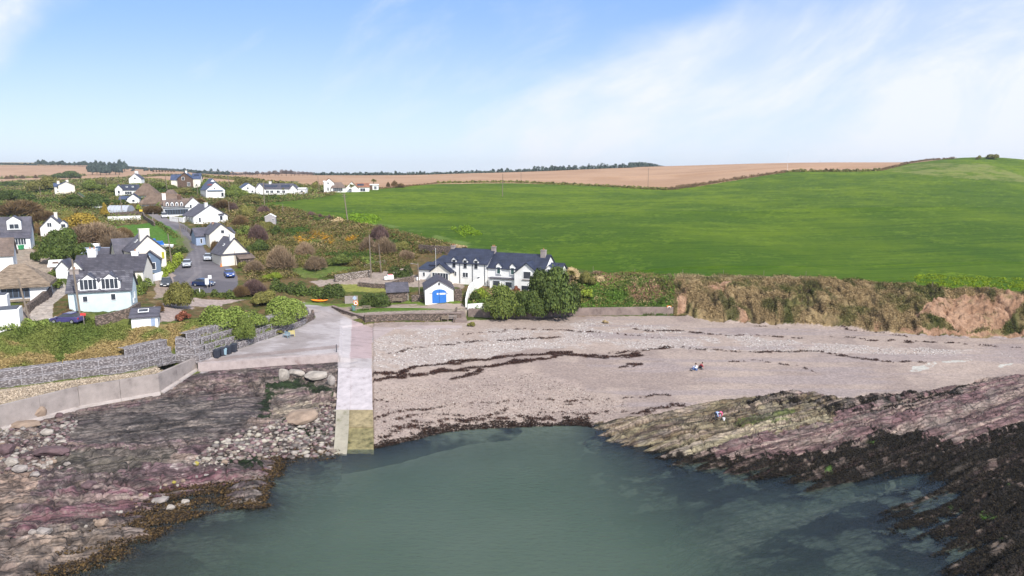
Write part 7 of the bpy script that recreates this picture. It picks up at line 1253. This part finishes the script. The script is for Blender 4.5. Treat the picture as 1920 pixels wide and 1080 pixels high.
# ---- cars
M_tyre = mat_paint('tyre_rubber', (.02, .02, .02), .9, .1, 4); M_rim = mat_paint('alloy_rim', (.5, .5, .5), .4, .05, 4, metallic=.6); M_lampc = mat_paint('headlight_glass', (.75, .78, .8), .2, .03, 4); M_plate = mat_paint('number_plate', (.75, .75, .72), .6, .03, 4)
def mat_car(n, c):
    m = mat_paint(n, c, .3, .03, 1); b = m.node_tree.nodes['Principled BSDF']; b.inputs['Coat Weight'].default_value = .8; b.inputs['Coat Roughness'].default_value = .06; return m
def car(px, py, head, mat, label, L_=4.2, Wd=1.75, Ht=1.48):
    g = G(px, py); o = empty('parked_car', g, R(head), label, 'car'); h = Wd / 2
    def loft(secs, y):      # secs: profile points (x, z, half width)
        n = len(secs); vs = [(x, -w, z) for x, z, w in secs] + [(x, w, z) for x, z, w in secs]; return vs, [tuple(range(n)), tuple(range(2 * n - 1, n - 1, -1))] + [(i, n + i, n + (i + 1) % n, (i + 1) % n) for i in range(n)]
    a = L_ / 2; pr = [(-a, .35, h * .94), (-a + .05, .22, h * .96), (a - .1, .20, h * .94), (a, .35, h * .86), (a - .03, .62, h * .86), (a - .25, .76, h * .9), (a * .42, .93, h * .95), (-a * .80, .98, h * .95), (-a + .04, .90, h * .9)]
    v, f = loft(pr, h); MB().add(v, f).build('body', mat, o, bevel=.05, smooth=False)
    cb = [(a * .44, .92, h * .90), (a * .05, Ht - .06, h * .72), (-a * .50, Ht - .05, h * .72), (-a * .86, .96, h * .88)]; v, f = loft(cb, h); MB().add(v, f).build('windows', M_glass, o, bevel=.03)
    rf = [(a * .10, Ht - .09, h * .76), (a * .02, Ht - .02, h * .74), (-a * .20, Ht + .02, h * .74), (-a * .52, Ht - .01, h * .74), (-a * .58, Ht - .10, h * .76)]; v, f = loft(rf, h); MB().add(v, f).build('roof', mat, o, bevel=.02)
    for sx in (-.60, .62):
        for sy in (-1, 1):
            w = MB().tube((a * sx, sy * (h - .2), .31), (a * sx, sy * (h + .01), .31), .31, n=14).build('wheel', M_tyre, o); MB().tube((a * sx, sy * (h + .005), .31), (a * sx, sy * (h + .025), .31), .19, n=10).build('rim', M_rim, w)
    for sy in (-1, 1): MB().box((a - .1, sy * (h - .36), .66), (.2, .38, .15)).build('headlight', M_lampc, o); MB().box((-a + .03, sy * (h - .22), .75), (.08, .22, .22)).build('tail_light', mat_paint('tail_light_red', (.4, .02, .02), .3), o); MB().box((a * .36, sy * (h + .04), .98), (.14, .2, .13)).build('wing_mirror', mat, o)
    MB().box((a + .0, 0, .42), (.04, .5, .12)).build('number_plate', M_plate, o); MB().box((a - .0, 0, .58), (.05, .8, .1)).build('grille', M_dframe, o); return o
M_silver = mat_car('silver_paint', (.42, .44, .48)); M_blue = mat_car('blue_paint', (.02, .07, .30)); M_navyc = mat_car('navy_paint', (.015, .03, .09)); M_blackc = mat_car('dark_grey_paint', (.04, .045, .055)); M_whitec = mat_car('white_paint', (.75, .75, .75)); M_purp = mat_car('dark_violet_paint', (.06, .05, .16))
car(351, 499, -68, M_silver, 'silver car parked on the left side of the road'); car(391, 487, -72, M_silver, 'silver grey car parked on the right side of the road by the roadside cottage'); car(430, 518, -60, M_blue, 'bright blue car parked at the right of the turning area'); car(382, 536, -8, M_navyc, 'dark blue car behind the hedge and white signs'); car(312, 536, -70, M_blackc, 'dark grey car parked in the driveway under the hedge', 4.5, 1.85, 1.65); car(308, 408, -60, M_whitec, 'small white car on the bend by the pub', 4.0, 1.7, 1.8); car(187, 391, 10, M_whitec, 'white car parked left of the golden cypress'); car(126, 605, 178, M_purp, 'dark violet car half hidden by the bank at the end of the lane')
# ---- boats
def boat(px, py, head, label, L_=5.5, hull=None, cabin=None, name='boat'):
    g = G(px, py); o = empty(name, g, R(head), label, 'boat'); n = 12; sec = []; V = []; F_ = []
    for i in range(n + 1):
        t = i / n; x = -L_ / 2 + L_ * t; w = L_ * .19 * (1 - max(0, (t - .45) / .55) ** 2.2) * (.85 + .15 * min(1, t * 4)); sh_ = .95 + .35 * t ** 2
        V += [(x, -w, sh_), (x, -w * .8, .45), (x, 0, .22 + .3 * max(0, t - .8)), (x, w * .8, .45), (x, w, sh_), (x, w * .82, sh_ - .12), (x, 0, sh_ - .2), (x, -w * .82, sh_ - .12)]
    for i in range(n):
        for k in range(8): F_.append((8 * i + k, 8 * i + (k + 1) % 8, 8 * i + 8 + (k + 1) % 8, 8 * i + 8 + k))
    F_ += [tuple(range(8)), tuple(range(8 * n + 7, 8 * n - 1, -1))]; MB().add(V, F_).build('hull', hull or M_whitec, o)
    if cabin: c = MB().box((L_ * .12, 0, 1.45), (L_ * .3, L_ * .24, .8)).build('cabin', cabin, o, bevel=.08); MB().box((L_ * .275, 0, 1.55), (.04, L_ * .2, .4)).build('windscreen', M_glass, c)
    else: MB().box((0, 0, .98), (.35, L_ * .3, .06)).build('thwart', M_wood, o)
    for x in (-L_ * .2, L_ * .15):
        for y in (-.4, .4): MB().tube((x, y * 1.6, 0), (x, y, .5), .06, n=6).build('cradle_leg', M_wood, o)
    return o
M_bhull = mat_car('boat_blue', (.03, .16, .5)); boat(287, 462, 150, 'bright blue cabin boat parked in the green paddock', 6.2, M_bhull, M_bhull); boat(303, 466, 178, 'white boat with blue trim beside the blue cabin boat', 5.2, M_whitec, M_bhull)
def kayak():
    g = G(599, 566); o = empty('kayak', g, R(-6), 'orange kayak lying on the grass in front of the long dark hedge', 'kayak'); V = []; F_ = []; n = 16
    for i in range(n + 1):
        t = i / n; w = .42 * math.sin(pi * min(.985, max(.015, t))) ** .6; x = -1.75 + 3.5 * t; up = .22 * abs(2 * t - 1) ** 3
        for k in range(10): a = 2 * pi * k / 10; V.append((x, w * cos(a), .25 + up + .22 * sin(a) * (w / .42)))
    for i in range(n):
        for k in range(10): F_.append((10 * i + k, 10 * i + (k + 1) % 10, 10 * i + 10 + (k + 1) % 10, 10 * i + 10 + k))
    F_ += [tuple(range(10)), tuple(range(10 * n + 9, 10 * n - 1, -1))]; MB().add(V, F_).build('hull', mat_paint('orange_plastic', (.85, .26, .02), .4, .06, 2), o, smooth=True)
    MB().box((0, 0, .46), (.7, .42, .06)).build('cockpit', mat_paint('red_cockpit', (.5, .05, .02), .5), o, bevel=.02); MB().box((.8, 0, .46), (.3, .28, .05)).build('hatch', mat_paint('hatch_dark', (.1, .04, .02), .5), o)
kayak()
# ---- signs, bins, benches
def sign(px, py, label, h=2.1, plates=(((0, 1.8), (.6, .5), None, 0),), name='sign'):
    g = G(px, py); o = empty(name, g, 0, label, 'sign'); MB().tube((0, 0, -.4), (0, 0, h), .045, n=6).build('post', M_concw, o)
    for (x, z), (w, hh), m, rt in plates:
        c = Vector((x, -.06, z)); q = MB(); pts_ = [c + Matrix.Rotation(rt, 3, 'Y') @ Vector((a * w / 2, 0, b * hh / 2)) for a, b in ((-1, -1), (1, -1), (1, 1), (-1, 1))]; q.prism(pts_, (0, .03, 0)).build('plate', m or M_wframe, o)
    return o
M_orange = mat_paint('lifebuoy_orange', (.8, .22, .04), .6, .05, 3); M_sblue = mat_paint('sign_pale_blue', pc(196, 214, 236), .6); M_yel = mat_paint('sign_yellow', (.75, .5, .06), .6)
sign(389, 541, 'tall white notice sign, left of two by the dark blue car', 2.0, (((0, 1.4), (.75, 1.2), None, 0),)); sign(395, 540, 'square white sign, right of two by the dark blue car', 2.6, (((0, 2.2), (.7, .7), None, 0),))
def lifebuoy(px, py, label, h=1.2):
    g = G(px, py); o = empty('lifebuoy_station', g, 0, label, 'lifebuoy'); MB().tube((0, 0, -.3), (0, 0, h), .05, n=6).build('post', M_concw, o); b = MB().box((0, -.12, h), (.85, .12, .85)).build('backing_box', M_orange, o, bevel=.03); t = MB(); n = 14
    for i in range(n): a, c = 2 * pi * i / n, 2 * pi * (i + 1) / n; t.tube((.3 * cos(a), -.24, h + .3 * sin(a)), (.3 * cos(c), -.24, h + .3 * sin(c)), .075, n=6)
    t.build('ring', M_wframe, o); return o
lifebuoy(969, 583, 'orange lifebuoy box on the sea wall between the trees', .7); lifebuoy(1254, 584, 'orange lifebuoy box at the right end of the sea wall', .7); lifebuoy(668, 583, 'lifebuoy with red ring below the diamond sign at the track corner', 1.5)
sign(666, 583, 'pale blue diamond shaped sign at the corner of the track', 2.7, (((0, 2.45), (.62, .62), M_sblue, R(45)),)); sign(158, 610, 'small round red and white sign by the pole at the lane end', 1.9, (((0, 1.6), (.8, .35), mat_paint('sign_red', (.6, .06, .06), .6), 0),)); sign(265, 404, 'small yellow warning sign at the top of the road bend', 2.0, (((0, 1.6), (1.0, .6), M_yel, 0),))
def bin_(px, py, c, label, w=.6, h=1.1, group=None):
    g = G(px, py); o = empty('wheelie_bin', g, R(random.uniform(-30, 30)), label, 'bin', group); m = MB(); k = .8; m.add([(-w / 2 * k, -w / 2 * k, .08), (w / 2 * k, -w / 2 * k, .08), (w / 2 * k, w / 2 * k, .08), (-w / 2 * k, w / 2 * k, .08), (-w / 2, -w / 2, h * .92), (w / 2, -w / 2, h * .92), (w / 2, w / 2, h * .92), (-w / 2, w / 2, h * .92)], [(3, 2, 1, 0), (4, 5, 6, 7), (0, 1, 5, 4), (1, 2, 6, 5), (2, 3, 7, 6), (3, 0, 4, 7)]); mt = mat_paint('bin_plastic', c, .5, .06, 3)
    m.build('body', mt, o, bevel=.02); MB().box((0, .02, h * .96), (w * 1.08, w * 1.1, .08), tilt=.08).build('lid', mt, o, bevel=.02)
    for s_ in (-1, 1): MB().tube((s_ * w * .38, w * .42, .12), (s_ * w * .46, w * .42, .12), .11, n=10).build('wheel', M_tyre, o)
dg = (.035, .04, .055)
bin_(407, 671, dg, 'dark bin nearest the concrete wall at the gabion foot', .75, 1.25); bin_(416, 667, dg, 'second dark bin along the gabion foot', .7, 1.2); bin_(428, 664, dg, 'dark bin right of the blue grey frame at the gabion foot', .75, 1.2); bin_(439, 660, dg, 'last dark bin of the row at the gabion foot', .8, 1.25); bin_(420, 666, (.25, .36, .42), 'blue grey bin standing in front of the dark bins', .8, 1.0); bin_(663, 583, (.12, .22, .20), 'dark green bin at the corner of the track', .6, 1.0); bin_(729, 567, (.02, .05, .14), 'navy bin beside the stone shed', .55, 1.0); bin_(40, 468, (.05, .3, .12), 'green bin in front of the left conservatory', .9, 1.0)
def bench(px, py, rz, label, L_=1.6, mat=None, back=True, table=False):
    g = G(px, py); o = empty('picnic_table' if table else 'bench', g, R(rz), label, 'picnic table' if table else 'bench'); mt = mat or M_wood; st = .45 if not table else .74; m = MB()
    for i in range(4): m.box((0, -.18 + i * .13, st), (L_, .11, .04))
    m.build('table_top' if table else 'seat', mt, o)
    if back and not table:
        b = MB()
        for i in range(3): b.box((0, .27, .6 + i * .14), (L_, .03, .10))
        b.build('backrest', mt, o)
    for s_ in (-1, 1):
        for y in (-.17, .25): MB().box((s_ * L_ * .44, y, (.9 if (y > 0 and back and not table) else st) / 2), (.07, .07, .9 if (y > 0 and back and not table) else st)).build('leg', mt, o)
    if table:
        for s_ in (-1, 1): MB().box((0, s_ * .62, .45), (L_, .25, .04)).build('seat', mt, o)
        for s_ in (-1, 1): MB().box((s_ * L_ * .36, 0, .4), (.06, 1.3, .07)).build('brace', mt, o)
    return o
bench(745, 568, 8, 'wooden bench with white slats in front of the stone shed', 2.0); bench(848, 601, 4, 'pale bench at the foot of the track wall near the steps, right of two', 1.6, M_concw); bench(834, 602, -10, 'darker bench at the foot of the track wall, left of two', 1.3, M_wood); bench(687, 581, 0, 'wooden picnic table on the grass strip above the track wall', 1.5, table=True)
bench(537, 633, -30, 'tilted blue grey garden seat at the upper end of the gabions', 1.2, mat_paint('seat_blue_grey', (.22, .32, .38), .6)); bench(547, 631, 20, 'small yellow and grey seat next to the tilted blue grey seat', 1.0, mat_paint('seat_yellow', (.5, .42, .16), .6))
def cone(px, py):
    g = G(px, py); o = empty('traffic_cone', g, 0, 'orange and white traffic cone beside the parked cars', 'cone'); MB().box((0, 0, .03), (.45, .45, .06)).build('base', M_orange, o); MB().tube((0, 0, .06), (0, 0, .85), .19, .04, 12).build('body', M_orange, o); MB().tube((0, 0, .35), (0, 0, .55), .135, .09, 12).build('white_band', M_wframe, o)
cone(415, 500)
def fence(line, label, h=1.1, n=None):
    g = [G(*p) for p in line]; o = empty('fence', g[0], 0, label, 'fence'); b = g[0]; q = sub([list(v) for v in g], 2.0)
    for p in q: MB().box((p[0] - b.x, p[1] - b.y, p[2] - b.z + h / 2 - .2), (.12, .12, h + .4)).build('post', M_wood, o)
    m = MB()
    for a, c in zip(q[:-1], q[1:]):
        for z in (.35, .7, 1.0): m.tube((a[0] - b.x, a[1] - b.y - .07, a[2] - b.z + z * h), (c[0] - b.x, c[1] - b.y - .07, c[2] - b.z + z * h), .045, n=4)
    m.build('rails', M_wood, o)
fence([(684, 506), (702, 500), (722, 497)], 'old wooden rail fence above the gravel yard'); fence([(340, 428), (352, 434), (364, 446)], 'dark rail fence along the outside of the road bend')
def sack(px, py, label, c1, w=.9):
    g = G(px, py); o = empty('rubble_sack', g, .3, label, 'sack'); MB().box((0, 0, w * .4), (w, w, w * .85)).build('bag', mat_paint('white_sack', (.72, .70, .70), .9, .1, 3), o, bevel=.12); MB().box((0, 0, w * .84), (w * .7, w * .7, .1)).build('top_fold', mat_paint('sack_print', c1, .8), o, bevel=.03)
sack(732, 524, 'white and red sack lying in the gravel yard', (.6, .04, .05), 1.3); sack(724, 525, 'plain white sack left of the red one', (.7, .7, .7), .9); sack(784, 526, 'white sacks by the lean-to of the beach house', (.7, .7, .68), .8)
# ---- people
M_skin = mat_paint('skin', (.50, .32, .24), .6, .04, 5); M_hair = mat_paint('brown_hair', (.07, .045, .03), .7, .1, 8)
def skinmesh(name, joints, edges, mat, parent, root=0, lv=1):
    me = bpy.data.meshes.new(name); me.from_pydata([j[:3] for j in joints], edges, []); o = link_mesh(name, me, mat, parent); md = o.modifiers.new('skin', 'SKIN'); md.use_smooth_shade = True
    for i, j in enumerate(joints): d = me.skin_vertices[0].data[i]; r = j[3]; d.radius = r if isinstance(r, tuple) else (r, r); d.use_root = (i == root)
    o.modifiers.new('sub', 'SUBSURF').levels = lv; o.modifiers['sub'].render_levels = lv; return o
POSES = { # x forward, y left, z up
 'sit': dict(pel=(0, 0, .14), bel=(-.04, 0, .30), che=(-.02, 0, .50), nec=(.03, 0, .66), hed=(.08, 0, .80), hip=.11, kn=(.36, .14, .46), an=(.58, .13, .10), to=(.74, .13, .05), el=(.22, .24, .40), wr=(.42, .12, .40), sh=(0, .19, .58)),
 'crouch': dict(pel=(-.05, 0, .34), bel=(.02, 0, .50), che=(.14, 0, .68), nec=(.26, 0, .80), hed=(.36, 0, .90), hip=.11, kn=(.36, .17, .50), an=(.10, .15, .10), to=(.28, .16, .05), el=(.36, .22, .50), wr=(.48, .12, .28), sh=(.18, .19, .74)),
 'bend': dict(pel=(-.12, 0, .88), bel=(.02, 0, .98), che=(.24, 0, 1.04), nec=(.40, 0, 1.02), hed=(.52, 0, .96), hip=.11, kn=(-.02, .14, .48), an=(-.08, .15, .09), to=(.10, .16, .05), el=(.40, .20, .74), wr=(.46, .13, .50), sh=(.30, .19, .98))}
def person(px, py, head, pose, top, legs, label, sc_=1.0, hair=None):
    g = G(px, py); p = POSES[pose]; r = empty('person', g, R(head), label, 'person'); r.scale = (sc_,) * 3; V = Vector
    J = [(*p['pel'], .13), (*p['bel'], .115), (*p['che'], (.15, .12)), (*p['nec'], .055), (*(V(p['hed']) * .6 + V(p['nec']) * .4), .07), (*p['hed'], .10)]; E = [(0, 1), (1, 2), (2, 3), (3, 4), (4, 5)]
    tj = [(*p['pel'], .15), (*p['bel'], .14), (*p['che'], (.175, .145)), (*(V(p['nec']) * .7 + V(p['che']) * .3), .075)]; te = [(0, 1), (1, 2), (2, 3)]; lj = [(*p['pel'], .15)]; le = []
    for s in (-1, 1):
        f = lambda q: (q[0], q[1] * s, q[2]); b = len(J); hip = (p['pel'][0] + .03, s * p['hip'], p['pel'][2] - .03); J += [(*hip, .085), (*f(p['kn']), .055), (*f(p['an']), .038), (*f(p['to']), .035)]; E += [(0, b), (b, b + 1), (b + 1, b + 2), (b + 2, b + 3)]
        c = len(lj); lj += [(*hip, .105), (*f(p['kn']), .075), (*f(p['an']), .058)]; le += [(0, c), (c, c + 1), (c + 1, c + 2)]
        b = len(J); wr = V(f(p['wr'])); el = V(f(p['el'])); d = (wr - el).normalized(); hd = wr + d * .07; J += [(*f(p['sh']), .055), (*el, .042), (*wr, .028), (*hd, (.036, .016))]; E += [(2, b), (b, b + 1), (b + 1, b + 2), (b + 2, b + 3)]
        side = d.cross(V((0, 0, 1))).normalized() if abs(d.z) < .95 else V((0, 1, 0)); cu = d.cross(side).normalized() * .02
        for k in range(4): b2 = len(J); o_ = side * (.024 * (k - 1.5)); ln = (.062, .075, .07, .055)[k]; J += [(*(hd + o_ + d * .03), .009), (*(hd + o_ + d * (.03 + ln * .5) - cu * .5), .008), (*(hd + o_ + d * (.03 + ln) - cu * 1.6), .007)]; E += [(b + 3, b2), (b2, b2 + 1), (b2 + 1, b2 + 2)]
        b2 = len(J); J += [(*(wr + d * .04 + side * .04 * s), .010), (*(wr + d * .085 + side * .055 * s - cu), .009)]; E += [(b + 3, b2), (b2, b2 + 1)]
        c = len(tj); tj += [(*f(p['sh']), .075), (*el, .058), (*(wr - d * .03), .042)]; te += [(2, c), (c, c + 1), (c + 1, c + 2)]
    body = skinmesh('body', J, E, M_skin, r); skinmesh('jacket', tj, te, top, r); skinmesh('trousers', lj, le, legs, r)
    hd = V(p['hed']); up = (hd - V(p['nec'])).normalized(); bm = bmesh.new(); bmesh.ops.create_uvsphere(bm, u_segments=14, v_segments=9, radius=.118)
    for v in bm.verts: v.co = V((v.co.x * .98 - .02, v.co.y * .92, v.co.z * 1.05 + .03)) + hd + up * .01
    bmesh.ops.delete(bm, geom=[v for v in bm.verts if (v.co - hd).x > .055 and (v.co - hd).z < .06], context='VERTS'); me = bpy.data.meshes.new('hair'); bm.to_mesh(me); bm.free(); link_mesh('hair', me, hair or M_hair, r)
    for s in (-1, 1): MB().box(tuple(hd + V((.093, s * .035, .0))), (.012, .022, .012)).build('eye', M_dframe, r); MB().tube(tuple(hd + V((0, s * .095, -.02))), tuple(hd + V((-.01, s * .112, 0))), .022, n=6).build('ear', M_skin, r); q = p['to']; a_ = p['an']; MB().box(((q[0] + a_[0]) / 2 + .03, s * q[1], q[2] - .0), (.27, .10, .09)).build('shoe', M_dframe, r, bevel=.02)
    MB().tube(tuple(hd + V((.09, 0, -.005))), tuple(hd + V((.118, 0, -.028))), .010, .016, 6).build('nose', M_skin, r); MB().box(tuple(hd + V((.094, 0, -.058))), (.012, .045, .010)).build('mouth', mat_paint('lips', (.35, .12, .10), .6), r); return r
cl = lambda n, c: mat_paint(n, c, .9, .08, 6)
person(1305, 694, 200, 'sit', cl('white_shirt', (.78, .78, .8)), cl('blue_jeans', (.06, .14, .34)), 'person in a white top and blue jeans sitting on the sand', 1.15); person(1312, 692, -20, 'crouch', cl('dark_red_top', (.28, .05, .06)), cl('black_trousers', (.02, .02, .03)), 'person in a dark red top crouching right beside the seated one', 1.05)
person(1351, 785, -110, 'bend', cl('pink_top', (.85, .12, .30)), cl('black_leggings', (.02, .02, .025)), 'person in a bright pink top bending over the rock pool', .85, mat_paint('fair_hair', (.4, .28, .14), .7)); person(1343, 787, -60, 'bend', cl('light_blue_top', (.36, .46, .75)), cl('grey_trousers', (.08, .09, .12)), 'person in a light blue top bending beside the pink one', .95)
def bucket():
    g = G(1357, 788); o = empty('bucket', g, 0, 'small white bucket on the rocks by the two bending people', 'bucket'); MB().tube((0, 0, 0), (0, 0, .3), .13, .17, 12).build('pail', M_wframe, o); m = MB()
    for i in range(8): a, c = pi * i / 8, pi * (i + 1) / 8; m.tube((.17 * cos(a), 0, .3 + .15 * sin(a)), (.17 * cos(c), 0, .3 + .15 * sin(c)), .008, n=4)
    m.build('handle', M_dframe, o)
bucket()
# ================================================================ AIR
hz = MB().box((0, 950, 46), (7000, 5000, 112)).build('haze', None) if False else None
_m = bpy.data.materials.new('haze_air'); _m.use_nodes = True; _t = _m.node_tree; _t.nodes.clear(); _o = _t.nodes.new('ShaderNodeOutputMaterial'); _v = _t.nodes.new('ShaderNodeVolumePrincipled')
_v.inputs['Color'].default_value = (.80, .88, 1, 1); _v.inputs['Density'].default_value = .00013; _v.inputs['Anisotropy'].default_value = .3; _t.links.new(_v.outputs[0], _o.inputs['Volume'])
try: _m.cycles.homogeneous_volume = True
except Exception: pass
zlo = min(-6.0, float(ZG.min()) - 1.2)
tag(MB().box((0, 950, (zlo + 96) / 2), (7000, 5000, 96 - zlo)).build('haze', _m), 'thin pale sea haze over the whole bay', 'haze', kind='stuff')
